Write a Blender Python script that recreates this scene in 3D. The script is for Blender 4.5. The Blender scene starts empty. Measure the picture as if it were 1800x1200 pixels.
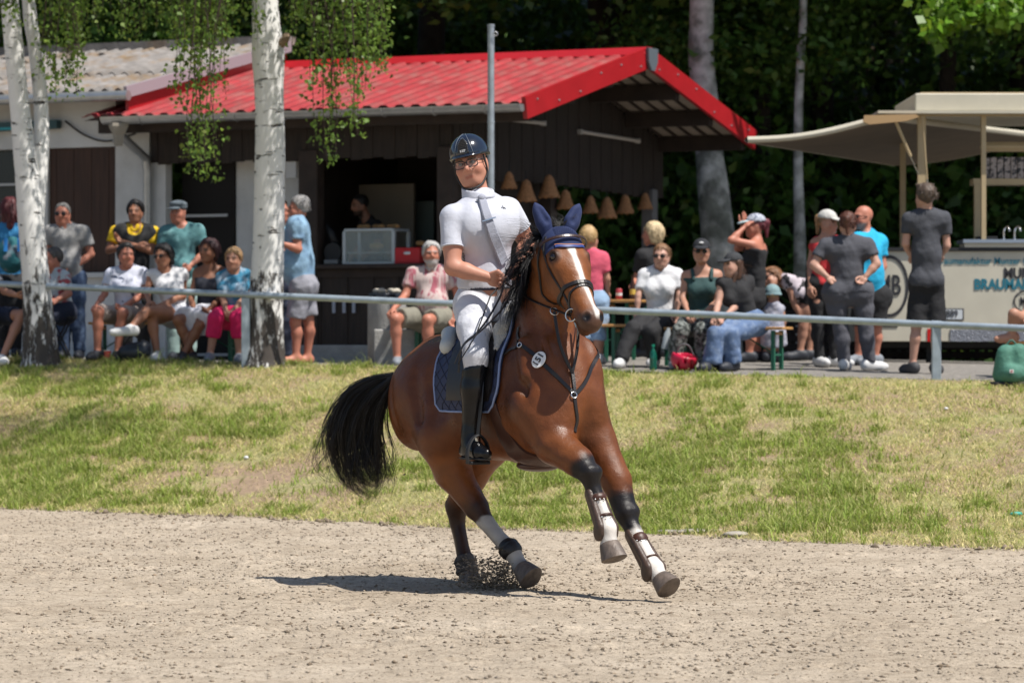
import bpy, math, random
import numpy as np
from mathutils import Vector, Matrix
random.seed(7)
RNG = np.random.default_rng(11)
scene = bpy.context.scene
COL = scene.collection

# ------------------------------------------------------------------ camera, sky, sun, exposure
FOC = 6200.0      # focal length in photograph pixels (photo is 1800 wide)
CAMH = 1.4
cam_d = bpy.data.cameras.new('camera')
cam_d.sensor_width = 36.0
cam_d.lens = FOC / 1800.0 * 36.0
cam_d.clip_start = 0.5
cam_d.clip_end = 3000.0
cam_d.dof.use_dof = True
cam_d.dof.focus_distance = 19.5
cam_d.dof.aperture_fstop = 4.6
cam = bpy.data.objects.new('camera', cam_d)
cam.location = (0, 0, CAMH)
cam.rotation_euler = (math.pi / 2, 0, 0)
COL.objects.link(cam)
scene.camera = cam

SUN = Vector((0.41, -0.25, 0.88)).normalized()      # direction towards the sun
sun_elev = math.asin(SUN.z)
sun_az = math.atan2(SUN.x, SUN.y)
world = bpy.data.worlds.new('World')
scene.world = world
world.use_nodes = True
nt = world.node_tree
bg = nt.nodes['Background']
sky = nt.nodes.new('ShaderNodeTexSky')
sky.sky_type = 'NISHITA'
sky.sun_disc = False
sky.sun_elevation = sun_elev
sky.sun_rotation = sun_az
sky.altitude = 300
sky.air_density = 1.0
sky.dust_density = 1.2
nt.links.new(sky.outputs[0], bg.inputs[0])
bg.inputs[1].default_value = 0.085
sl = bpy.data.lights.new('sun', 'SUN')
sl.energy = 4.6
sl.angle = math.radians(0.5)
sl.color = (1.0, 0.95, 0.88)
so = bpy.data.objects.new('sun', sl)
so.rotation_euler = (-SUN).to_track_quat('-Z', 'Y').to_euler()
so.location = (30, -20, 60)
COL.objects.link(so)
scene.view_settings.view_transform = 'Standard'
scene.view_settings.look = 'None'
scene.view_settings.exposure = 0.46
scene.view_settings.gamma = 1.0
scene.view_settings.use_curve_mapping = False
scene.render.engine = 'CYCLES'
scene.cycles.use_denoising = True
scene.cycles.max_bounces = 8
scene.cycles.transparent_max_bounces = 8
scene.cycles.caustics_reflective = False
scene.cycles.caustics_refractive = False
scene.cycles.sample_clamp_indirect = 6.0

# ------------------------------------------------------------------ helpers
def W(px, py, Y):
    """point at depth Y that the camera sees at photograph pixel (px, py)"""
    return np.array([(px - 900.0) / FOC * Y, Y, CAMH + (600.0 - py) / FOC * Y])

def nrm(v):
    v = np.asarray(v, float)
    return v / (np.linalg.norm(v) + 1e-12)

def lerp(a, b, t):
    return np.asarray(a, float) * (1 - t) + np.asarray(b, float) * t

def srgb(r, g, b):
    f = lambda c: c / 12.92 if c <= 0.04045 else ((c + 0.055) / 1.055) ** 2.4
    return (f(r / 255), f(g / 255), f(b / 255))

MATS = {}
def mat(name, col=(0.5, 0.5, 0.5), rough=0.6, metal=0.0, spec=0.5, var=0.0, vscale=8.0, bump=0.0, bscale=60.0,
        attr=None, col2=None, c2scale=6.0, c2lo=0.45, c2hi=0.6, trans=0.0, sheen=0.0, coat=0.0, alpha=1.0,
        translucent=0.0, stretch=None, aniso=0.0):
    """procedural material: base colour (or a colour attribute), noise variation, noise bump"""
    if name in MATS:
        return MATS[name]
    m = bpy.data.materials.new(name)
    m.use_nodes = True
    t = m.node_tree
    b = t.nodes['Principled BSDF']
    N, L = t.nodes.new, t.links.new
    b.inputs['Roughness'].default_value = rough
    b.inputs['Metallic'].default_value = metal
    b.inputs['Specular IOR Level'].default_value = spec
    b.inputs['Transmission Weight'].default_value = trans
    b.inputs['Sheen Weight'].default_value = sheen
    b.inputs['Coat Weight'].default_value = coat
    b.inputs['Alpha'].default_value = alpha
    tc = N('ShaderNodeTexCoord')
    vec = tc.outputs['Object']
    if stretch:
        mp = N('ShaderNodeMapping')
        mp.inputs['Scale'].default_value = stretch
        L(vec, mp.inputs[0])
        vec = mp.outputs[0]
    src = None
    if attr:
        a = N('ShaderNodeAttribute')
        a.attribute_name = attr
        src = a.outputs['Color']
    def colsock():
        if src is not None:
            return src
        c = N('ShaderNodeRGB')
        c.outputs[0].default_value = (*col, 1)
        return c.outputs[0]
    out = colsock()
    if col2 is not None:
        n = N('ShaderNodeTexNoise')
        n.inputs['Scale'].default_value = c2scale
        n.inputs['Detail'].default_value = 5
        L(vec, n.inputs['Vector'])
        r = N('ShaderNodeMapRange')
        r.inputs[1].default_value = c2lo
        r.inputs[2].default_value = c2hi
        L(n.outputs['Fac'], r.inputs[0])
        x = N('ShaderNodeMix')
        x.data_type = 'RGBA'
        L(r.outputs[0], x.inputs[0])
        L(out, x.inputs[6])
        x.inputs[7].default_value = (*col2, 1)
        out = x.outputs[2]
    if var > 0:
        n = N('ShaderNodeTexNoise')
        n.inputs['Scale'].default_value = vscale
        n.inputs['Detail'].default_value = 6
        L(vec, n.inputs['Vector'])
        r = N('ShaderNodeMapRange')
        r.inputs[1].default_value = 0.3
        r.inputs[2].default_value = 0.7
        r.inputs[3].default_value = 1 - var
        r.inputs[4].default_value = 1 + var
        L(n.outputs['Fac'], r.inputs[0])
        x = N('ShaderNodeVectorMath')
        x.operation = 'SCALE'
        L(out, x.inputs[0])
        L(r.outputs[0], x.inputs['Scale'])
        out = x.outputs[0]
    L(out, b.inputs['Base Color'])
    if bump > 0:
        n = N('ShaderNodeTexNoise')
        n.inputs['Scale'].default_value = bscale
        n.inputs['Detail'].default_value = 4
        L(vec, n.inputs['Vector'])
        bp = N('ShaderNodeBump')
        bp.inputs['Strength'].default_value = bump
        bp.inputs['Distance'].default_value = 0.02
        L(n.outputs['Fac'], bp.inputs['Height'])
        L(bp.outputs[0], b.inputs['Normal'])
    if translucent > 0:
        tr = N('ShaderNodeBsdfTranslucent')
        L(out, tr.inputs[0])
        mx = N('ShaderNodeMixShader')
        mx.inputs[0].default_value = translucent
        L(b.outputs[0], mx.inputs[1])
        L(tr.outputs[0], mx.inputs[2])
        L(mx.outputs[0], t.nodes['Material Output'].inputs[0])
    MATS[name] = m
    return m

m_dark = mat('matte_black', (0.012, 0.012, 0.013), rough=0.6)
m_steel = mat('steel', (0.6, 0.6, 0.6), rough=0.25, metal=1.0)
m_ink = mat('dark_ink', (0.02, 0.02, 0.025), rough=0.6)

BASE = {}          # object name -> world base its mesh coordinates are relative to
def thing(name, label, cat, base, group=None):
    o = bpy.data.objects.new(name, None)
    o.empty_display_size = 0.1
    COL.objects.link(o)
    o.location = tuple(float(x) for x in base)
    o['label'] = label
    o['category'] = cat
    if group:
        o['group'] = group
    BASE[o.name] = np.asarray(base, float)
    return o

def tag(o, label, cat, group=None):
    o['label'] = label
    o['category'] = cat
    if group:
        o['group'] = group
    return o

def mesh_data(name, V, Fc, smooth=False, colors=None, uniform=None):
    V = np.ascontiguousarray(V, dtype=np.float32)
    me = bpy.data.meshes.new(name)
    if isinstance(Fc, np.ndarray) and Fc.ndim == 2:
        n, k = Fc.shape
        me.vertices.add(len(V))
        me.vertices.foreach_set('co', V.ravel())
        me.loops.add(n * k)
        me.loops.foreach_set('vertex_index', np.ascontiguousarray(Fc, dtype=np.int32).ravel())
        me.polygons.add(n)
        me.polygons.foreach_set('loop_start', np.arange(0, n * k, k, dtype=np.int32))
        me.update(calc_edges=True)
    else:
        me.from_pydata([tuple(map(float, v)) for v in V], [], [tuple(int(i) for i in f) for f in Fc])
        me.update()
    if smooth:
        me.polygons.foreach_set('use_smooth', np.ones(len(me.polygons), dtype=bool))
    if colors is not None:
        a = me.attributes.new('Col', 'FLOAT_COLOR', 'POINT')
        c = np.ones((len(V), 4), dtype=np.float32)
        c[:, :3] = colors
        a.data.foreach_set('color', c.ravel())
    return me

def mk(name, V, Fc, m, parent=None, smooth=False, colors=None, base=None, kind=None):
    """one mesh object from world coordinates; parented parts share their thing's base"""
    V = np.asarray(V, float)
    if parent is not None:
        off = BASE[parent.name]
    else:
        off = np.asarray(base if base is not None else (V[:, 0].mean(), V[:, 1].mean(), V[:, 2].min()), float)
    me = mesh_data(name, V - off, Fc, smooth, colors)
    o = bpy.data.objects.new(name, me)
    COL.objects.link(o)
    if parent is not None:
        o.parent = parent
    else:
        o.location = tuple(off)
    BASE[o.name] = off
    if m is not None:
        me.materials.append(m)
    if kind:
        o['kind'] = kind
    return o

class G:
    """collects simple shapes into one mesh (world coordinates)"""
    def __init__(s):
        s.V = []; s.F = []
    def add(s, V, Fc):
        n = len(s.V)
        s.V.extend([tuple(map(float, v)) for v in V])
        s.F.extend([tuple(int(i) + n for i in f) for f in Fc])
        return s
    def box(s, c, half, R=None, bev=0.0):
        c = np.asarray(c, float); h = np.asarray(half, float)
        R = np.eye(3) if R is None else np.asarray(R, float)
        if bev <= 0:
            P = np.array([[x, y, z] for x in (-1, 1) for y in (-1, 1) for z in (-1, 1)], float) * h
            Fc = [(0, 1, 3, 2), (4, 6, 7, 5), (0, 4, 5, 1), (2, 3, 7, 6), (0, 2, 6, 4), (1, 5, 7, 3)]
            return s.add(P @ R.T + c, Fc)
        b = min(bev, h.min() * 0.9)
        P = []; idx = {}
        for sx in (-1, 1):
            for sy in (-1, 1):
                for sz in (-1, 1):
                    for k in range(3):
                        q = np.array([sx, sy, sz], float) * (h - b)
                        q[k] += (sx, sy, sz)[k] * b
                        idx[(sx, sy, sz, k)] = len(P); P.append(q)
        Fc = []
        for k in range(3):
            u, v = [(1, 2), (0, 2), (0, 1)][k]
            for sg in (-1, 1):
                lo = []
                for (a, c2) in ((-1, -1), (1, -1), (1, 1), (-1, 1)):
                    t = [0, 0, 0]; t[k] = sg; t[u] = a; t[v] = c2
                    lo.append(idx[(*t, k)])
                if (sg > 0) == (k == 1): lo = lo[::-1]
                Fc.append(lo)
        for k in range(3):
            u, v = [(1, 2), (0, 2), (0, 1)][k]
            for a in (-1, 1):
                for c2 in (-1, 1):
                    t0 = [0, 0, 0]; t0[k] = -1; t0[u] = a; t0[v] = c2
                    t1 = list(t0); t1[k] = 1
                    Fc.append([idx[(*t0, u)], idx[(*t1, u)], idx[(*t1, v)], idx[(*t0, v)]])
        for sx in (-1, 1):
            for sy in (-1, 1):
                for sz in (-1, 1):
                    Fc.append([idx[(sx, sy, sz, k)] for k in range(3)])
        return s.add(np.array(P) @ R.T + c, Fc)
    def beam(s, a, b, w, h, up=(0, 0, 1), bev=0.0):
        a = np.asarray(a, float); b = np.asarray(b, float)
        d = b - a; L = np.linalg.norm(d); x = d / L
        y = nrm(np.cross(up, x)); z = np.cross(x, y)
        return s.box((a + b) / 2, (L / 2, w / 2, h / 2), np.stack([x, y, z], 1), bev)
    def tube(s, pts, r, n=10, caps=True, flat=None):
        pts = np.asarray(pts, float); m = len(pts)
        r = np.broadcast_to(np.asarray(r, float), (m,))
        T = np.gradient(pts, axis=0); T /= np.linalg.norm(T, axis=1)[:, None] + 1e-12
        up = np.array([0, 0, 1.0]) if abs(T[0][2]) < 0.9 else np.array([1.0, 0, 0])
        u = nrm(np.cross(up, T[0])); V = []
        for i in range(m):
            u = nrm(u - T[i] * np.dot(u, T[i])); v = np.cross(T[i], u)
            for j in range(n):
                a = 2 * math.pi * j / n
                V.append(pts[i] + r[i] * (math.cos(a) * u + math.sin(a) * v))
        Fc = [(i * n + j, i * n + (j + 1) % n, (i + 1) * n + (j + 1) % n, (i + 1) * n + j) for i in range(m - 1) for j in range(n)]
        if caps:
            Fc.append(tuple(range(n))[::-1]); Fc.append(tuple((m - 1) * n + j for j in range(n)))
        return s.add(V, Fc)
    def lathe(s, c, prof, n=16, R=None, caps=True):
        R = np.eye(3) if R is None else R
        V = []; m = len(prof)
        for (r, z) in prof:
            for j in range(n):
                a = 2 * math.pi * j / n
                V.append(R @ np.array([r * math.cos(a), r * math.sin(a), z]) + c)
        Fc = [(i * n + j, i * n + (j + 1) % n, (i + 1) * n + (j + 1) % n, (i + 1) * n + j) for i in range(m - 1) for j in range(n)]
        if caps:
            Fc.append(tuple(range(n))[::-1]); Fc.append(tuple((m - 1) * n + j for j in range(n)))
        return s.add(V, Fc)
    def prism(s, poly, d):
        """polygon (world points) extruded by vector d"""
        poly = np.asarray(poly, float); n = len(poly); d = np.asarray(d, float)
        V = np.concatenate([poly, poly + d])
        Fc = [tuple(range(n))[::-1], tuple(range(n, 2 * n))] + [(i, (i + 1) % n, n + (i + 1) % n, n + i) for i in range(n)]
        return s.add(V, Fc)
    def torus(s, c, R, r, axis=(0, 0, 1), n=20, k=8, sx=1.0, xdir=None):
        ax = nrm(axis); u = nrm(np.cross(ax, (0.3, 0.5, 0.81) if xdir is None else ax * 0 + np.cross(xdir, ax)) ); v = np.cross(ax, u)
        V = []
        for i in range(n):
            a = 2 * math.pi * i / n; e = math.cos(a) * u * sx + math.sin(a) * v
            for j in range(k):
                b = 2 * math.pi * j / k
                V.append(np.asarray(c) + e * R + nrm(e) * r * math.cos(b) + ax * r * math.sin(b))
        Fc = [(i * k + j, i * k + (j + 1) % k, ((i + 1) % n) * k + (j + 1) % k, ((i + 1) % n) * k + j) for i in range(n) for j in range(k)]
        return s.add(V, Fc)
    def build(s, name, m, parent=None, smooth=False, **kw):
        return mk(name, np.array(s.V), s.F, m, parent, smooth, **kw)

def autosmooth(o, deg=40):
    me = o.data
    me.polygons.foreach_set('use_smooth', np.ones(len(me.polygons), dtype=bool))
    me.update()
    try:
        me.set_sharp_from_angle(angle=math.radians(deg))
    except Exception:
        pass
    return o

def copy_tree(o, loc=None, rotz=None, label=None, scale=None, parent=None):
    c = o.copy()
    COL.objects.link(c)
    if parent is not None:
        c.parent = parent
    if loc is not None:
        c.location = tuple(float(x) for x in loc)
    if rotz is not None:
        c.rotation_euler = (0, 0, rotz)
    if scale is not None:
        c.scale = scale
    if label:
        c['label'] = label
    for ch in list(o.children):
        copy_tree(ch, parent=c)
    return c

# ------------------------------------------------------------------ implicit bodies
_wr = np.random.default_rng(5)
_WK = _wr.normal(size=(24, 3)); _WK /= np.linalg.norm(_WK, axis=1)[:, None]
_WP = _wr.uniform(0, 6.28, 24)
def wnoise(P, freq, n=6, o=0):
    """cheap smooth noise in [-1,1] from summed waves"""
    out = np.zeros(len(P), dtype=np.float32)
    for i in range(n):
        k = (i + o) % 24
        out += np.sin((P @ (_WK[k] * freq * (0.6 + 0.9 * ((k * 37) % 11) / 11))) + _WP[k] + 1.7 * np.sin(P @ (_WK[(k + 7) % 24] * freq * 0.55)))
    return out / n

class Sdf:
    def __init__(s):
        s.p = []
    def cone(s, a, b, ra, rb, k=0.03, cuts=(), n=None, f=1.0, sub=False):
        s.p.append(dict(t='c', a=np.asarray(a, float), b=np.asarray(b, float), ra=ra, rb=rb, k=k, cuts=list(cuts),
                        n=None if n is None else nrm(n), f=f, sub=sub))
        return s
    def ball(s, c, r, k=0.03, sub=False, cuts=()):
        return s.cone(c, c, r, r, k, cuts, sub=sub)
    def ell(s, c, radii, R=None, k=0.03, sub=False, cuts=()):
        s.p.append(dict(t='e', c=np.asarray(c, float), r=np.asarray(radii, float), R=np.eye(3) if R is None else np.asarray(R, float),
                        k=k, cuts=list(cuts), sub=sub))
        return s
    def chain(s, pts, rad, k=0.02, **kw):
        for i in range(len(pts) - 1):
            s.cone(pts[i], pts[i + 1], rad[i], rad[i + 1], k, **kw)
        return s
    @staticmethod
    def dist(q, P):
        if q['t'] == 'c':
            a, b = q['a'].astype(np.float32), q['b'].astype(np.float32)
            d = P - a
            ab = b - a
            if q['n'] is not None and q['f'] != 1.0:
                n = q['n'].astype(np.float32)
                d = d + (q['f'] - 1) * (d @ n)[:, None] * n
                ab = ab + (q['f'] - 1) * float(ab @ n) * n
            L2 = float(ab @ ab)
            if L2 < 1e-9:
                r = np.sqrt((d * d).sum(1)) - q['ra']
            else:
                t = np.clip((d @ ab) / L2, 0, 1)
                e = d - t[:, None] * ab
                r = np.sqrt((e * e).sum(1)) - (q['ra'] + (q['rb'] - q['ra']) * t)
        else:
            e = (P - q['c'].astype(np.float32)) @ q['R'].astype(np.float32)
            u = e / q['r'].astype(np.float32)
            k0 = np.sqrt((u * u).sum(1))
            k1 = np.sqrt(((u / q['r'].astype(np.float32)) ** 2).sum(1)) + 1e-9
            r = k0 * (k0 - 1) / k1
        for (cp, cn) in q['cuts']:
            cn = nrm(cn)
            r = np.maximum(r, (P - np.asarray(cp, np.float32)) @ cn.astype(np.float32))
        return r
    @staticmethod
    def bbox(q):
        if q['t'] == 'c':
            m = max(q['ra'], q['rb'])
            return np.minimum(q['a'], q['b']) - m, np.maximum(q['a'], q['b']) + m
        e = np.sqrt(((q['R'] * q['r']) ** 2).sum(1))
        return q['c'] - e, q['c'] + e
    @staticmethod
    def comb(q, D, d):
        k = q['k']
        if q['sub']:
            h = np.clip(0.5 - 0.5 * (D + d) / k, 0, 1)
            return D * (1 - h) - d * h + k * h * (1 - h)
        h = np.clip(0.5 + 0.5 * (d - D) / k, 0, 1)
        return d * (1 - h) + D * h - k * h * (1 - h)
    def at(s, P):
        P = np.asarray(P, np.float32)
        D = np.full(len(P), 9.0, np.float32)
        for q in s.p:
            D = s.comb(q, D, s.dist(q, P))
        return D
    def grad(s, P, e=0.004):
        P = np.asarray(P, np.float32)
        g = np.stack([s.at(P + np.eye(3, dtype=np.float32)[i] * e) - s.at(P - np.eye(3, dtype=np.float32)[i] * e) for i in range(3)], 1)
        return g / (np.linalg.norm(g, axis=1)[:, None] + 1e-9)
    def project(s, P, off=0.0, it=6):
        P = np.asarray(P, np.float32).copy()
        for _ in range(it):
            P -= s.grad(P) * (s.at(P) - off)[:, None] * 0.9
        return P
    def surface(s, h, noise=None, smooth=2):
        adds = [q for q in s.p if not q['sub']]
        bb = [s.bbox(q) for q in adds]
        lo = np.min([b[0] for b in bb], 0) - 3 * h
        hi = np.max([b[1] for b in bb], 0) + 3 * h
        n = np.ceil((hi - lo) / h).astype(int) + 1
        D = np.full(n, 9.0, np.float32)
        ax = [(lo[i] + h * np.arange(n[i])).astype(np.float32) for i in range(3)]
        for q in s.p:
            b0, b1 = s.bbox(q)
            mgn = q['k'] + 2.5 * h
            i0 = np.clip(np.floor((b0 - mgn - lo) / h).astype(int), 0, n - 1)
            i1 = np.clip(np.ceil((b1 + mgn - lo) / h).astype(int) + 1, 1, n)
            sl = tuple(slice(i0[i], i1[i]) for i in range(3))
            X, Y, Z = np.meshgrid(ax[0][sl[0]], ax[1][sl[1]], ax[2][sl[2]], indexing='ij')
            P = np.stack([X.ravel(), Y.ravel(), Z.ravel()], 1)
            d = s.dist(q, P).reshape(X.shape)
            D[sl] = s.comb(q, D[sl], d)
        if noise is not None:
            near = np.argwhere(np.abs(D) < 4 * h)
            if len(near):
                P = (lo + near * h).astype(np.float32)
                D[tuple(near.T)] += noise(P)
        return nets(D, lo, h, smooth)

def nets(D, lo, h, smooth=2):
    ins = D < 0
    c = np.zeros(np.array(D.shape) - 1, np.int8)
    for dx in (0, 1):
        for dy in (0, 1):
            for dz in (0, 1):
                c += ins[dx:D.shape[0] - 1 + dx, dy:D.shape[1] - 1 + dy, dz:D.shape[2] - 1 + dz]
    act = (c > 0) & (c < 8)
    I = np.argwhere(act)
    idx = np.full(act.shape, -1, np.int32)
    idx[tuple(I.T)] = np.arange(len(I))
    S = np.zeros((len(I), 3)); K = np.zeros(len(I))
    cor = [(x, y, z) for x in (0, 1) for y in (0, 1) for z in (0, 1)]
    val = {o: D[I[:, 0] + o[0], I[:, 1] + o[1], I[:, 2] + o[2]] for o in cor}
    for o in cor:
        for axx in range(3):
            if o[axx] == 0:
                o2 = list(o); o2[axx] = 1; o2 = tuple(o2)
                a, b = val[o], val[o2]
                m = (a < 0) != (b < 0)
                t = a[m] / (a[m] - b[m])
                p = np.tile(np.array(o, float), (int(m.sum()), 1)); p[:, axx] += t
                S[m] += p; K[m] += 1
    V = lo + h * (I + S / K[:, None])
    quads = []
    for axx in range(3):
        u, v = [(1, 2), (2, 0), (0, 1)][axx]
        sl0 = [slice(None)] * 3; sl1 = [slice(None)] * 3
        sl0[axx] = slice(0, -1); sl1[axx] = slice(1, None)
        ch = ins[tuple(sl0)] != ins[tuple(sl1)]
        E = np.argwhere(ch)
        ok = (E[:, u] > 0) & (E[:, v] > 0) & (E[:, u] < D.shape[u] - 1) & (E[:, v] < D.shape[v] - 1)
        E = E[ok]
        q = []
        for (du, dv) in ((-1, -1), (0, -1), (0, 0), (-1, 0)):
            Q = E.copy(); Q[:, u] += du; Q[:, v] += dv
            q.append(idx[tuple(Q.T)])
        q = np.stack(q, 1)
        flip = ~ins[tuple(sl0)][tuple(E.T)]
        q[flip] = q[flip][:, ::-1]
        quads.append(q)
    Q = np.concatenate(quads)
    Q = Q[(Q >= 0).all(1)]
    for _ in range(smooth):
        A = np.zeros_like(V); n = np.zeros(len(V))
        for i in range(4):
            a, b = Q[:, i], Q[:, (i + 1) % 4]
            np.add.at(A, a, V[b]); np.add.at(n, a, 1)
            np.add.at(A, b, V[a]); np.add.at(n, b, 1)
        V = V * 0.5 + 0.5 * A / np.maximum(n, 1)[:, None]
    return V, Q.astype(np.int32)

def resample(pts, n, closed=False):
    """smooth curve through the points (Catmull-Rom), n samples"""
    P = np.asarray(pts, float)
    m = len(P)
    out = []
    segs = m if closed else m - 1
    for t in np.linspace(0, segs, n, endpoint=not closed):
        i = min(int(t), segs - 1); f = t - i
        g = (lambda j: P[j % m]) if closed else (lambda j: P[min(max(j, 0), m - 1)])
        p0, p1, p2, p3 = g(i - 1), g(i), g(i + 1), g(i + 2)
        out.append(0.5 * (2 * p1 + (p2 - p0) * f + (2 * p0 - 5 * p1 + 4 * p2 - p3) * f * f + (3 * p1 - p0 - 3 * p2 + p3) * f ** 3))
    return np.array(out)

def ribbon(pts, nor, width, thick=0.004, closed=False):
    """flat strap: pts (m,3), outward normals (m,3)"""
    P = np.asarray(pts, float); Nn = np.asarray(nor, float); m = len(P)
    w = np.broadcast_to(np.asarray(width, float), (m,))
    T = np.gradient(P, axis=0)
    if closed:
        T = np.roll(P, -1, 0) - np.roll(P, 1, 0)
    T /= np.linalg.norm(T, axis=1)[:, None] + 1e-9
    B = np.cross(Nn, T); B /= np.linalg.norm(B, axis=1)[:, None] + 1e-9
    V = []
    for i in range(m):
        for (a, b) in ((-1, 0), (-0.8, 1), (0.8, 1), (1, 0)):
            V.append(P[i] + B[i] * a * w[i] / 2 + Nn[i] * b * thick)
    Fc = []
    R = range(m) if closed else range(m - 1)
    for i in R:
        j = (i + 1) % m
        for k in range(4):
            Fc.append((i * 4 + k, j * 4 + k, j * 4 + (k + 1) % 4, i * 4 + (k + 1) % 4))
    if not closed:
        Fc.append((0, 1, 2, 3)); Fc.append(tuple((m - 1) * 4 + k for k in (3, 2, 1, 0)))
    return np.array(V), Fc

def smooth01(x, a, b):
    t = np.clip((x - a) / (b - a), 0, 1)
    return t * t * (3 - 2 * t)

def text_mesh(body, size, c, right, up, m, name, parent, depth=0.0015, bold=0.0, xs=1.0, align='CENTER'):
    cu = bpy.data.curves.new('lettering', 'FONT')
    cu.body = body; cu.size = size; cu.align_x = align; cu.align_y = 'CENTER'; cu.extrude = depth; cu.offset = bold
    cu.resolution_u = 3
    o = bpy.data.objects.new('lettering', cu)
    COL.objects.link(o)
    dg = bpy.context.evaluated_depsgraph_get()
    me = o.evaluated_get(dg).to_mesh()
    n = len(me.vertices)
    V = np.zeros(n * 3, np.float32); me.vertices.foreach_get('co', V); V = V.reshape(-1, 3)
    Fc = [tuple(p.vertices) for p in me.polygons]
    o.evaluated_get(dg).to_mesh_clear()
    bpy.data.objects.remove(o); bpy.data.curves.remove(cu)
    right = nrm(right); up = nrm(up); nr = np.cross(right, up)
    Wd = np.asarray(c) + V[:, :1] * xs * right + V[:, 1:2] * up + V[:, 2:3] * nr
    return mk(name, Wd, Fc, m, parent)
# ------------------------------------------------------------------ terrain
def Yt_(X):
    return np.clip(34.1 - 0.4 * np.asarray(X, float), 26.0, 40.0)
def Yb_(X):
    X = np.asarray(X, float)
    y = 26.5 - 0.79 * X + 0.12 * np.sin(X * 2.1) + 0.08 * np.sin(X * 5.3 + 1)
    return np.clip(np.minimum(y, Yt_(X) - 4.0), 14.0, 36.0)
def B_(X):
    return np.clip(1.12 - 0.02 * np.asarray(X, float), 0.9, 1.35)
def vnoise2(X, Y, f, seed=0):
    P = np.stack([np.ravel(X), np.ravel(Y), np.full(np.size(X), seed * 3.7)], 1)
    return wnoise(P, f, 6, seed % 13).reshape(np.shape(X))
def gz(X, Y):
    """ground height: arena 0, grass bank, terrace, wooded slope"""
    X = np.asarray(X, float); Y = np.asarray(Y, float)
    t = np.clip((Y - Yb_(X)) / (Yt_(X) - Yb_(X)), 0, 1)
    rise = 0.55 * t + 0.45 * (t * t * (3 - 2 * t))
    z = B_(X) * rise + 0.035 * np.sin(math.pi * t) * (vnoise2(X, Y, 1.6, 2) + 0.5 * vnoise2(X, Y, 5, 5))
    hill = np.clip(Y - 47.0, 0, 40) * 0.46
    terr = 0.036 * np.clip(X / 2 + 0.5, 0, 1) * np.clip(Y - Yt_(X), 0, 4)
    return z + hill + terr

def sheet(name, xs, ylo, yhi, ts, m, dz=0.0, disp=None):
    X = np.repeat(xs[:, None], len(ts), 1)
    a = ylo(xs)[:, None]; b = yhi(xs)[:, None]
    Y = a + (b - a) * ts[None, :]
    Z = gz(X, Y) + dz
    if disp is not None:
        Z = Z + disp(X, Y)
    V = np.stack([X.ravel(), Y.ravel(), Z.ravel()], 1)
    nx, ny = X.shape
    i = np.arange(nx - 1)[:, None] * ny + np.arange(ny - 1)[None, :]
    Q = np.stack([i, i + ny, i + ny + 1, i + 1], -1).reshape(-1, 4).astype(np.int32)
    return mk(name, V, Q, m, smooth=True, base=(0, 0, 0), kind='structure')

xs_fine = np.concatenate([np.linspace(-90, -5.2, 24)[:-1], np.linspace(-5.2, 5.2, 470), np.linspace(5.2, 90, 24)[1:]])
def ts_for_arena():
    return np.concatenate([np.linspace(0, 0.68, 12)[:-1], np.linspace(0.68, 1.0, 480)])
_pr = np.random.default_rng(31)
PRINTS = []
for _ in range(34):            # tracks of hoof prints running mostly across the picture
    y0 = 14.5 + 13 * _pr.uniform() ** 1.1; x0 = _pr.uniform(-3.5, 3.5); a0 = _pr.normal() * 0.25; st = 0.75 + 0.5 * _pr.uniform()
    for k in range(9):
        PRINTS.append((x0 + (k - 4) * st * math.cos(a0) + _pr.normal() * 0.07, y0 + (k - 4) * st * math.sin(a0) + _pr.normal() * 0.10, _pr.uniform(0.05, 0.08), _pr.uniform(0.010, 0.024)))
PRINTS = np.array(PRINTS)
def prints(X, Y):
    shp = X.shape; x = X.ravel(); y = Y.ravel(); d = np.zeros(len(x)); near = np.where((np.abs(x) < 5.4) & (y > 13.5))[0]
    xn, yn = x[near], y[near]; dn = np.zeros(len(near)); o = np.argsort(yn); ys = yn[o]
    for (px_, py_, r, h) in PRINTS:
        i0, i1 = np.searchsorted(ys, [py_ - 3 * r, py_ + 3 * r]); ii = o[i0:i1]; q = ((xn[ii] - px_) ** 2 + (yn[ii] - py_) ** 2) / (r * r)
        dn[ii] += -h * np.exp(-q) + 0.75 * h * np.exp(-((np.sqrt(q) - 1.5) / 0.4) ** 2)
    d[near] = dn
    return d.reshape(shp)
def sand_disp(X, Y):
    f = ((np.abs(X) < 7) & (Y > 12)).astype(float)
    edge = np.clip((Yb_(X) - Y) / 0.3, 0, 1)
    d = 0.014 * vnoise2(X, Y, 4, 1) + 0.012 * vnoise2(X * 1.3, Y * 0.7, 13, 4) + 0.009 * np.maximum(0, vnoise2(X, Y, 34, 7)) - 0.010 * np.maximum(0, vnoise2(X, Y, 22, 9) - 0.45)
    d = d + 0.006 * vnoise2(X * 0.18, Y, 11, 12) + prints(np.asarray(X, float), np.asarray(Y, float))
    return d * f * edge
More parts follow.
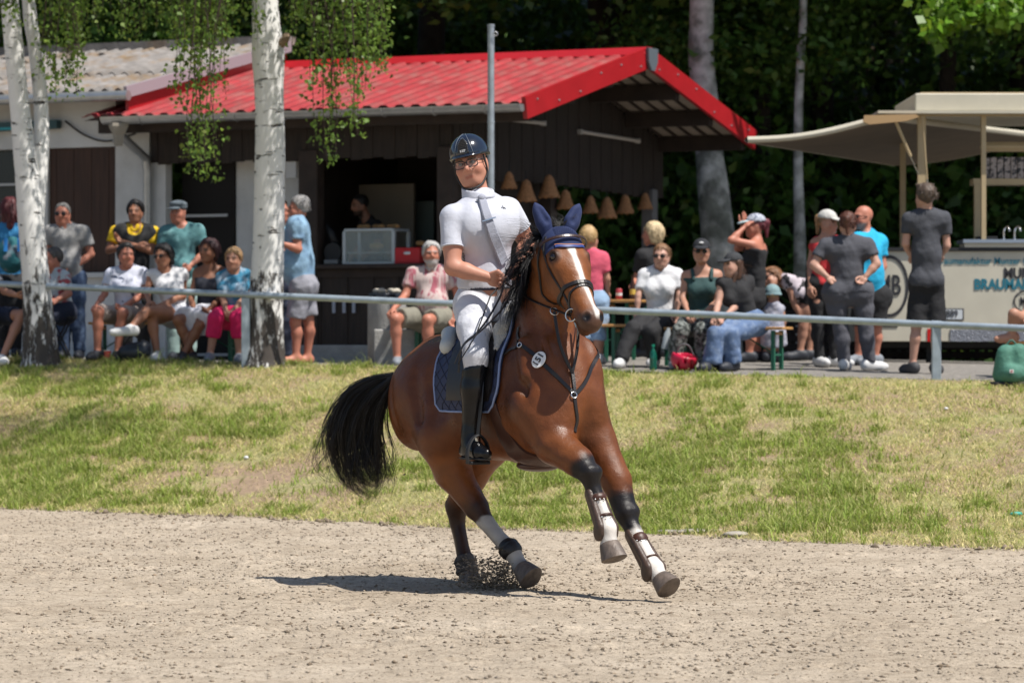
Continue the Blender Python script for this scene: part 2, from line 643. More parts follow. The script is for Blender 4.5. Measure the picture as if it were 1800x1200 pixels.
def sand_material():
    m = bpy.data.materials.new('arena_sand'); m.use_nodes = True
    t = m.node_tree; N, L = t.nodes.new, t.links.new; b = t.nodes['Principled BSDF']
    b.inputs['Roughness'].default_value = 0.95; b.inputs['Specular IOR Level'].default_value = 0.15
    tc = N('ShaderNodeTexCoord')
    def noise(s, d=6, r=0.6):
        n = N('ShaderNodeTexNoise'); n.inputs['Scale'].default_value = s; n.inputs['Detail'].default_value = d; n.inputs['Roughness'].default_value = r
        L(tc.outputs['Object'], n.inputs['Vector']); return n.outputs['Fac']
    def ramp(src, stops):
        r = N('ShaderNodeValToRGB'); e = r.color_ramp.elements
        e[0].position, e[0].color = stops[0][0], (*stops[0][1], 1); e[1].position, e[1].color = stops[-1][0], (*stops[-1][1], 1)
        for p, c in stops[1:-1]:
            x = e.new(p); x.color = (*c, 1)
        L(src, r.inputs[0]); return r.outputs[0]
    big = ramp(noise(0.9, 5), [(0.3, (0.41, 0.338, 0.255)), (0.55, (0.49, 0.412, 0.318)), (0.75, (0.55, 0.468, 0.368))])
    fine = ramp(noise(55, 8, 0.75), [(0.34, (0.30, 0.28, 0.26)), (0.47, (0.9, 0.9, 0.9)), (0.8, (1.18, 1.17, 1.14))])
    mid = ramp(noise(9, 6, 0.7), [(0.30, (0.62, 0.60, 0.57)), (0.5, (1, 1, 1)), (0.8, (1.1, 1.1, 1.1))])
    def mul(a, c):
        x = N('ShaderNodeMix'); x.data_type = 'RGBA'; x.blend_type = 'MULTIPLY'; x.inputs[0].default_value = 1.0; L(a, x.inputs[6]); L(c, x.inputs[7]); return x.outputs[2]
    L(mul(mul(big, fine), mid), b.inputs['Base Color'])
    bp1 = N('ShaderNodeBump'); bp1.inputs['Strength'].default_value = 0.9; bp1.inputs['Distance'].default_value = 0.012; L(noise(70, 8, 0.7), bp1.inputs['Height'])
    bp2 = N('ShaderNodeBump'); bp2.inputs['Strength'].default_value = 0.7; bp2.inputs['Distance'].default_value = 0.03; L(noise(16, 6), bp2.inputs['Height']); L(bp1.outputs[0], bp2.inputs['Normal'])
    L(bp2.outputs[0], b.inputs['Normal'])
    return m
m_sand = sand_material()
sheet('arena_ground', xs_fine, lambda x: np.full_like(x, -40.0), Yb_, ts_for_arena(), m_sand, 0.0, sand_disp)
m_soil = mat('bank_soil', (0.27, 0.19, 0.125), rough=0.95, col2=(0.27, 0.25, 0.11), c2scale=1.6, c2lo=0.42, c2hi=0.6, var=0.35, vscale=25, bump=0.6, bscale=40)
sheet('grass_bank', xs_fine[::3], Yb_, Yt_, np.linspace(0, 1, 90), m_soil, 0.0, lambda X, Y: 0.02 * vnoise2(X, Y, 9, 3) * np.sin(math.pi * np.clip((Y - Yb_(X)) / (Yt_(X) - Yb_(X)), 0, 1)))
m_path = mat('gravel_terrace', (0.20, 0.185, 0.165), rough=0.95, var=0.35, vscale=18, bump=0.5, bscale=60)
xs_c = np.linspace(-90, 90, 91)
sheet('terrace_path', xs_c, Yt_, lambda x: np.full_like(x, 47.0), np.linspace(0, 1, 8), m_path)
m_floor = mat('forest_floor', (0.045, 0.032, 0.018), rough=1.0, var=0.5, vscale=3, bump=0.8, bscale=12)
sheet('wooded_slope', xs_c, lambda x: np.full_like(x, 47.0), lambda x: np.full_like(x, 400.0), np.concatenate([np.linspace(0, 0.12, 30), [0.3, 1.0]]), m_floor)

# ------------------------------------------------------------------ clods and sand spray
def lumps(C, R, name, m, seed=1, parent=None, **kw):
    rg = np.random.default_rng(seed); n = len(C)
    base = np.array([[1, 0, 0], [-1, 0, 0], [0, 1, 0], [0, -1, 0], [0, 0, 1], [0, 0, -1]], float)
    fc = np.array([[0, 2, 4], [2, 1, 4], [1, 3, 4], [3, 0, 4], [2, 0, 5], [1, 2, 5], [3, 1, 5], [0, 3, 5]])
    V = base[None] * (1 + 0.45 * rg.uniform(-1, 1, (n, 6, 1))) + 0.25 * rg.normal(size=(n, 6, 3))
    V = V * R[:, None, None] * np.array([1.2, 1.2, 0.75]) + C[:, None, :]
    Q = (fc[None] + 6 * np.arange(n)[:, None, None]).reshape(-1, 3).astype(np.int32)
    return mk(name, V.reshape(-1, 3), Q, m, parent, **kw)
n = 62000
yy = 14.2 + 15.5 * RNG.uniform(size=n) ** 0.85; xx = RNG.uniform(-1, 1, n) * (0.15 * yy + 0.3)
dens = vnoise2(xx, yy, 1.7, 8) + RNG.uniform(-1, 1, n)
ok = (dens > 0.05) & (yy < Yb_(xx) - 0.05); xx, yy = xx[ok], yy[ok]
rr = 0.0028 + 0.0095 * RNG.uniform(size=len(xx)) ** 3.2
m_clod = mat('damp_clod', (0.19, 0.145, 0.10), rough=1.0, var=0.6, vscale=9)
cl = np.stack([xx, yy, gz(xx, yy) + sand_disp(xx, yy) + rr * 0.25], 1); hf = RNG.uniform(size=len(xx)) < 0.27
lumps(cl[hf], rr[hf], 'damp_sand_clods', m_clod, base=(0, 20, 0), kind='stuff')
lumps(cl[~hf], rr[~hf], 'dry_sand_clods', mat('dry_sand_clod', (0.34, 0.282, 0.215), rough=1.0, var=0.3, vscale=9), seed=8, base=(0, 20, 0), kind='stuff')
# bigger torn clumps along the foot of the bank
n = 900; xx = RNG.uniform(-5, 5, n); yy = Yb_(xx) - np.abs(RNG.normal(size=n)) * 0.28 + 0.05; rr = 0.006 + 0.022 * RNG.uniform(size=n) ** 5
lumps(np.stack([xx, yy, gz(xx, yy) + rr * 0.3], 1), rr, 'bank_edge_clods', mat('dry_clod', (0.21, 0.165, 0.115), rough=1.0, var=0.4, vscale=9), seed=2, base=(0, 27, 0), kind='stuff')
# sand thrown up behind the forward hind hoof
n = 2600
cx = W(874, 1016, 19.9)
P = cx + RNG.normal(size=(n, 3)) * np.array([0.11, 0.08, 0.065]) + np.array([0, 0, 0.0]); P[:, 2] = np.abs(P[:, 2]) * 1.0
P[:, 0] += 0.3 * (P[:, 2] - 0.05) * RNG.uniform(-0.5, 0.5, n)
lumps(P, 0.0022 + 0.008 * RNG.uniform(size=n) ** 3, 'sand_spray', mat('thrown_sand', (0.25, 0.20, 0.145), rough=1.0, var=0.4, vscale=20), seed=5, base=(cx[0], cx[1], 0), kind='stuff')
n = 60
P = np.array([W(x, y, 20.6) for x, y in zip(RNG.uniform(190, 800, n), RNG.uniform(800, 990, n))])
lumps(P, 0.003 + 0.006 * RNG.uniform(size=n) ** 3, 'flying_sand', m_clod, seed=6, base=(-1.5, 20.6, 0), kind='stuff')

# ------------------------------------------------------------------ grass
def grass(n, name, seed, xr, short=False):
    rg = np.random.default_rng(seed)
    X = rg.uniform(*xr, n); t = rg.uniform(-0.035 if short else -0.01, 1.015, n)
    Y = Yb_(X) + (Yt_(X) - Yb_(X)) * t
    g1 = 0.7 * vnoise2(X, Y, 1.3, 3) + 0.7 * vnoise2(X, Y, 3.7, 6) + 1.0 * vnoise2(X, Y, 9, 10) + 0.9 * vnoise2(X, Y, 21, 4)
    px = 900 + FOC * X / Y; py = 600 - FOC * (gz(X, Y) - CAMH) / Y
    # lush band along the lower half of the bank, straw above
    lush = 0.20 + np.exp(-((t - 0.34) / 0.22) ** 2) * 0.22 * (1 + 1.1 * np.exp(-((px - 1250) / 300) ** 2)) + 0.25 * np.exp(-((t - 0.1) / 0.08) ** 2) + 0.25 * np.exp(-((t - 1.0) / 0.04) ** 2)
    lush += 0.25 * np.exp(-((px - 150) / 260) ** 2 - ((py - 700) / 60) ** 2)
    lush -= 0.35 * np.exp(-((px - 1700) / 260) ** 2 - ((py - 745) / 70) ** 2)
    green = smooth01(g1 * 0.9 + lush, 0.05, 1.0)
    bare = 1.0 * np.exp(-((px - 465) / 165) ** 4 - ((py - 848) / 42) ** 2) + 0.8 * np.exp(-((px - 1380) / 90) ** 2 - ((py - 905) / 22) ** 2) + 0.5 * (vnoise2(X, Y, 2.3, 11) > 0.62)
    keep = rg.uniform(size=n) > np.clip(bare, 0, 0.93)
    keep &= rg.uniform(size=n) < np.where(t < 0, 0.35, 1) * (0.55 + 0.45 * green)
    X, Y, green, t = X[keep], Y[keep], green[keep], t[keep]; n = len(X)
    Z = gz(X, Y)
    isg = rg.uniform(size=n) < green * 0.72 + 0.10
    hgt = np.where(isg, rg.uniform(0.03, 0.085, n) * (0.7 + 0.7 * green), rg.uniform(0.025, 0.07, n))
    tall = rg.uniform(size=n) < 0.03; hgt[tall] *= 2.1
    hgt = np.where((t > 0.95) & (X > 0.5), hgt * 0.6, hgt)
    az = rg.uniform(0, 6.28, n); lean = np.where(isg, rg.uniform(0.05, 0.8, n), rg.uniform(0.5, 1.45, n))
    d = np.stack([np.cos(az) * np.sin(lean), np.sin(az) * np.sin(lean), np.cos(lean)], 1)
    w = rg.uniform(0.0020, 0.0048, n) * np.where(isg, 1.2, 0.85)
    az2 = rg.uniform(0, 6.28, n); s = np.stack([np.cos(az2), np.sin(az2), np.zeros(n)], 1) * w[:, None]
    b = np.stack([X, Y, Z - 0.006], 1)
    mid = b + d * hgt[:, None] * 0.55; mid[:, 2] += hgt * 0.08
    tip = b + d * hgt[:, None]; tip[:, :2] += np.stack([np.cos(az), np.sin(az)], 1) * (hgt * 0.25)[:, None]
    tip[:, 2] = np.maximum(tip[:, 2] - hgt * 0.10, Z + 0.004); mid[:, 2] = np.maximum(mid[:, 2], Z + 0.004)
    V = np.stack([b - s, b + s, mid + s * 0.8, mid - s * 0.8, tip + s * 0.15, tip - s * 0.15], 1)
    q = np.array([[0, 1, 2, 3], [3, 2, 4, 5]])
    Q = (q[None] + 6 * np.arange(n)[:, None, None]).reshape(-1, 4).astype(np.int32)
    gcol = np.array([0.24, 0.345, 0.062])[None] * rg.uniform(0.6, 1.35, (n, 1)) + np.array([0.06, 0.02, 0.0]) * rg.uniform(0, 1, (n, 1))
    scol = np.array([0.70, 0.62, 0.30])[None] * rg.uniform(0.55, 1.25, (n, 1))
    C = np.where(isg[:, None], gcol, scol)
    mixy = rg.uniform(size=n) < 0.25
    C[mixy] = 0.5 * gcol[mixy] + 0.5 * scol[mixy]
    C = np.repeat(C[:, None, :], 6, 1)
    C[:, 4:] = C[:, 4:] * 0.75 + np.array([0.68, 0.57, 0.28]) * 0.25
    return mk(name, V.reshape(-1, 3), Q, m_grass, colors=C.reshape(-1, 3), base=(0, 30, 0), kind='stuff')
m_grass = mat('grass_blade', attr='Col', rough=0.6, spec=0.3, translucent=0.4)
grass(500000, 'bank_grass', 21, (-5.6, 5.3), True)

# ------------------------------------------------------------------ leaves
def leaf_cloud(C, size, rg, droop=0.0, aspect=0.62):
    """two-triangle folded leaves at points C"""
    n = len(C); s = size * rg.uniform(0.45, 1.35, n)
    a = rg.normal(size=(n, 3)); a[:, 2] -= droop; a /= np.linalg.norm(a, axis=1)[:, None]
    b = np.cross(a, rg.normal(size=(n, 3))); b /= np.linalg.norm(b, axis=1)[:, None]
    c = np.cross(a, b)
    a = a * s[:, None]; b = b * s[:, None] * aspect * 0.5; c = c * s[:, None] * 0.10
    V = np.stack([C, C + a * 0.35 + b + c, C + a, C + a * 0.35 - b + c], 1)
    Q = (np.array([[0, 1, 2, 3]])[None] + 4 * np.arange(n)[:, None, None]).reshape(-1, 4).astype(np.int32)
    return V.reshape(-1, 3), Q
def leaf_cols(n, rg, base, var=0.35, yellow=0.1):
    C = np.array(base)[None] * rg.uniform(1 - var, 1 + var, (n, 1)) + np.array([0.06, 0.03, 0]) * (rg.uniform(size=(n, 1)) < yellow) * rg.uniform(0, 1, (n, 1))
    return np.repeat(C[:, None], 4, 1).reshape(-1, 3)
m_leaf = mat('broad_leaf', attr='Col', rough=0.45, spec=0.4, translucent=0.35)
m_birchleaf = mat('birch_leaf', attr='Col', rough=0.42, spec=0.4, translucent=0.5)

# ------------------------------------------------------------------ birches
def birch_bark():
    m = bpy.data.materials.new('birch_bark'); m.use_nodes = True
    t = m.node_tree; N, L = t.nodes.new, t.links.new; b = t.nodes['Principled BSDF']; b.inputs['Roughness'].default_value = 0.75
    tc = N('ShaderNodeTexCoord'); mp = N('ShaderNodeMapping'); mp.inputs['Scale'].default_value = (5, 5, 19); L(tc.outputs['Object'], mp.inputs[0])
    n1 = N('ShaderNodeTexNoise'); n1.inputs['Scale'].default_value = 1.0; n1.inputs['Detail'].default_value = 6; n1.inputs['Roughness'].default_value = 0.65; L(mp.outputs[0], n1.inputs['Vector'])
    r1 = N('ShaderNodeMapRange'); r1.inputs[1].default_value = 0.61; r1.inputs[2].default_value = 0.67; L(n1.outputs['Fac'], r1.inputs[0])
    mp2 = N('ShaderNodeMapping'); mp2.inputs['Scale'].default_value = (9, 9, 3); L(tc.outputs['Object'], mp2.inputs[0])
    n2 = N('ShaderNodeTexNoise'); n2.inputs['Scale'].default_value = 1.6; n2.inputs['Detail'].default_value = 7; n2.inputs['Roughness'].default_value = 0.7; L(mp2.outputs[0], n2.inputs['Vector'])
    sx = N('ShaderNodeSeparateXYZ'); L(tc.outputs['Object'], sx.inputs[0])
    hz = N('ShaderNodeMapRange'); hz.inputs[1].default_value = 0.3; hz.inputs[2].default_value = 1.5; hz.inputs[3].default_value = 0.42; hz.inputs[4].default_value = 0.64; L(sx.outputs['Z'], hz.inputs[0])
    sb = N('ShaderNodeMath'); sb.operation = 'SUBTRACT'; L(n2.outputs['Fac'], sb.inputs[0]); L(hz.outputs[0], sb.inputs[1])
    r2 = N('ShaderNodeMapRange'); r2.inputs[1].default_value = 0.0; r2.inputs[2].default_value = 0.07; L(sb.outputs[0], r2.inputs[0])
    mx = N('ShaderNodeMath'); mx.operation = 'MAXIMUM'; L(r1.outputs[0], mx.inputs[0]); L(r2.outputs[0], mx.inputs[1])
    c = N('ShaderNodeMix'); c.data_type = 'RGBA'; c.inputs[6].default_value = (0.74, 0.73, 0.71, 1); c.inputs[7].default_value = (0.055, 0.045, 0.038, 1); L(mx.outputs[0], c.inputs[0])
    L(c.outputs[2], b.inputs['Base Color'])
    bp = N('ShaderNodeBump'); bp.inputs['Strength'].default_value = 0.8; bp.inputs['Distance'].default_value = 0.03; bp.invert = True; L(mx.outputs[0], bp.inputs['Height']); L(bp.outputs[0], b.inputs['Normal'])
    return m
m_bark = birch_bark()
m_twig = mat('brown_twig', (0.05, 0.032, 0.022), rough=0.8)
def trunk_mesh(pts, rad, n=22, seed=0, rough=0.05, seg=50):
    P = resample(pts, seg); R = np.interp(np.linspace(0, 1, seg), np.linspace(0, 1, len(rad)), rad)
    g = G(); g.tube(P, R, n)
    V = np.array(g.V); k = seg * n
    ctr = np.repeat(P, n, 0); rr = np.repeat(R, n)[:, None]
    V[:k] = ctr + (V[:k] - ctr) * (1 + rough * wnoise(V[:k], 9, 5, seed) + rough * 0.6 * wnoise(V[:k] * [1, 1, 2.5], 25, 5, seed + 4))[:, None]
    return V, g.F
def twigs(cl, seed, leaf=0.050):
    """hanging birch twigs: (x0,x1,ytop,ybottom,Y,count) in photograph pixels"""
    rg = np.random.default_rng(seed); g = G(); LC = []
    for (x0, x1, yt, y0, y1, Yd, cnt) in cl:
        for _ in range(cnt):
            x = rg.uniform(x0, x1); Y = Yd + rg.uniform(-0.5, 0.5); yb = rg.uniform(y0, y1)
            dx = rg.uniform(-30, 30)
            ym = [yt, lerp(yt, yb, 0.4), lerp(yt, yb, 0.75), yb]
            P = resample([W(x - dx, ym[0], Y), W(x - dx * 0.2 + rg.uniform(-5, 5), ym[1], Y), W(x + dx * 0.3 + rg.uniform(-6, 6), ym[2], Y), W(x + dx * 0.5, ym[3], Y)], 16)
            g.tube(P, np.linspace(0.006, 0.002, 16), 4)
            L = np.linalg.norm(P[0] - P[-1]); m_ = int(L / 0.023)
            t = rg.uniform(0, 1, m_) ** 0.9; i0 = np.minimum((t * 15).astype(int), 14); fr = (t * 15 - i0)[:, None]
            c = P[i0] * (1 - fr) + P[i0 + 1] * fr + rg.normal(size=(m_, 3)) * np.array([0.05, 0.05, 0.03])
            LC.append(c)
    C = np.concatenate(LC); V, Q = leaf_cloud(C, leaf, rg, droop=0.9, aspect=0.8)
    return g, V, Q, leaf_cols(len(C), rg, (0.15, 0.25, 0.045), 0.5, 0.4)
def crown_cloud(cen, rad, n, size, rg, base, hole=0.0):
    c = rg.normal(size=(46, 3)); c /= np.linalg.norm(c, axis=1)[:, None]; c *= rg.uniform(0.35, 1.0, (46, 1)) ** 0.6
    k = rg.integers(0, 46, n); P = c[k] + rg.normal(size=(n, 3)) * 0.17
    P = P * np.asarray(rad) + np.asarray(cen)
    V, Q = leaf_cloud(P, size, rg, droop=0.3)
    return V, Q, leaf_cols(n, rg, base, 0.35, 0.15)
rg = np.random.default_rng(3)
# right birch: single stem with a burl
bR = W(464, 640, 35.0); bR[2] = gz(bR[0], bR[1])
birch = thing('birch_tree', 'single-stemmed white birch beside the rail left of the serving hatch', 'tree', bR, 'birches along the rail')
pts = [W(463, 648, 35.0), W(465, 600, 35.0), W(470, 480, 35.0), W(474, 330, 35.0), W(474, 180, 35.0), W(471, 100, 35.0), W(466, 0, 35.0), W(462, -150, 35.0), W(470, -420, 35.1), W(480, -900, 35.3)]
V, Fc = trunk_mesh(pts, [0.235, 0.188, 0.160, 0.150, 0.145, 0.140, 0.130, 0.11, 0.09, 0.05], seed=1, seg=70)
d = np.linalg.norm((V - W(476, 95, 35.0)) / np.array([0.3, 0.3, 0.22]), axis=1); V[:, 0] += 0.03 * np.exp(-d ** 2) * np.sign(V[:, 0] - W(474, 95, 35)[0])
mk('trunk', V, Fc, m_bark, birch, smooth=True)
g = G(); g.tube([W(488, 80, 35), W(500, 72, 34.9), W(505, 62, 34.85)], [0.06, 0.045, 0.035], 8); g.build('branch_stub', mat('dead_wood', (0.20, 0.14, 0.09), rough=0.9), birch, smooth=True)
for (x, y, X2, Y2) in ((470, -160, -2.6, 33.2), (466, -200, -1.2, 34.0), (470, -260, -4.2, 34.6), (472, -330, -1.6, 36.4)):
    a = W(x, y, 35.0); e = np.array([X2, Y2, a[2] + 1.6]); g = G(); g.tube(resample([a, lerp(a, e, 0.5) + [0, 0, 0.35], e, e + [0.2 * (X2 + 2.4), -0.3, -0.6]], 14), np.linspace(0.045, 0.012, 14), 7); g.build('branch', m_bark, birch, smooth=True)
g, V, Q, Cc = twigs([(545, 600, -120, 130, 300, 34.4, 9), (570, 625, -120, 60, 250, 34.2, 9), (588, 668, -140, 40, 170, 34.6, 22), (500, 580, -150, 10, 110, 34.9, 16), (335, 375, -60, 200, 325, 34.2, 10), (310, 395, -140, 30, 190, 34.5, 20), (290, 445, -160, 0, 95, 34.7, 26), (640, 676, -150, 0, 110, 34.8, 9)], 5)
g.build('twigs', m_twig, birch, smooth=False, kind='stuff')
mk('leaves', V, Q, m_birchleaf, birch, colors=Cc, kind='stuff')
V, Q, Cc = crown_cloud((-2.2, 34.6, 7.4), (2.4, 2.2, 2.0), 7600, 0.075, rg, (0.09, 0.17, 0.03)); mk('crown', V, Q, m_birchleaf, birch, colors=Cc)
# left birch: two stems
bL = W(68, 640, 35.6); bL[2] = gz(bL[0], bL[1])
birch2 = thing('birch_tree', 'twin-stemmed white birch at the left edge of the rail', 'tree', bL, 'birches along the rail')
pts = [W(72, 650, 35.6), W(70, 590, 35.6), W(62, 480, 35.6), W(54, 380, 35.6), W(44, 280, 35.6), W(33, 170, 35.6), W(22, 60, 35.6), W(15, -20, 35.6), W(0, -200, 35.6), W(-30, -600, 35.7)]
V, Fc = trunk_mesh(pts, [0.22, 0.165, 0.138, 0.130, 0.115, 0.098, 0.092, 0.088, 0.07, 0.04], seed=2, seg=60); mk('trunk', V, Fc, m_bark, birch2, smooth=True)
pts = [W(62, 400, 35.65), W(68, 330, 35.7), W(73, 250, 35.75), W(71, 170, 35.8), W(62, 90, 35.8), W(52, 20, 35.8), W(45, -120, 35.8), W(60, -500, 35.9)]
V, Fc = trunk_mesh(pts, [0.085, 0.085, 0.078, 0.075, 0.070, 0.068, 0.06, 0.03], seed=6, seg=50, n=16); mk('second_stem', V, Fc, m_bark, birch2, smooth=True)
for (x, y, X2, Y2) in ((10, -120, -3.6, 34.2), (5, -160, -5.6, 33.6), (40, -200, -4.2, 37.0)):
    a = W(x, y, 35.6); e = np.array([X2, Y2, a[2] + 1.4]); g = G(); g.tube(resample([a, lerp(a, e, 0.5) + [0, 0, 0.3], e], 10), np.linspace(0.04, 0.012, 10), 7); g.build('branch', m_bark, birch2, smooth=True)
g, V, Q, Cc = twigs([(75, 135, -120, 60, 175, 35.0, 16), (95, 330, -160, 0, 75, 35.4, 44), (-20, 70, -150, 0, 60, 34.8, 14)], 9)
g.build('twigs', m_twig, birch2, kind='stuff'); mk('leaves', V, Q, m_birchleaf, birch2, colors=Cc, kind='stuff')
V, Q, Cc = crown_cloud((-4.6, 35.0, 8.0), (2.4, 2.4, 2.4), 5200, 0.075, rg, (0.09, 0.17, 0.03)); mk('crown', V, Q, m_birchleaf, birch2, colors=Cc)
# a bough of the same birch reaching forward over the bank shades the grass at the left
V, Q, Cc = crown_cloud((-1.85, 30.9, 6.9), (1.15, 1.0, 0.6), 2300, 0.075, rg, (0.09, 0.17, 0.03)); mk('overhanging_foliage', V, Q, m_birchleaf, birch2, colors=Cc)
g = G(); g.tube(resample([W(15, -160, 35.6), np.array([-3.8, 33.6, 7.2]), np.array([-2.6, 31.4, 7.4]), np.array([-1.1, 30.6, 6.9])], 14), np.linspace(0.06, 0.012, 14), 7); g.build('branch', m_bark, birch2, smooth=True)

# ------------------------------------------------------------------ wood behind
m_bk = mat('grey_beech_bark', (0.44, 0.435, 0.41), rough=0.85, var=0.35, vscale=7, bump=0.4, bscale=14, col2=(0.16, 0.165, 0.14), c2scale=3)
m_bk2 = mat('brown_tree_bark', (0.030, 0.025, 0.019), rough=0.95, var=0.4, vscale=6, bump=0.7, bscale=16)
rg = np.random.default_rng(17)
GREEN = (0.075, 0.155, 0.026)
crowns = []
for i in range(3):
    V, Q, Cc = crown_cloud((0, 0, 0), (3.3, 3.3, 2.6), 5200, 0.26, rg, GREEN); crowns.append(mesh_data('crown', V, Q, colors=Cc)); crowns[-1].materials.append(m_leaf)
def forest_tree(x, y, h, r, bark, label, lean=0.0, ci=0, csc=1.0, trunk_pts=None, group='trees of the wood behind the hut'):
    z0 = float(gz(x, y)); o = thing('forest_tree', label, 'tree', (x, y, z0), group)
    P = trunk_pts if trunk_pts is not None else [np.array([x, y, z0 - 0.2]), np.array([x + lean * 0.3, y, z0 + h * 0.4]), np.array([x + lean, y, z0 + h])]
    V, Fc = trunk_mesh(P, [r, r * 0.8, r * 0.35], seed=ci, rough=0.06, n=14, seg=26); mk('trunk', V, Fc, bark, o, smooth=True)
    cr = bpy.data.objects.new('crown', crowns[ci % 3]); COL.objects.link(cr); cr.parent = o; cr.location = (lean, -2.6, h); cr.scale = (csc, csc, csc); cr.rotation_euler = (0, 0, ci * 1.3)
    lf = bpy.data.objects.new('lower_foliage', crowns[(ci + 1) % 3]); COL.objects.link(lf); lf.parent = o; lf.location = (lean * 0.6 + 0.8 * math.sin(ci * 2.3), -4.6 if ci % 3 == 0 else -1.8, max(4.6 - z0 * 0.35, 2.6) + 0.9 * math.cos(ci * 1.7)); lf.scale = (0.62, 0.5, 0.42); lf.rotation_euler = (0, 0, ci * 0.9)
    for k in range(3):
        a = ci + k * 2.1; p0 = lerp(P[1], P[-1], 0.55); p1 = np.array(P[-1]) + [1.8 * math.cos(a), 1.8 * math.sin(a) - 2.4, -0.3]
        g = G(); g.tube([p0, lerp(p0, p1, 0.5) + [0, 0, 0.2], p1], [r * 0.35, r * 0.2, r * 0.08], 7); g.build('limb', bark, o, smooth=True)
    return o
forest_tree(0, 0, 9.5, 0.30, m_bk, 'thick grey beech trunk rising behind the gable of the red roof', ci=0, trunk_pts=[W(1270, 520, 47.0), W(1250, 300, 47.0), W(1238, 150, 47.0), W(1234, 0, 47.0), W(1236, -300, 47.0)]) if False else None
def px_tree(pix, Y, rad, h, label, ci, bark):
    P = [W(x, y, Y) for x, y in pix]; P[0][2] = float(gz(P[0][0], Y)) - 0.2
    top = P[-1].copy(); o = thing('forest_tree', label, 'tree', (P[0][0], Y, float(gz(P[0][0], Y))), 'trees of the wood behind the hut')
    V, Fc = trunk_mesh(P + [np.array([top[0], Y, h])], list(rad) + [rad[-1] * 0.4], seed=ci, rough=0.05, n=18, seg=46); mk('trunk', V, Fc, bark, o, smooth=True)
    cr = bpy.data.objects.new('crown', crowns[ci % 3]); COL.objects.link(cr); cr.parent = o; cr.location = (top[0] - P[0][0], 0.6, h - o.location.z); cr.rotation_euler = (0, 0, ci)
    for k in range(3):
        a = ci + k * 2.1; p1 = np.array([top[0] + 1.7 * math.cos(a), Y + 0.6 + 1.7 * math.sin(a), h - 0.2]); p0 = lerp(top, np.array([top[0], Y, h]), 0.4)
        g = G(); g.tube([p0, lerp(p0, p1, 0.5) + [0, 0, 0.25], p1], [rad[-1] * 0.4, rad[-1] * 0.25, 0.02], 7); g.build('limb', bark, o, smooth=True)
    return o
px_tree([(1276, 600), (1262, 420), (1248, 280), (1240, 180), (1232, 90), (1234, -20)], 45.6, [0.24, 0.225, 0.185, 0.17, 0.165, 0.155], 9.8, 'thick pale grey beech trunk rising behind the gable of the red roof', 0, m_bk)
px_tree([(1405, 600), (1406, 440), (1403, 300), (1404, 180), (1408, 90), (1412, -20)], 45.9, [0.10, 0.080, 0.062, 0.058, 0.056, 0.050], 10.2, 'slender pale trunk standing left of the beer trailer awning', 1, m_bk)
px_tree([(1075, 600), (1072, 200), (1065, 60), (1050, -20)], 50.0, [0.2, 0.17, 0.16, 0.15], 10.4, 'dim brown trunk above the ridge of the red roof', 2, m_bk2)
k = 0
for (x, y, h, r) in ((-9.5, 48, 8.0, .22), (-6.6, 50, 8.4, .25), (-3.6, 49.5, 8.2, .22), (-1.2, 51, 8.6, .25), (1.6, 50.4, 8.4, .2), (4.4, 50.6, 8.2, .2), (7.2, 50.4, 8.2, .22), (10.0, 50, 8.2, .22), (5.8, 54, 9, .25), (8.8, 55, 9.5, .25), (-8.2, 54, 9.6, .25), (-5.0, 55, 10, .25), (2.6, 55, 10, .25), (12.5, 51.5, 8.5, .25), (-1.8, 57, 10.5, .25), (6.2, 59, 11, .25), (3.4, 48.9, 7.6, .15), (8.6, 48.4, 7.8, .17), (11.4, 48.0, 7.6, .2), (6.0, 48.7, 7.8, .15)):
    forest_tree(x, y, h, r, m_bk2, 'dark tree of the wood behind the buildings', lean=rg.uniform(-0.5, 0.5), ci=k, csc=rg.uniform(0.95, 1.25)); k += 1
# understorey shrubs on the slope
shr = []
for i in range(4):
    n = 1500; c = rg.normal(size=(16, 3)) * [0.55, 0.5, 0.4]; kk = rg.integers(0, 16, n); P = c[kk] + rg.normal(size=(n, 3)) * 0.20; P[:, 2] += 0.9
    V, Q = leaf_cloud(P, 0.15, rg, droop=0.4); me = mesh_data('foliage', V, Q, colors=leaf_cols(n, rg, GREEN, 0.4, 0.2)); me.materials.append(m_leaf)
    g = G()
    for j in range(6):
        g.tube([np.array([0, 0, -0.1]), c[j] * 0.4 + [0, 0, 0.5], c[j] + [0, 0, 0.9]], [0.02, 0.014, 0.005], 5)
    ms = mesh_data('stems', np.array(g.V), g.F); ms.materials.append(m_bk2); shr.append((me, ms))
for i in range(95):
    Y = rg.uniform(45.5, 60); X = rg.uniform(-0.165, 0.165) * Y
    if Y < 47.5 and X < 3.3: Y += 3.0
    s = rg.uniform(0.8, 1.5); z = float(gz(X, Y))
    o = thing('understorey_shrub', 'leafy shrub in the shaded wood behind the buildings', 'shrub', (X, Y, z), 'shrubs of the shaded wood'); o.scale = (s, s, s); o.rotation_euler = (0, 0, rg.uniform(0, 6.28))
    for me, nm in zip(shr[i % 4], ('foliage', 'stems')):
        c = bpy.data.objects.new(nm, me); COL.objects.link(c); c.parent = o
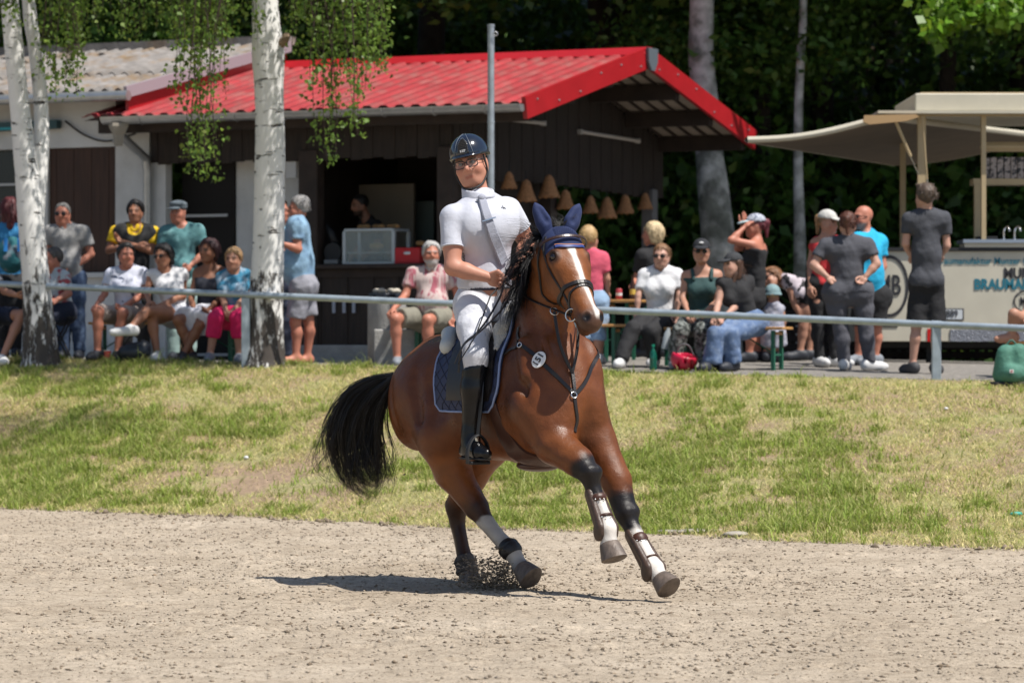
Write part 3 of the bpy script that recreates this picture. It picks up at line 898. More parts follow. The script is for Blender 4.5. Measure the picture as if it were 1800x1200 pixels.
# bright maple bough hanging in at the top right
mb = thing('maple_tree', 'sunlit bright green maple bough hanging into the top right corner', 'tree', (8.2, 40.5, 1.0))
P = []
for (x, y, sx, sy, n) in ((1720, 0, 70, 28, 420), (1650, 38, 28, 24, 200), (1770, 20, 40, 30, 220), (1690, 20, 50, 25, 260), (1640, 55, 18, 14, 60), (1790, -40, 60, 40, 300), (1720, -60, 70, 30, 300)):
    P += [W(rg.normal() * sx * 0.6 + x, rg.normal() * sy * 0.6 + y, 40 + rg.normal() * 0.35) for _ in range(n)]
V, Q = leaf_cloud(np.array(P), 0.115, rg, droop=0.5, aspect=0.95); mk('leaves', V, Q, mat('maple_leaf', attr='Col', rough=0.4, translucent=0.45), mb, colors=leaf_cols(len(P), rg, (0.13, 0.27, 0.022), 0.3, 0.3), kind='stuff')
g = G(); g.tube(resample([np.array([8.2, 40.5, 0.9]), np.array([8.0, 40.5, 4.0]), W(1800, -60, 40.2), W(1720, 0, 40), W(1640, 50, 40)], 24), np.linspace(0.16, 0.008, 24), 8); g.build('trunk', m_bk2, mb, smooth=True)
# ------------------------------------------------------------------ hut with the red roof
O3 = np.array([0.12, 38.0, 0.0]); E1 = np.array([-0.902, 0.431, 0.0]); E2 = np.array([0.431, 0.902, 0.0]); EZ = np.array([0, 0, 1.0])
RB = np.stack([E1, E2, EZ], 1)
def bpt(a, b, z):
    return O3 + E1 * a + E2 * b + EZ * z
def bpx(px, b):
    """distance along the eave of the point on the plane E2=b seen at photo column px"""
    k = (px - 900.0) / FOC
    p = O3 + E2 * b
    return float((p[0] - k * p[1]) / (k * E1[1] - E1[0]))
def bz(py, a, b):
    return CAMH + (600.0 - py) / FOC * bpt(a, b, 0)[1]
EAVE, RIDGE, GW = 3.96, 4.74, 6.65
m_red = mat('red_painted_sheet', (0.34, 0.040, 0.046), rough=0.40, var=0.22, vscale=1.8, col2=(0.27, 0.10, 0.09), c2scale=4.0, c2lo=0.42, c2hi=0.75, bump=0.05, bscale=20)
m_redf = mat('red_flashing', (0.37, 0.012, 0.018), rough=0.35, var=0.08, vscale=4)
m_under = mat('beige_sheet_underside', (0.33, 0.28, 0.235), rough=0.6, var=0.1, vscale=6)
m_dwood = mat('dark_brown_boards', (0.026, 0.017, 0.013), rough=0.75, var=0.4, vscale=5, bump=0.3, bscale=20, stretch=(6, 6, 0.6))
m_beam = mat('dark_beam', (0.034, 0.022, 0.017), rough=0.75, var=0.3, vscale=6)
m_plas = mat('white_plaster', (0.60, 0.60, 0.59), rough=0.9, var=0.10, vscale=3, bump=0.25, bscale=30, col2=(0.44, 0.43, 0.41), c2scale=1.3, c2lo=0.5, c2hi=0.75)
m_conc = mat('grey_concrete', (0.34, 0.335, 0.32), rough=0.95, var=0.2, vscale=5, bump=0.3, bscale=40)
m_galv = mat('galvanised_steel', (0.36, 0.40, 0.44), rough=0.42, metal=0.55, var=0.15, vscale=12)
m_zinc = mat('zinc_gutter', (0.42, 0.43, 0.44), rough=0.35, metal=0.7, var=0.1, vscale=8)
hut = thing('serving_hut', 'dark wooden serving hut with red sheet metal gable roof and open hatch', 'building', bpt(3, 3, float(gz(-2, 40))))
gzb = lambda a, b: float(gz(*bpt(a, b, 0)[:2]))
LEN = 5.6
def rib(u):      # trapezoid rib profile, period 0.2
    f = (u / 0.2) % 1.0
    return 0.028 * np.clip(np.minimum(f, 1 - f) * 6 - 0.9, 0, 1)
def slope_sheet(a0, a1, b0, z0, b1, z1, name, m, parent):
    us = np.arange(a0, a1 + 1e-6, 0.2 / 12); nb = 3
    up = nrm(np.cross(E1, (E2 * (b1 - b0) + EZ * (z1 - z0)))); up = up * np.sign(up[2])
    V = []; n = len(us)
    for w in np.linspace(0, 1, nb):
        for u in us: V.append(bpt(u, b0 + (b1 - b0) * w, z0 + (z1 - z0) * w) + up * rib(np.array(u)))
    Fc = [(i * n + j, i * n + j + 1, (i + 1) * n + j + 1, (i + 1) * n + j) for i in range(nb - 1) for j in range(n - 1)]
    V2 = [np.array(v) - up * 0.006 for v in V]; k = len(V)
    Fc += [tuple(x + k for x in f[::-1]) for f in Fc[:]]
    Fc += [(j, j + 1, k + j + 1, k + j) for j in range(n - 1)] + [((nb - 1) * n + j, k + (nb - 1) * n + j, k + (nb - 1) * n + j + 1, (nb - 1) * n + j + 1) for j in range(n - 1)]
    return mk(name, np.array(V + V2), Fc, m, parent)
roof = mk('roof', np.array([bpt(0.02, 0.05, EAVE - 0.035), bpt(LEN, 0.05, EAVE - 0.035), bpt(LEN, GW / 2, RIDGE - 0.035), bpt(0.02, GW / 2, RIDGE - 0.035), bpt(0.02, GW - 0.05, EAVE - 0.035), bpt(LEN, GW - 0.05, EAVE - 0.035)]), [(0, 1, 2, 3), (3, 2, 5, 4)], m_under, hut)
for i, a0 in enumerate(np.arange(0.0, LEN, 1.0)):
    a1 = min(a0 + 1.0, LEN); dz = 0.004 * (i % 2)
    slope_sheet(a0, a1, 0.0, EAVE + dz, GW / 2, RIDGE + dz, 'roof_sheet', m_red, roof)
    slope_sheet(a0, a1, GW, EAVE + dz, GW / 2, RIDGE + dz, 'roof_sheet', m_red, roof)
# verge flashings, ridge, end cap
g = G(); g.beam(bpt(-0.03, -0.03, EAVE - 0.05), bpt(-0.03, GW / 2, RIDGE - 0.045), 0.05, 0.24); g.build('verge_flashing', m_redf, roof)
g = G(); g.beam(bpt(-0.03, GW + 0.03, EAVE - 0.05), bpt(-0.03, GW / 2, RIDGE - 0.045), 0.05, 0.24); g.build('verge_flashing', m_redf, roof)
for w in np.linspace(0.08, 0.92, 6):
    for s, b0 in ((0, -0.03), (1, GW + 0.03)):
        p = lerp(bpt(-0.058, b0, EAVE - 0.05), bpt(-0.058, GW / 2, RIDGE - 0.045), w) + EZ * (0.05 if int(w * 20) % 2 else -0.06)
        g = G(); g.lathe(p, [(0.0, 0.012), (0.010, 0.010), (0.013, 0.0)], 8, R=np.stack([E2, EZ, -E1], 1), caps=False); g.build('screw', m_zinc, roof)
g = G(); g.prism([bpt(-0.06, GW / 2 - 0.17, RIDGE - 0.02), bpt(-0.06, GW / 2 - 0.06, RIDGE + 0.075), bpt(-0.06, GW / 2 + 0.06, RIDGE + 0.075), bpt(-0.06, GW / 2 + 0.17, RIDGE - 0.02)], E1 * (LEN + 0.04)); g.build('ridge_cap', m_redf, roof)
g = G(); g.prism([bpt(-0.10, GW / 2 - 0.14, RIDGE + 0.06), bpt(-0.10, GW / 2 + 0.14, RIDGE + 0.06), bpt(-0.10, GW / 2 + 0.13, RIDGE - 0.10), bpt(-0.10, GW / 2 + 0.05, RIDGE - 0.20), bpt(-0.10, GW / 2 - 0.05, RIDGE - 0.20), bpt(-0.10, GW / 2 - 0.13, RIDGE - 0.10)], E1 * 0.035); g.build('ridge_end_cap', mat('slate_grey_cap', (0.10, 0.12, 0.14), rough=0.5), roof)
# purlins showing under the verge, soffit sheets with ribs
for b in (0.25, 1.35, 2.4, GW / 2 + 0.02, GW - 2.3, GW - 1.25, GW - 0.2):
    zz = EAVE + (RIDGE - EAVE) * (b / (GW / 2) if b < GW / 2 else (GW - b) / (GW / 2)) - 0.14
    g = G(); g.beam(bpt(0.03, b, zz), bpt(LEN - 0.1, b, zz), 0.11, 0.18); g.build('purlin', m_beam, roof)
for b0, z0, b1, z1 in ((GW - 0.1, EAVE, GW / 2, RIDGE), (0.1, EAVE, GW / 2, RIDGE)):
    for a in np.arange(0.1, 1.2, 0.2):
        g = G(); g.beam(bpt(a, b0, z0 - 0.045), bpt(a, b1, z1 - 0.045), 0.035, 0.02); g.build('soffit_rib', m_beam, roof)
# gutter and downpipe
prof = [(math.cos(t), math.sin(t)) for t in np.linspace(math.pi, 2 * math.pi, 9)]
V = []; Fc = []
for a in (-0.03, 5.25):
    for (c, s) in prof: V.append(bpt(a, -0.085 + c * 0.085, EAVE - 0.01 + s * 0.085))
    for (c, s) in prof[::-1]: V.append(bpt(a, -0.085 + c * 0.079, EAVE - 0.01 + s * 0.079))
n = 18; Fc = [(i, (i + 1) % n, n + (i + 1) % n, n + i) for i in range(n)] + [tuple(range(9)), tuple(range(n, n + 9))[::-1], tuple(range(n))[::-1], tuple(range(n, 2 * n))]
gut = autosmooth(mk('gutter', np.array(V), Fc, m_zinc, roof), 40)
for a in np.arange(0.4, 5.2, 0.62):
    g = G(); g.tube([bpt(a, -0.085 + math.cos(t) * 0.091, EAVE - 0.01 + math.sin(t) * 0.091) for t in np.linspace(math.pi, 2 * math.pi, 8)], 0.008, 5); g.build('gutter_bracket', m_zinc, gut)
ad = bpx(256, 0.5)
g = G(); g.tube([bpt(ad, -0.085, EAVE - 0.09), bpt(ad, -0.02, EAVE - 0.22), bpt(ad, 0.50, EAVE - 0.45), bpt(ad, 0.54, EAVE - 0.6), bpt(ad, 0.54, 1.3)], 0.05, 10); autosmooth(g.build('downpipe', m_zinc, gut))
g = G(); g.lathe(bpt(ad, -0.085, EAVE - 0.34), [(0.055, 0), (0.075, 0.12), (0.13, 0.22), (0.13, 0.26)], 4, R=RB); g.build('rain_hopper', mat('stained_hopper', (0.30, 0.27, 0.22), rough=0.7), gut)
# front wall: board band under the eave, pillars, opening frames
FB = 0.62
a_post = bpx(785, FB); a_k0 = bpx(765, FB); a_k1 = bpx(562, FB); a_p2 = bpx(545, FB); a_w = bpx(450, FB); a_d1 = bpx(386, FB); a_d0 = bpx(291, FB); a_l = bpx(268, FB); a_L = bpx(207, FB)
def wallbox(a0, a1, b0, b1, z0, z1, name, m, parent, bev=0.0):
    g = G(); c = bpt((a0 + a1) / 2, (b0 + b1) / 2, (z0 + z1) / 2); g.box(c, (abs(a1 - a0) / 2, abs(b1 - b0) / 2, abs(z1 - z0) / 2), RB, bev); return g.build(name, m, parent)
zb = 3.46
x = 1.16
i = 0
while x < a_l:      # vertical boards of the band
    w = 0.14; wallbox(x + 0.004, min(x + w, a_l), FB - 0.03 - 0.006 * (i % 2), FB + 0.03, zb - 0.012 * (i % 3), EAVE - 0.02, 'board', m_dwood, hut); x += w; i += 1
gl = gzb(2, FB)
wallbox(a_post - 0.09, a_post + 0.09, FB - 0.07, FB + 0.11, gl, zb + 0.1, 'post', m_beam, hut, 0.01)
wallbox(a_p2 - 0.12, a_p2 + 0.12, FB - 0.06, FB + 0.12, gl, zb + 0.1, 'post', m_beam, hut, 0.01)
wallbox(a_p2 + 0.12, a_w + 0.02, FB + 0.42, FB + 0.52, gl, zb + 0.02, 'wall', m_plas, hut)
wallbox(a_w + 0.022, a_d1, FB + 0.38, FB + 0.52, gl, zb + 0.02, 'wall', m_plas, hut)
wallbox(a_d0, a_l + 0.02, FB + 0.0, FB + 0.14, gl - 0.1, zb + 0.5, 'wall', m_plas, hut)
# barred doorway
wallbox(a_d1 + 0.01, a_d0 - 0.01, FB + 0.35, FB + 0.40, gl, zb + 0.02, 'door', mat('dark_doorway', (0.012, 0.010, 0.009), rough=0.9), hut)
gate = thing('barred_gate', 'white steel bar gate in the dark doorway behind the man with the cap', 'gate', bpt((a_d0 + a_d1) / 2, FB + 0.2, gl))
m_bar = mat('white_steel_bar', (0.42, 0.42, 0.42), rough=0.5)
for a in np.linspace(a_d1 + 0.12, a_d0 - 0.06, 7):
    g = G(); g.beam(bpt(a, FB + 0.2, gl + 0.08), bpt(a, FB + 0.2, 3.15 + 0.10 * math.sin(a * 9)), 0.018, 0.018); g.build('bar', m_bar, gate)
for z in (gl + 0.10, 1.9, 2.85):
    g = G(); g.beam(bpt(a_d1 + 0.02, FB + 0.215, z), bpt(a_d0 - 0.02, FB + 0.215, z), 0.012, 0.03); g.build('crossbar', m_bar, gate)
# hatch: plinth, plank front, counter
wallbox(a_k0 - 0.1, a_w + 0.05, FB - 0.10, FB + 0.2, gl - 0.2, 1.36, 'plinth', m_conc, hut, 0.01)
x = a_k0 - 0.06; i = 0
while x < a_k1 + 0.30:
    w = 0.155 + 0.01 * (i % 3); wallbox(x + 0.004, x + w, FB - 0.02 - 0.012 * (i % 2), FB + 0.03, 1.36, 2.20, 'plank', m_dwood, hut); x += w; i += 1
wallbox(a_k0 - 0.08, a_k1 + 0.32, FB - 0.16, FB + 0.45, 2.215, 2.265, 'counter', m_beam, hut, 0.008)
wallbox(a_k0 - 0.10, a_k1 + 0.3, FB - 0.05, FB + 0.05, 2.12, 2.21, 'rail', m_beam, hut)
for pxx in (590, 608, 625):
    a = bpx(pxx, FB); wallbox(a - 0.018, a + 0.018, FB - 0.05, FB - 0.035, 1.72, 1.86, 'hook_plate', mat('pale_hook', (0.35, 0.38, 0.45), rough=0.5), hut)
# kitchen interior
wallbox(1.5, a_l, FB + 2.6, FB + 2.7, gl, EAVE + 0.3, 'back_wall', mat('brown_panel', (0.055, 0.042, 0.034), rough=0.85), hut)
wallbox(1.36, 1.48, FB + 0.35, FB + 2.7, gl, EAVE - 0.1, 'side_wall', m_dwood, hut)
wallbox(a_k1 + 0.36, a_k1 + 0.44, FB + 0.3, FB + 2.6, gl, EAVE, 'side_wall', m_dwood, hut)
wallbox(bpx(727, FB + 1.6), a_k1 + 0.35, FB + 1.6, FB + 1.66, gl, bz(322, 2.2, FB + 1.6), 'partition', mat('beige_partition', (0.36, 0.30, 0.235), rough=0.8, var=0.08, vscale=3), hut)
wallbox(bpx(762, FB + 1.9), bpx(728, FB + 1.9), FB + 1.9, FB + 1.95, gl, bz(352, 1.8, FB + 1.9), 'cupboard', mat('grey_green_cupboard', (0.20, 0.24, 0.22), rough=0.6), hut)
wallbox(1.5, a_k1 + 0.3, FB + 0.1, FB + 2.6, gl - 0.05, gl + 0.02, 'floor', m_conc, hut)
# gable wall of vertical boards above the open side
x = 0.62; i = 0
while x < GW - 0.15:
    w = 0.16; bmid = x + w / 2; zt = EAVE + (RIDGE - EAVE) * (bmid / (GW / 2) if bmid < GW / 2 else (GW - bmid) / (GW / 2)) - 0.07
    zlow = 3.20 + 0.05 * math.sin(min(1, (x - 0.6) / 5) * math.pi) - 0.012 * (i % 2)
    wallbox(1.15 - 0.006 * (i % 2), 1.21, x + 0.004, min(x + w, GW - 0.1), zlow, zt, 'gable_board', m_dwood, hut); x += w; i += 1
wallbox(1.10, 1.26, GW - 0.55, GW - 0.39, gl - 0.1, 3.3, 'post', mat('pale_grey_post', (0.16, 0.155, 0.16), rough=0.8), hut, 0.01)
wallbox(1.10, 1.26, 3.1, 3.26, gl - 0.1, 3.3, 'post', m_beam, hut, 0.01)
# light tubes on the gable boards
for (p0, p1) in (((862, 207), (957, 217)), ((1022, 232), (1123, 248))):
    def gp(px, py):
        k = (px - 900.0) / FOC; p = O3 + E1 * 1.10; b = float((k * p[1] - p[0]) / (E2[0] - k * E2[1])); q = p + E2 * b; return np.array([q[0], q[1], CAMH + (600.0 - py) / FOC * q[1]])
    tb = thing('light_tube', 'white fluorescent tube on the dark gable boards, %s one' % ('left' if p0[0] < 900 else 'right'), 'light tube', gp(*p0), 'tubes on the gable')
    g = G(); g.tube([gp(*p0), gp(*p1)], 0.022, 10); autosmooth(g.build('tube', mat('off_white_tube', (0.55, 0.50, 0.46), rough=0.4), tb))
    for q in (p0, p1):
        g = G(); g.box(gp(*q) + E1 * 0.015, (0.03, 0.03, 0.03), RB, 0.005); g.build('holder', mat('tube_holder', (0.4, 0.38, 0.36), rough=0.5), tb)
# wicker lamps
m_wick = mat('wicker', (0.50, 0.25, 0.115), rough=0.8, var=0.35, vscale=50, bump=0.9, bscale=110)
lam = [(895, 318, 331, .8), (925, 318, 354, 1.06), (965, 316, 347, 1.12), (994, 335, 367, .96), (1038, 345, 374, .88), (1067, 350, 383, 1.08), (1099, 347, 375, .98), (1134, 338, 367, .85)]
LAMP = ['partly hidden behind the rider shoulder', 'second from the left, above the horse mane', 'third from the left with the widest mouth', 'fourth from the left, left of the horse ears', 'above the horse right ear tip', 'hanging lowest of the row', 'second from the right end', 'rightmost of the row in front of the grey post']
for i, (px, y0, y1, s) in enumerate(lam):
    Yl = 39.6 + (px - 890) * 0.017
    c = W(px, y1, Yl); hgt = 0.235 * s
    o = thing('wicker_lamp', 'hanging wicker bell lampshade, ' + LAMP[i], 'lamp', c, 'wicker lamps under the gable')
    V = []; Fc = []; nn = 24; prof = [(0.115, 0.0), (0.105, 0.03), (0.085, 0.08), (0.066, 0.13), (0.055, 0.175), (0.040, 0.21), (0.012, 0.235)]
    for k2, (r, z) in enumerate(prof):
        for j in range(nn):
            t = 2 * math.pi * j / nn; w = 1 + 0.03 * math.sin(j * 5.3 + i) * (k2 == 0) + 0.02 * math.sin(9 * t + k2 * 2)
            V.append(c + np.array([math.cos(t) * r * s * w, math.sin(t) * r * s * w, z * s + (0.014 * math.sin(j * 2.4 + i * 3) if k2 == 0 else 0)]))
    Fc = [(a * nn + b, a * nn + (b + 1) % nn, (a + 1) * nn + (b + 1) % nn, (a + 1) * nn + b) for a in range(len(prof) - 1) for b in range(nn)]
    V += [np.array(v) * 0 + (np.array(v) - c) * np.array([0.93, 0.93, 0.97]) + c for v in V[:]]; k3 = len(prof) * nn; Fc += [tuple(x + k3 for x in f[::-1]) for f in Fc[:]]
    mk('shade', np.array(V), Fc, m_wick, o, smooth=True)
    g = G()
    for z in (0.02, 0.05, 0.08, 0.11, 0.14, 0.17):
        r = np.interp(z, [p[1] for p in prof], [p[0] for p in prof]) * s; g.torus(c + [0, 0, z * s], r + 0.003, 0.004, n=20, k=5)
    g.build('weave_rings', m_wick, o, smooth=True, kind='stuff')
    g = G(); g.tube([c + [0, 0, hgt], c + [0, 0, max(hgt + 0.1, 3.25 - c[2])]], 0.006, 6); g.build('cord', m_dark, o)

# ------------------------------------------------------------------ grey-roofed building at the left
ann = thing('white_outbuilding', 'white plastered outbuilding with weathered grey corrugated roof at the left', 'building', bpt(8, 2, 1.25))
gl2 = gzb(6.5, FB)
a_g0 = bpx(206, FB); a_g1 = bpx(86, FB); a_w0 = bpx(34, FB)
ZE = 4.27; A0 = bpx(222, 0.1); A1 = 14.0
m_brdoor = mat('brown_shutter', (0.048, 0.021, 0.012), rough=0.7, var=0.3, vscale=4, stretch=(8, 8, 0.5))
wallbox(a_l + 0.022, a_g0, FB - 0.04, FB + 0.2, gl2 - 0.2, 3.93, 'wall', m_plas, ann)
wallbox(a_g0 + 0.0005, A1, FB - 0.035, FB + 0.2, 3.66, ZE, 'wall', m_plas, ann)
wallbox(a_g0 + 0.0005, A1, FB - 0.03, FB + 0.2, gl2 - 0.2, 2.18, 'wall', m_plas, ann)
wallbox(a_g1, a_w0, FB - 0.025, FB + 0.2, 2.18, 3.66, 'wall', m_plas, ann)
wallbox(a_w0 + 1.2, A1, FB - 0.025, FB + 0.2, 2.18, 3.66, 'wall', m_plas, ann)
x = a_g0 + 0.002; i = 0
sh_par = wallbox(a_g0 + 0.001, a_g1 - 0.001, FB + 0.06, FB + 0.12, 2.181, 3.659, 'shutter', m_brdoor, ann)
while x < a_g1 - 0.02:
    w = 0.12; wallbox(x + 0.003, min(x + w, a_g1 - 0.002), FB + 0.02 - 0.004 * (i % 2), FB + 0.058, 2.185, 3.655, 'plank', m_brdoor, sh_par); x += w; i += 1
wn = wallbox(a_w0 + 0.001, a_w0 + 1.199, FB + 0.12, FB + 0.16, 2.181, 3.659, 'window', mat('dark_window', (0.012, 0.013, 0.014), rough=0.2), ann)
for a in np.arange(a_w0 + 0.1, a_w0 + 1.15, 0.13):
    g = G(); g.beam(bpt(a, FB + 0.03, 2.2), bpt(a, FB + 0.03, 3.55), 0.02, 0.02); g.build('bar', m_bar, wn)
for z in (2.7, 3.25):
    g = G(); g.beam(bpt(a_w0 + 0.02, FB + 0.045, z), bpt(a_w0 + 1.18, FB + 0.045, z), 0.012, 0.03); g.build('crossbar', m_bar, wn)
wallbox(a_g0 - 0.02, a_g0 + 2.6, FB - 0.10, FB - 0.03, 2.14, 2.2, 'sill', m_plas, ann, 0.005)
m_fib = mat('weathered_fibre_cement', (0.215, 0.20, 0.19), rough=0.95, var=0.25, vscale=5, col2=(0.19, 0.135, 0.085), c2scale=2.6, c2lo=0.50, c2hi=0.68, bump=0.4, bscale=30)
ZR = 5.08; GB = 3.9
def corr(a0, a1, b0, z0, b1, z1, parent):
    us = np.arange(a0, a1 + 1e-6, 0.177 / 10); V = []; n = len(us)
    for w in np.linspace(0, 1, 4):
        for u in us: V.append(bpt(u, b0 + (b1 - b0) * w, z0 + (z1 - z0) * w + 0.027 * math.sin(2 * math.pi * u / 0.177)))
    Fc = [(i * n + j, i * n + j + 1, (i + 1) * n + j + 1, (i + 1) * n + j) for i in range(3) for j in range(n - 1)]
    k = len(V); V += [v - EZ * 0.010 for v in V]; Fc += [tuple(x + k for x in f[::-1]) for f in Fc[:]] + [(j, j + 1, k + j + 1, k + j) for j in range(n - 1)]
    return mk('corrugated_sheet', np.array(V), Fc, m_fib, parent, smooth=True)
rf2 = mk('roof', np.array([bpt(A0 + 0.05, 0.2, ZE - 0.06), bpt(A1, 0.2, ZE - 0.06), bpt(A1, GB, ZR - 0.06), bpt(A0 + 0.05, GB, ZR - 0.06)]), [(0, 1, 2, 3)], m_beam, ann)
for i, a in enumerate(np.arange(A0, A1, 0.885)):
    corr(a, a + 0.93, 0.1, ZE + 0.004 * (i % 2), 1.5, ZE + (ZR - ZE) * 1.4 / 3.8 + 0.004 * (i % 2), rf2); corr(a, a + 0.93, 1.38, ZE + (ZR - ZE) * 1.28 / 3.8 + 0.02 + 0.004 * (i % 2), GB, ZR + 0.02, rf2)
g = G(); g.beam(bpt(A0, GB + 0.02, ZR + 0.05), bpt(A1, GB + 0.02, ZR + 0.05), 0.30, 0.10); g.build('ridge_tile', m_fib, rf2)
g = G(); g.beam(bpt(A0 - 0.02, 0.05, ZE - 0.03), bpt(A0 - 0.02, GB, ZR - 0.03), 0.04, 0.13); g.build('verge_board', mat('grey_violet_board', (0.30, 0.25, 0.28), rough=0.7), rf2)
g = G(); g.prism([bpt(A0 + 0.03, 0.2, ZE - 0.06), bpt(A0 + 0.03, GB, ZR - 0.06), bpt(A0 + 0.03, GB, RIDGE - 0.3), bpt(A0 + 0.03, 0.2, EAVE - 0.1)], E1 * 0.04); g.build('red_upstand', m_redf, rf2)
g = G(); g.tube([bpt(A0 - 0.08, 0.02, ZE - 0.07), bpt(A1, 0.02, ZE - 0.07)], 0.06, 10); autosmooth(g.build('gutter', m_zinc, rf2))
# teal awning box, cable, small white arm under the left eave
g = G(); g.beam(bpt(bpx(105, FB - 0.1), FB - 0.12, 3.93), bpt(A1 - 3, FB - 0.12, 3.86), 0.10, 0.10); ab = g.build('awning_box', mat('dark_teal_box', (0.02, 0.07, 0.08), rough=0.5), ann)
g = G(); g.beam(bpt(bpx(60, FB - 0.1), FB - 0.175, 3.90), bpt(A1 - 3, FB - 0.175, 3.83), 0.012, 0.03); g.build('teal_strip', mat('teal_strip', (0.02, 0.30, 0.36), rough=0.5), ann)
g = G(); g.tube(resample([bpt(bpx(116, FB - 0.05), FB - 0.07, 3.97), bpt(bpx(150, FB - 0.05), FB - 0.07, 3.80), bpt(bpx(190, FB - 0.05), FB - 0.07, 3.72), bpt(bpx(240, FB - 0.05), FB - 0.07, 3.80)], 16), 0.012, 6); g.build('cable', m_dark, ann)
g = G(); g.beam(bpt(bpx(208, FB - 0.2), FB - 0.3, 3.68), bpt(bpx(222, FB - 0.2), FB - 0.1, 3.95), 0.03, 0.05); g.build('lamp_arm', m_bar, ann)

# ------------------------------------------------------------------ things in and on the hatch
Yc = bpt(2.3, FB, 0)[1]
case = thing('display_case', 'glass food display case with rolls on top on the hatch counter', 'display case', bpt(bpx(655, FB + 0.1), FB + 0.1, 2.266))
a0, a1 = bpx(698, FB), bpx(612, FB); z0, z1 = 2.268, bz(407, 2.3, FB)
m_alu = mat('aluminium_frame', (0.50, 0.53, 0.54), rough=0.4, metal=0.4)
for (a, b) in ((a0, FB - 0.08), (a1, FB - 0.08), (a0, FB + 0.28), (a1, FB + 0.28)):
    wallbox(a - 0.018, a + 0.018, b - 0.018, b + 0.018, z0, z1, 'post', m_alu, case)
wallbox(a0, a1, FB - 0.10, FB + 0.30, z1, z1 + 0.03, 'top', m_alu, case, 0.004); wallbox(a0 + 0.02, a1 - 0.02, FB - 0.07, FB + 0.27, z0 + 0.12, z0 + 0.13, 'shelf', m_alu, case); wallbox(a0, a1, FB - 0.09, FB + 0.29, z0 - 0.001, z0 + 0.02, 'base', m_alu, case)
wallbox(a0 + 0.018, a1 - 0.018, FB - 0.084, FB - 0.08, z0 + 0.02, z1, 'pane', mat('case_glass', (0.6, 0.68, 0.66), rough=0.05, alpha=0.25), case)
m_bread = mat('bread_crust', (0.36, 0.19, 0.07), rough=0.8, var=0.3, vscale=20)
def lumpy(c, r, name, m, parent, k=(1, 1, 0.6)):
    S = Sdf(); S.ell(c, np.array(k) * r); V, Q = S.surface(r / 5, noise=lambda P: 0.08 * r * wnoise(P, 4 / r, 5)); return mk(name, V, Q, m, parent, smooth=True)
for i, a in enumerate(np.linspace(a0 + 0.06, a1 - 0.1, 6)):
    o = lumpy(bpt(a, FB + 0.08 + 0.05 * (i % 2), z1 + 0.055), 0.05, 'bread_roll', m_bread, None); tag(o, 'bread roll lying on top of the glass display case', 'bread roll', 'rolls on the display case')
o = lumpy(bpt((a0 + a1) / 2, FB + 0.1, z0 + 0.20), 0.09, 'cake', mat('yellow_cake', (0.5, 0.33, 0.09), rough=0.7), None, (1, 1, 0.5)); tag(o, 'yellow cake inside the glass display case', 'cake')
crate = thing('red_crate', 'red plastic drinks crate on the hatch counter', 'crate', bpt(bpx(722, FB), FB, 2.266))
b0, b1 = bpx(744, FB), bpx(701, FB); m_rc = mat('red_plastic', (0.52, 0.012, 0.018), rough=0.4); zc = bz(436, 2, FB)
wallbox(b0, b1, FB - 0.10, FB - 0.07, 2.268, zc, 'front', m_rc, crate, 0.006); wallbox(b0, b1, FB + 0.20, FB + 0.23, 2.268, zc, 'back', m_rc, crate, 0.006)
wallbox(b0, b0 + 0.025, FB - 0.07, FB + 0.20, 2.268, zc, 'side', m_rc, crate); wallbox(b1 - 0.025, b1, FB - 0.07, FB + 0.20, 2.268, zc, 'side', m_rc, crate); wallbox(b0, b1, FB - 0.10, FB + 0.23, 2.2665, 2.28, 'floor', m_rc, crate)
S = Sdf(); cc = bpt(bpx(725, FB), FB - 0.106, 2.38); S.ell(cc, (0.055, 0.006, 0.02)); V, Q = S.surface(0.006); mk('emblem', V, Q, mat('white_print', (0.7, 0.7, 0.7), rough=0.5), crate)
o = lumpy(bpt(bpx(735, FB), FB + 0.05, zc + 0.05), 0.055, 'bread_roll', m_bread, None); tag(o, 'bread roll on the red crate', 'bread roll')
# dark machine at the left end of the counter
mc = thing('coffee_machine', 'dark round machine at the left end of the hatch counter', 'machine', bpt(bpx(583, FB), FB + 0.1, 2.266))
g = G(); g.lathe(bpt(bpx(583, FB), FB + 0.12, 2.40), [(0.0, -0.1), (0.11, -0.1), (0.12, 0.0), (0.11, 0.1), (0.0, 0.1)], 20, R=np.stack([E1, EZ, -E2], 1)); autosmooth(g.build('drum', m_dark, mc))
wallbox(bpx(595, FB), bpx(570, FB), FB - 0.02, FB + 0.25, 2.268, 2.32, 'foot', mat('grey_metal', (0.2, 0.2, 0.2), rough=0.4), mc, 0.01)
g = G(); g.tube([bpt(bpx(583, FB), FB + 0.1, 2.5), bpt(bpx(575, FB), FB + 0.1, 2.62), bpt(bpx(566, FB), FB + 0.1, 2.72)], [0.05, 0.045, 0.02], 10); g.build('spout', m_dark, mc, smooth=True)
o = None
sg_ = thing('paper_notice', 'small white notice on the dark post right of the birch', 'notice', bpt(bpx(512, FB), FB, 2.9)); wallbox(bpx(521, FB), bpx(503, FB), FB - 0.005, FB + 0.018, bz(312, 3, FB), bz(280, 3, FB), 'sheet', mat('paper', (0.55, 0.55, 0.55), rough=0.8), sg_)

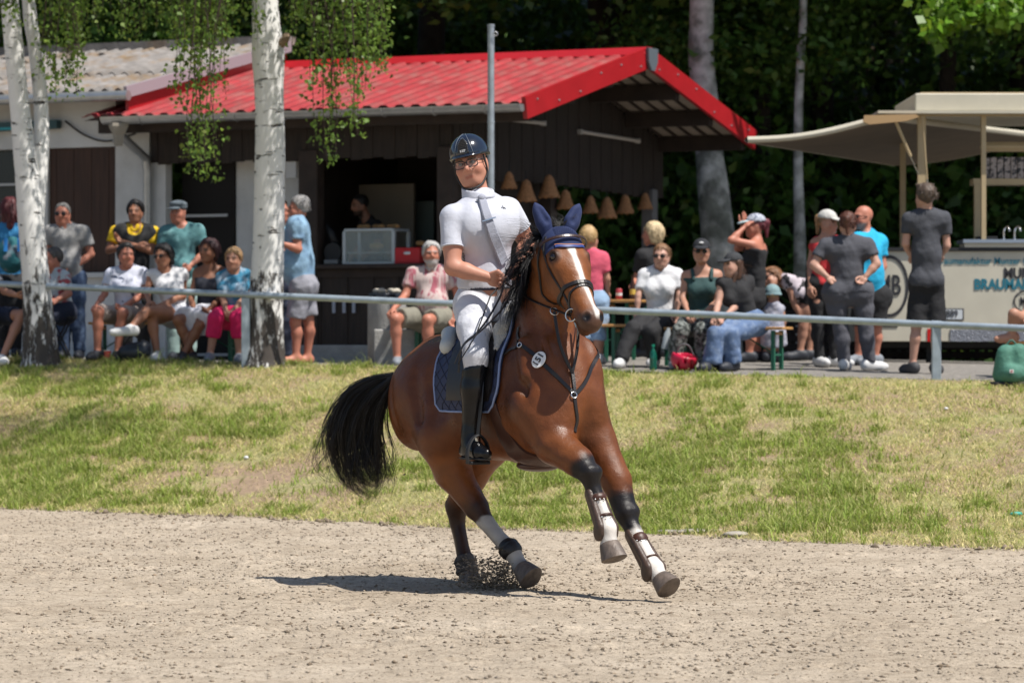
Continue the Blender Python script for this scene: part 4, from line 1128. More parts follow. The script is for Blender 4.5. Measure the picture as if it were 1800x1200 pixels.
# ------------------------------------------------------------------ concrete litter bin
cb = W(680, 636, 36.6); cb[2] = float(gz(cb[0], cb[1]))
bin_ = thing('litter_bin', 'round concrete litter bin with black bag beside the bearded man', 'litter bin', cb)
g = G(); g.lathe(cb, [(0.0, 0), (0.19, 0), (0.20, 0.02), (0.20, 0.66), (0.17, 0.66), (0.16, 0.1)], 24, caps=False); autosmooth(g.build('drum', m_conc, bin_))
S = Sdf(); S.cone(cb + [0, 0, 0.60], cb + [0, 0, 0.70], 0.195, 0.20, k=0.02, cuts=[(cb + [0, 0, 0.76], (0, 0, 1)), (cb + [0, 0, 0.56], (0, 0, -1))]); V, Q = S.surface(0.014, noise=lambda P: 0.012 * wnoise(P * [1, 1, 0.3], 45, 6), smooth=1); mk('bag', V, Q, mat('black_bin_bag', (0.014, 0.016, 0.02), rough=0.22), bin_, smooth=True)
for i in range(6):
    t = i * 1.05; o = lumpy(cb + np.array([0.10 * math.cos(t), 0.10 * math.sin(t), 0.775]), 0.05, 'litter', mat('crumpled_paper', (0.45, 0.41, 0.34), rough=0.9), None); tag(o, 'crumpled paper heaped on the concrete litter bin', 'litter', 'litter on the bin')
g = G(); g.box(cb + [0.10, -0.32, 0.19], (0.22, 0.12, 0.19), bev=0.012); tag(g.build('concrete_block', m_conc), 'pale concrete block in front of the litter bin', 'block')

# ------------------------------------------------------------------ steel pole and rail
pb = W(863, 560, 35.8); pb[2] = float(gz(pb[0], pb[1]))
pole = thing('steel_pole', 'tall galvanised steel pole behind the rider', 'pole', pb)
g = G(); g.tube([pb, W(863, 44, 35.8)], 0.035, 14); autosmooth(g.build('shaft', m_galv, pole))
g = G(); g.lathe(W(863, 44, 35.8), [(0.038, -0.02), (0.038, 0.004), (0.0, 0.010)], 14, caps=False); autosmooth(g.build('cap', m_galv, pole))
g = G(); g.torus(W(871, 60, 35.75), 0.02, 0.006, (0, 1, 0)); g.build('eyelet', m_zinc, pole, smooth=True)
g = G(); g.lathe(W(863, 215, 35.8), [(0.037, -0.012), (0.039, 0.0), (0.037, 0.012)], 14); autosmooth(g.build('joint', m_galv, pole))
rail = thing('steel_rail', 'galvanised tubular rail running along the top of the bank', 'rail', (0, 34, 1.1))
m_rail = mat('rail_galvanised', (0.34, 0.40, 0.45), rough=0.45, metal=0.35, var=0.15, vscale=10)
yr = lambda px: 499 + 78 * px / 1800.0
Yr = lambda px: 35.7 - 3.4 * px / 1800.0
segs = [(-260, 436), (436, 860), (860, 1290), (1290, 1646), (1646, 2150)]
for a, b in segs:
    g = G(); g.tube([W(a + 1, yr(a), Yr(a)), W(b - 1, yr(b), Yr(b))], 0.033, 14); autosmooth(g.build('bar', m_rail, rail))
    g = G(); g.lathe(W(b, yr(b), Yr(b)), [(0.036, -0.05), (0.0375, 0.0), (0.036, 0.05)], 14, R=np.stack([[0, 1, 0], [0, 0, 1], nrm(W(b, yr(b), Yr(b)) - W(a, yr(a), Yr(a)))], 1)); autosmooth(g.build('sleeve', m_rail, rail))
for px in (-260, 432, 1006, 1646, 2150):
    t = W(px, yr(px), Yr(px)); z = float(gz(t[0], t[1])); g = G(); g.beam([t[0], t[1] + 0.005, z - 0.3], [t[0], t[1] + 0.005, t[2] - 0.03], 0.085, 0.055, up=(0, 1, 0), bev=0.006); g.build('post', m_rail, rail)

# ------------------------------------------------------------------ beer trailer
YT = 37.0
def T(px, py, dy=0.0):
    p = W(px, py, YT); p[1] += dy; return p
gt = float(gz(5.0, YT))
tr = thing('beer_trailer', 'cream beer trailer with raised awning and brewery lettering at the right', 'trailer', (5.2, YT + 1.0, gt))
m_cream = mat('cream_panel', (0.52, 0.485, 0.39), rough=0.45, var=0.06, vscale=4)
m_beige = mat('beige_frame', (0.43, 0.33, 0.19), rough=0.5, var=0.06, vscale=6)
m_flap = mat('awning_lining', (0.13, 0.10, 0.07), rough=0.7, var=0.12, vscale=4)
def tbox(px0, px1, py0, py1, d0, d1, name, m, parent=None, bev=0.0):
    a = T(px0, py1); b = T(px1, py0); g = G()
    g.box(((a[0] + b[0]) / 2, YT + (d0 + d1) / 2, (a[2] + b[2]) / 2), ((b[0] - a[0]) / 2, (d1 - d0) / 2, (b[2] - a[2]) / 2), None, bev)
    return g.build(name, m, parent if parent is not None else tr)
tbox(1522, 2080, 441, 600, 0.0, 0.04, 'side_panel', m_cream, bev=0.006)
tbox(1522, 2080, 441, 600, 1.9, 1.94, 'rear_panel', m_cream, bev=0.006)
g = G(); g.box((T(1522, 500)[0] + 0.02, YT + 0.97, T(0, 520)[2]), (0.019, 0.925, (T(0, 441)[2] - T(0, 600)[2]) / 2)); g.build('end_panel', m_cream, tr)
g = G(); g.box((T(2080, 500)[0] - 0.02, YT + 0.97, T(0, 520)[2]), (0.019, 0.925, (T(0, 441)[2] - T(0, 600)[2]) / 2)); g.build('end_panel', m_cream, tr)
tbox(1518, 2084, 435, 441, -0.03, 0.09, 'top_edge', m_dark)
g = G(); g.box(((T(1522, 0)[0] + T(2080, 0)[0]) / 2, YT + 0.97, T(0, 597)[2]), ((T(2080, 0)[0] - T(1522, 0)[0]) / 2 - 0.04, 0.92, 0.02)); g.build('floor', m_dark, tr)
tbox(1670, 2080, 579, 600, -0.012, -0.002, 'chequer_plate', mat('chequer_plate', (0.22, 0.23, 0.26), rough=0.45, metal=0.5, bump=0.7, bscale=60))
tbox(1552, 1578, 572, 575, -0.008, -0.001, 'slot', m_dark)
tbox(1630, 1640, 578, 600, -0.010, -0.001, 'reflector', mat('red_reflector', (0.5, 0.01, 0.01), rough=0.2))
# roof
tbox(1608, 2080, 165, 196, -0.05, 1.95, 'roof_fascia', m_cream, bev=0.01)
tbox(1622, 2060, 160, 164.8, 0.2, 1.7, 'roof_cap', m_beige)
tbox(1541, 2090, 196.3, 201, -0.16, 2.1, 'roof_slab', m_cream)
for px in (1621, 1730, 2040):
    tbox(px - 7 if px < 1700 else px - 4, px + 7 if px < 1700 else px + 4, 201.3, 435, 0.02, 0.10, 'post', m_beige)
tbox(1612, 2080, 201.3, 204, 0.0, 0.12, 'header', m_beige)
for px in (1621, 2040):
    tbox(px - 5, px + 5, 201.3, 441, 1.8, 1.88, 'rear_post', m_beige)
# awning flap: a thick shallow-curved panel running left and back from the roof
c00, c10 = T(1313, 243, -0.05), T(1552, 203.5, -0.05)
c01, c11 = W(1570, 284, 41.9), W(1830, 236, 40.6)
nu, nv = 14, 10; top = []; nn = nrm(np.cross(c10 - c00, c01 - c00)); nn = nn * np.sign(nn[2])
for i in range(nu):
    for j in range(nv):
        u, v = i / (nu - 1), j / (nv - 1); p = lerp(lerp(c00, c10, u), lerp(c01, c11, u), v)
        top.append(p + nn * (-0.07 * math.sin(math.pi * u) * (1 - u * 0.4)))
top = np.array(top); V = np.vstack([top, top - nn * 0.05]); k = nu * nv; Fc = []; Fb = []
for i in range(nu - 1):
    for j in range(nv - 1):
        a = i * nv + j; Fc.append((a, a + 1, a + nv + 1, a + nv)); Fb.append((a + k, a + nv + k, a + nv + 1 + k, a + 1 + k))
ed = [i * nv for i in range(nu)] + [(nu - 1) * nv + j for j in range(1, nv)] + [i * nv + nv - 1 for i in range(nu - 2, -1, -1)] + [j for j in range(nv - 2, 0, -1)]
side = [(ed[i], ed[(i + 1) % len(ed)], ed[(i + 1) % len(ed)] + k, ed[i] + k) for i in range(len(ed))]
fl_o = mk('awning_flap', V, Fc + Fb, m_flap, tr)
E_ = np.array([top[i] for i in ed] + [top[ed[0]]]); g = G(); g.tube(E_ - nn * 0.02, 0.034, 8, caps=False); autosmooth(g.build('awning_edge', m_cream, fl_o))
g = G(); V8 = [T(1516, 205, -0.2), T(1606, 203, -0.2), T(1612, 208, -0.2), T(1590, 215, -0.2), T(1525, 221, -0.2), T(1514, 216, -0.2)]; g.prism(V8, np.array([0, 0.05, 0.0])); g.build('hinge_board', mat('tan_board', (0.42, 0.27, 0.13), rough=0.6), tr)
for (x0, y0, x1, y1) in ((1572, 214, 1600, 275), (1619, 206, 1629, 315)):
    g = G(); a, b = T(x0, y0, -0.12), T(x1, y1, -0.03); g.tube([a, b], 0.018 if x0 < 1600 else 0.010, 8); st_ = g.build('gas_strut', m_beige, tr)
    g = G(); g.tube([b, T(x1 + 15 if x0 < 1600 else x1 + 4, y1 + 32, 0.0)], 0.007, 6); g.build('rod', m_steel, st_)
# inner shelf, cups, counter
tbox(1722, 2080, 310, 321, 0.5, 0.8, 'shelf', m_beige); tbox(1724, 1736, 321.2, 435, 0.5, 0.58, 'shelf_post', m_beige)
tbox(1692, 2080, 421, 427, -0.06, 0.5, 'counter', mat('zinc_counter', (0.28, 0.33, 0.40), rough=0.4, metal=0.4)); tbox(1695, 2080, 427.3, 434.8, -0.03, 0.4, 'counter_front', m_cream)
tbox(1722, 1755, 415, 420.8, 0.05, 0.35, 'drip_tray', m_dark)
for i in range(10):
    x0 = 1741 + i * 12.2; o = tbox(x0, x0 + 10.5, 272, 309.7, 0.52, 0.60, 'cup_stack', mat('printed_cups', (0.36, 0.31, 0.29), rough=0.6, col2=(0.03, 0.03, 0.035), c2scale=30, c2lo=0.5, c2hi=0.55)); o.parent = None; o.location = BASE[o.name]; tag(o, 'stack of printed paper cups on the shelf of the beer trailer', 'cup stack', 'cup stacks in the trailer')
bw = T(1760, 254, 0.5); g = G(); g.box(bw + [0.25, 0, 0.0], (0.40, 0.1, 0.05), bev=0.04); g.build('lamp_housing', m_beige, tr)
for x in (1767, 1786):
    g = G(); a = T(x, 421, 0.1); g.tube(resample([a, a + [0, 0, 0.10], a + [0.03, -0.05, 0.14], a + [0.05, -0.09, 0.09]], 8), 0.011, 7); g.build('tap', m_steel, tr, smooth=True)
# lettering and emblem
m_teal = mat('teal_lettering', (0.012, 0.15, 0.21), rough=0.5)
X_, Z_ = (1, 0, 0), (0, 0, 1)
mb_c = T(1563, 503, -0.008)
V = []; Fc = []; n = 48
for (s_, dy) in ((1.0, 0), (0.86, 0)):
    for j in range(n):
        t = 2 * math.pi * j / n; V.append(mb_c + np.array([0.205 * s_ * math.cos(t), 0, 0.325 * s_ * math.sin(t) * (1 if s_ == 1 else 1.04)]))
Fc = [(j, (j + 1) % n, n + (j + 1) % n, n + j) for j in range(n)]; mk('emblem_ring', np.array(V), [f[::-1] for f in Fc], m_ink, tr)
text_mesh('MB', 0.30, mb_c, X_, Z_, m_ink, 'emblem_letters', tr, bold=0.004, xs=0.62, depth=0.002)
mb2 = T(1802, 530, -0.008); V = []
for s_ in (1.0, 0.86):
    for j in range(n):
        t = 2 * math.pi * j / n; V.append(mb2 + np.array([0.125 * s_ * math.cos(t), 0, 0.115 * s_ * math.sin(t)]))
mk('emblem_ring', np.array(V), [f[::-1] for f in Fc], m_ink, tr); text_mesh('MB', 0.13, mb2, X_, Z_, m_ink, 'emblem_letters', tr, bold=0.002, xs=0.65, depth=0.002)
text_mesh('Braumanufaktur Munzer GmbH', 0.098, T(1645, 459, -0.006), X_, Z_, m_teal, 'lettering', tr, bold=0.0012, align='LEFT', xs=0.92)
text_mesh('MUNZER', 0.150, T(1764, 481, -0.006), X_, Z_, m_ink, 'lettering', tr, bold=0.006, align='LEFT', xs=0.85)
text_mesh('BRAUMANUFAKTUR', 0.150, T(1712, 500.5, -0.006), X_, Z_, m_teal, 'lettering', tr, bold=0.006, align='LEFT', xs=0.85)
pl = tbox(1618, 1694, 542, 563, -0.016, -0.004, 'number_plate', mat('plate_frame', (0.03, 0.03, 0.035), rough=0.4), bev=0.003); tbox(1620, 1691.5, 544, 561, -0.019, -0.0165, 'plate_face', mat('plate_white', (0.55, 0.58, 0.60), rough=0.5), pl)
text_mesh('889', 0.105, T(1673, 552, -0.022), X_, Z_, m_ink, 'plate_number', pl, bold=0.0015, xs=0.8)
# chassis, wheels, lattice
for x in (1905, 1968):
    c = T(x, 620, 0.3); c[2] = gt + 0.25; w = G(); w.torus(c, 0.19, 0.075, (0, 1, 0), n=28, k=12); wh = w.build('wheel', mat('tyre', (0.015, 0.015, 0.016), rough=0.85), tr, smooth=True); w = G(); w.lathe(c, [(0, -0.05), (0.13, -0.05), (0.14, 0.05), (0, 0.05)], 20, R=np.array([[1, 0, 0], [0, 0, 1], [0, -1, 0]], float)); autosmooth(w.build('rim', m_zinc, wh))
for d in (0.35, 1.5):
    tbox(1530, 2070, 601, 611, d, d + 0.08, 'chassis_beam', m_dark)
for x in (1545, 1640, 1950):
    a = T(x, 611, 0.4); g = G(); g.beam([a[0], a[1], gt], [a[0], a[1], a[2]], 0.05, 0.05, up=(0, 1, 0)); g.build('jack', m_dark, tr)
lat = thing('pallet_fence', 'dark wooden slatted skirting left of the trailer, with a run added behind it to darken the gap beneath', 'fence', (W(1450, 620, 39.5)[0], 39.5, float(gz(3.4, 39.5))))
z0 = float(gz(3.2, 39.5))  # slats behind the trailer are added to stand in for the dark beneath it
for i in range(6):
    g = G(); z = z0 + 0.05 + i * 0.092; g.beam([W(1330, 0, 39.5)[0], 39.5, z], [W(1960, 0, 39.5)[0], 39.5, z], 0.03, 0.075); g.build('slat', m_dwood, lat)
for i in range(40):
    g = G(); x = lerp(W(1330, 0, 39.5), W(1960, 0, 39.5), i / 39)[0]; g.beam([x, 39.535, z0], [x, 39.535, z0 + 0.56], 0.05, 0.025, up=(0, 1, 0)); g.build('upright', m_dwood, lat)
# ------------------------------------------------------------------ horse and rider
# horse frame: s along the body (forward), r to the horse's right, z up; body axis about 53 degrees towards the camera
HCX, HCY = -0.085, 20.0
HF = np.array([0.6, -0.8, 0.0]); HR = np.array([-0.8, -0.6, 0.0])
HM = np.stack([HF, HR, [0, 0, 1.0]], 1)
def h2w(P):
    P = np.asarray(P, float)
    return P @ HM.T + np.array([HCX, HCY, 0.0])
def w2h(P):
    return (np.asarray(P, float) - np.array([HCX, HCY, 0.0])) @ HM
def hp(px, py, r):
    """horse-frame point on the vertical plane r=const seen at a photograph pixel"""
    a = (px - 900.0) / FOC
    s = (a * (HCY - 0.6 * r) - HCX + 0.8 * r) / (0.6 + 0.8 * a)
    Y = HCY - 0.8 * s - 0.6 * r
    return np.array([s, r, CAMH + (600.0 - py) / FOC * Y])

hs = Sdf()
# trunk
hs.ell((0.02, 0, 1.09), (0.74, 0.285, 0.365), k=0.05)
hs.ell((0.40, 0, 1.10), (0.40, 0.25, 0.40), k=0.08)
hs.ell((-0.46, 0, 1.125), (0.38, 0.285, 0.295), k=0.08)
hs.cone((-0.55, 0, 1.33), (-0.72, 0, 1.25), 0.10, 0.06, k=0.08)
for sg in (1, -1):
    hs.ell((-0.56, sg * 0.14, 1.03), (0.22, 0.155, 0.26), k=0.08)
    hs.ell((0.50, sg * 0.150, 1.10), (0.22, 0.102, 0.35), R=np.array([[0.94, 0, 0.34], [0, 1, 0], [-0.34, 0, 0.94]]), k=0.07)
    hs.ell((0.73, sg * 0.092, 1.02), (0.10, 0.088, 0.15), k=0.05)
hs.cone((0.22, 0, 1.42), (0.48, 0, 1.40), 0.10, 0.12, k=0.10, n=(0, 1, 0), f=1.4)
hs.ell((0.60, 0, 1.05), (0.20, 0.20, 0.27), k=0.08)
# neck
hs.cone((0.47, 0.0, 1.23), (0.475, 0.03, 1.52), 0.232, 0.172, k=0.10, n=(0, 1, 0), f=1.45)
hs.cone((0.475, 0.03, 1.52), (0.578, 0.05, 1.86), 0.170, 0.118, k=0.06, n=(0, 1, 0), f=1.45)
# head frame
POLL = hp(985, 408, 0.05)
hD = nrm((0.991, 0.135, 0))
HA = nrm(np.array([0.62 * hD[0], 0.62 * hD[1], -0.785])); HN = nrm(np.array([0.785 * hD[0], 0.785 * hD[1], 0.62])); HLt = np.array([-hD[1], hD[0], 0.0])
HRM = np.stack([HA, HN, HLt], 1)
def hc(a, n, l):
    return POLL + HA * a * 1.05 + HN * n * 1.10 + HLt * l * 1.11
n_head = len(hs.p)
hs.cone((0.585, 0.05, 1.86), hc(0.06, -0.06, 0), 0.125, 0.105, k=0.05)
hs.ell(hc(0.07, -0.035, 0), (0.1188, 0.0978, 0.1159), HRM, k=0.04)
hs.ell(hc(0.17, -0.03, 0), (0.1620, 0.0747, 0.1318), HRM, k=0.04)
for sg in (1, -1):
    hs.ell(hc(0.19, -0.135, sg * 0.045), (0.1620, 0.1207, 0.0549), HRM, k=0.035)
    hs.ball(hc(0.165, -0.004, sg * 0.086), 0.038, k=0.02)
    hs.cone(hc(0.23, -0.035, sg * 0.078), hc(0.37, -0.045, sg * 0.05), 0.017,0.012,k=0.025)
hs.cone(hc(0.2, -0.05, 0), hc(0.50, -0.045, 0), 0.092, 0.060, k=0.04)
hs.cone(hc(0.26, -0.13, 0), hc(0.52, -0.085, 0), 0.076, 0.050, k=0.04)
hs.ell(hc(0.555, -0.05, 0), (0.0756, 0.0713, 0.0732), HRM, k=0.03)
hs.ball(hc(0.562, -0.112, 0), 0.038, k=0.02)
for sg in (1, -1):
    hs.ball(hc(0.553, -0.016, sg * 0.036), 0.036, k=0.02)
    hs.ell(hc(0.572, 0.006, sg * 0.050), (0.034, 0.024, 0.024), HRM, k=0.012, sub=True)
    hs.ell(hc(0.165, 0.000, sg * 0.106), (0.0281, 0.0230, 0.0195), HRM, k=0.012, sub=True)
for q in hs.p[n_head:]:
    if q['t'] == 'e': q['r'] = q["r"] * 0.96
    else: q['ra'] *= 0.96; q["rb"] *= 0.96
# legs: pixel-measured chains
LEGS = {
 'rf': ([np.array([0.60, 0.17, 1.02]), hp(975, 780, .155), hp(1018, 812, .145), hp(1036, 833, .13), hp(1043, 857, .12), hp(1061, 905, .11), hp(1067, 928, .11), hp(1070, 946, .11), hp(1071, 957, .11)],
        [.155, .112, .080, .061, .043, .037, .050, .040, .053], hp(1077, 984, .11)),
 'lf': ([np.array([0.57, -0.145, 1.02]), hp(1049, 778, -.14), hp(1083, 845, -.145), hp(1101, 903, -.14), hp(1111, 927, -.14), hp(1141, 981, -.14), hp(1150, 999, -.14), hp(1157, 1010, -.14), hp(1162, 1018, -.14)],
        [.145, .108, .080, .062, .043, .037, .050, .040, .053], hp(1174, 1037, -.14)),
 'rh': ([np.array([-0.45, 0.12, 1.06]), hp(782, 765, .17), hp(797, 830, .14), hp(838, 892, .08), hp(852, 914, .07), hp(884, 952, .04), hp(899, 968, .03), hp(911, 989, .02), hp(918, 1000, .02)],
        [.21, .172, .106, .068, .046, .039, .051, .040, .053], hp(932, 1021, .02)),
 'lh': ([np.array([-0.45, -0.12, 1.06]), hp(850, 775, -.15), hp(826, 838, -.13), hp(803, 891, -.11), hp(804, 918, -.11), hp(814, 968, -.11), hp(818, 985, -.11), hp(820, 998, -.11), hp(822, 1006, -.11)],
        [.20, .162, .100, .066, .045, .039, .050, .040, .052], hp(826, 1026, -.11)),
}
for nm, (pts, rad, bot) in LEGS.items():
    hs.cone(pts[0], pts[1], rad[0], rad[1], k=0.09)
    for i in range(1, len(pts) - 1):
        hs.cone(pts[i], pts[i + 1], rad[i], rad[i + 1], k=0.03 if i < 3 else 0.012)
    if nm in ('rh', 'lh'):     # point of the hock and its tendon
        back = nrm(np.array([-1.0, 0, 0.35]))
        hk = pts[3] + back * 0.052
        hs.ball(hk, 0.034, k=0.03)
        hs.cone(hk, lerp(pts[2], pts[3], 0.25) + back * 0.05, 0.028, 0.03, k=0.03)
    else:                      # accessory carpal, fetlock back
        hs.ball(pts[3] + np.array([-0.035, 0, 0.0]), 0.03, k=0.02)
    hs.ball(pts[6] + np.array([-0.022, 0, -0.005]), 0.030, k=0.015)
# muscle definition
for sg in (1, -1):
    hs.cone((0.70, sg * 0.13, 1.22), (0.74, sg * 0.07, 0.98), 0.05, 0.055, k=0.05)
    hs.cone((-0.2, sg * 0.22, 0.86), (-0.05, sg * 0.235, 0.95), 0.07, 0.03, k=0.10)
    hs.ell((0.43, sg * 0.225, 1.00), (0.14, 0.055, 0.12), R=np.array([[0.8, 0, 0.6], [0, 1, 0], [-0.6, 0, 0.8]]), k=0.03)
    hs.cone((0.30, sg * 0.275, 1.30), (0.31, sg * 0.30, 0.92), 0.008, 0.010, k=0.08, sub=True)
    hs.cone((0.53, sg * 0.285, 1.28), (0.66, sg * 0.255, 1.05), 0.006, 0.008, k=0.07, sub=True)
    hs.cone((0.45, sg * 0.16, 1.72), (0.66, sg * 0.185, 1.32), 0.014, 0.016, k=0.05, sub=True)
    hs.cone((-0.40, sg * 0.315, 1.30), (-0.30, sg * 0.325, 0.95), 0.012, 0.014, k=0.06, sub=True)
    hs.cone((-0.66, sg * 0.30, 1.18), (-0.55, sg * 0.315, 0.86), 0.012, 0.012, k=0.05, sub=True)
    hs.ball((-0.20, sg * 0.345, 1.16), 0.06, k=0.09, sub=True)
    hs.cone((0.60, sg * 0.24, 1.22), (0.52, sg * 0.215, 1.40), 0.035, 0.02, k=0.05)
hs.cone((0.885, 0.0, 1.16), (0.865, 0.0, 0.90), 0.016, 0.020, k=0.05, sub=True)
for nm in ('rf', 'lf', 'rh', 'lh'):
    pts, rad, _ = LEGS[nm]
    tn = nrm(pts[5] - pts[4]); bk_ = nrm(np.array([-1.0, 0, 0]) - tn * (-tn[0]))
    hs.cone(pts[4] + bk_ * 0.034, pts[5] + bk_ * 0.032, 0.024, 0.023, k=0.008)
    sgn = 1 if nm[0] == 'r' else -1
    if nm in ('rf', 'lf'):
        up_ = nrm(pts[2] - pts[1]); fw_ = nrm(np.array([1.0, 0, 0]) - up_ * up_[0])
        hs.cone(lerp(pts[1], pts[2], 0.0) + fw_ * 0.045, lerp(pts[1], pts[3], 0.75) + fw_ * 0.02, 0.070, 0.040, k=0.03)
        hs.cone(lerp(pts[1], pts[2], 0.1) + np.array([0, 0.07 * sgn, 0]), lerp(pts[1], pts[3], 0.8) + np.array([0, 0.045 * sgn, 0]), 0.045, 0.022, k=0.025)
        hs.ball(pts[3] + np.array([0.022, 0.022, 0.012]), 0.045, k=0.015); hs.ball(pts[3] + np.array([0.022, -0.022, 0.012]), 0.045, k=0.015); hs.ball(pts[3] + np.array([0.018, 0, -0.028]), 0.046, k=0.015)
    else:
        hs.cone(lerp(pts[1], pts[2], 0.5) + np.array([0.05, 0.04 * sgn, 0]), lerp(pts[2], pts[3], 0.7) + np.array([0.02, 0.02 * sgn, 0]), 0.05, 0.03, k=0.03)

def horse_noise(P):
    rib = 0.0022 * np.sin(P[:, 0] * 58 + 6 * (P[:, 2] - 1)) * smooth01(-np.abs(P[:, 0] - 0.02), -0.30, -0.15) * smooth01(-np.abs(P[:, 2] - 1.02), -0.24, -0.08)
    return 0.005 * wnoise(P, 10, 5) + 0.0030 * wnoise(P, 28, 5, 6) + rib
HV, HQ = hs.surface(0.0100, noise=horse_noise, smooth=2)

def chain_param(P, pts):
    """nearest distance to the polyline and running parameter (segment index + fraction)"""
    best = np.full(len(P), 9.0); par = np.zeros(len(P))
    for i in range(len(pts) - 1):
        a, b = pts[i], pts[i + 1]; ab = b - a
        t = np.clip(((P - a) @ ab) / (ab @ ab), 0, 1)
        d = np.linalg.norm(P - a - t[:, None] * ab, axis=1)
        m = d < best
        best[m] = d[m]; par[m] = i + t[m]
    return best, par

def horse_colour(P):
    n1 = wnoise(P, 9, 6); n2 = wnoise(P, 60, 6, 4)
    bay = np.array([0.138, 0.042, 0.0110]); dark = np.array([0.040, 0.012, 0.005]); warm = np.array([0.255, 0.088, 0.021])
    C = np.tile(bay, (len(P), 1))
    w = smooth01(n1, -0.1, 0.8)[:, None]
    C = C * (1 - 0.5 * w) + dark * 0.5 * w
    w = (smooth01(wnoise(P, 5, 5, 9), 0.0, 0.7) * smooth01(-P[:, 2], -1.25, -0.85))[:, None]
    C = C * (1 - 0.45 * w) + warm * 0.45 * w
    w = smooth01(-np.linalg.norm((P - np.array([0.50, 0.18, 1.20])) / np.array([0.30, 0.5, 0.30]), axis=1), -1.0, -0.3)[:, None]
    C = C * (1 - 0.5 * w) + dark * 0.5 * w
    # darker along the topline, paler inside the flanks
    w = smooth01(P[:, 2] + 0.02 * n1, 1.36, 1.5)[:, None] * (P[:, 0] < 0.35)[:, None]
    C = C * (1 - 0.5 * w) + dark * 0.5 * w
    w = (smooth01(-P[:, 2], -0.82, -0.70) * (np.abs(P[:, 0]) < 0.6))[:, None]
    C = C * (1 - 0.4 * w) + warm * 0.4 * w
    black = np.array([0.010, 0.008, 0.008]); white = np.array([0.62, 0.58, 0.53])
    spec = {'rf': (2.0, 2.5, 4.35, 4.55), 'lf': (2.15, 2.6, 4.0, 4.3), 'rh': (2.3, 3.2, 3.9, 4.1), 'lh': (2.35, 3.1, 20, 21)}
    for nm, (b0, b1, w0, w1) in spec.items():
        d, t = chain_param(P, LEGS[nm][0])
        on = (d < 0.12) & (P[:, 2] < 0.82) & (t > 1.2)
        # only where this is the nearest leg
        for o in LEGS:
            if o != nm:
                d2, _ = chain_param(P, LEGS[o][0]); on &= d <= d2 + 1e-6
        tt = t + 0.18 * n2
        kb = (smooth01(tt, b0, b1) * on * (0.82 if nm in ('rh', 'lh') else 1.0))[:, None]
        C = C * (1 - kb) + black * kb
        kw = (smooth01(tt, w0, w1) * on)[:, None]
        tone = white * (0.62 if nm == 'rh' else 1.0) * (1 - 0.28 * smooth01(t, 6.5, 8))[:, None]
        C = C * (1 - kw) + tone * kw
    # face
    Q = (P - POLL) @ HRM / np.array([1.05, 1.10, 1.11])
    inh = (Q[:, 0] > -0.02) & (Q[:, 0] < 0.68) & (np.abs(Q[:, 2]) < 0.2) & (np.abs(Q[:, 1] + 0.06) < 0.24) & (P[:, 0] > 0.5)
    k = (inh & (Q[:, 0] > 0.0))[:, None] * 0.35
    C = C * (1 - k) + warm * k
    mz = (smooth01(Q[:, 0] + 0.01 * n2, 0.485, 0.56) * inh)[:, None]
    C = C * (1 - 0.75 * mz) + np.array([0.040, 0.027, 0.022]) * 0.75 * mz
    half = 0.015 + 0.014 * smooth01(-Q[:, 0], -0.2, -0.1) + 0.004 * n2
    half = half * np.where(Q[:, 0] > 0.5, 0.9, 1)
    cen = -0.006 + 0.010 * np.sin(Q[:, 0] * 9)
    bl = (smooth01(-np.abs(Q[:, 2] - cen) + half, -0.006, 0.006) * (Q[:, 1] > -0.06) * smooth01(Q[:, 0], 0.05, 0.07) * (1 - smooth01(Q[:, 0], 0.56, 0.59)) * inh)[:, None]
    C = C * (1 - bl) + white * bl
    for sg in (1, -1):
        d = np.linalg.norm((Q - np.array([0.165, 0.0, sg * 0.092])) / np.array([1.4, 1, 1]), axis=1)
        ke = (smooth01(-d, -0.045, -0.022) * inh)[:, None] * 0.85
        C = C * (1 - ke) + np.array([0.015, 0.009, 0.006]) * ke
        d = np.linalg.norm(Q - np.array([0.572, 0.003, sg * 0.050]), axis=1)
        ke = (smooth01(-d, -0.034, -0.020) * inh)[:, None]
        C = C * (1 - ke) + np.array([0.006, 0.004, 0.004]) * ke
    return np.clip(C * (1 + 0.10 * n2)[:, None], 0, 1)

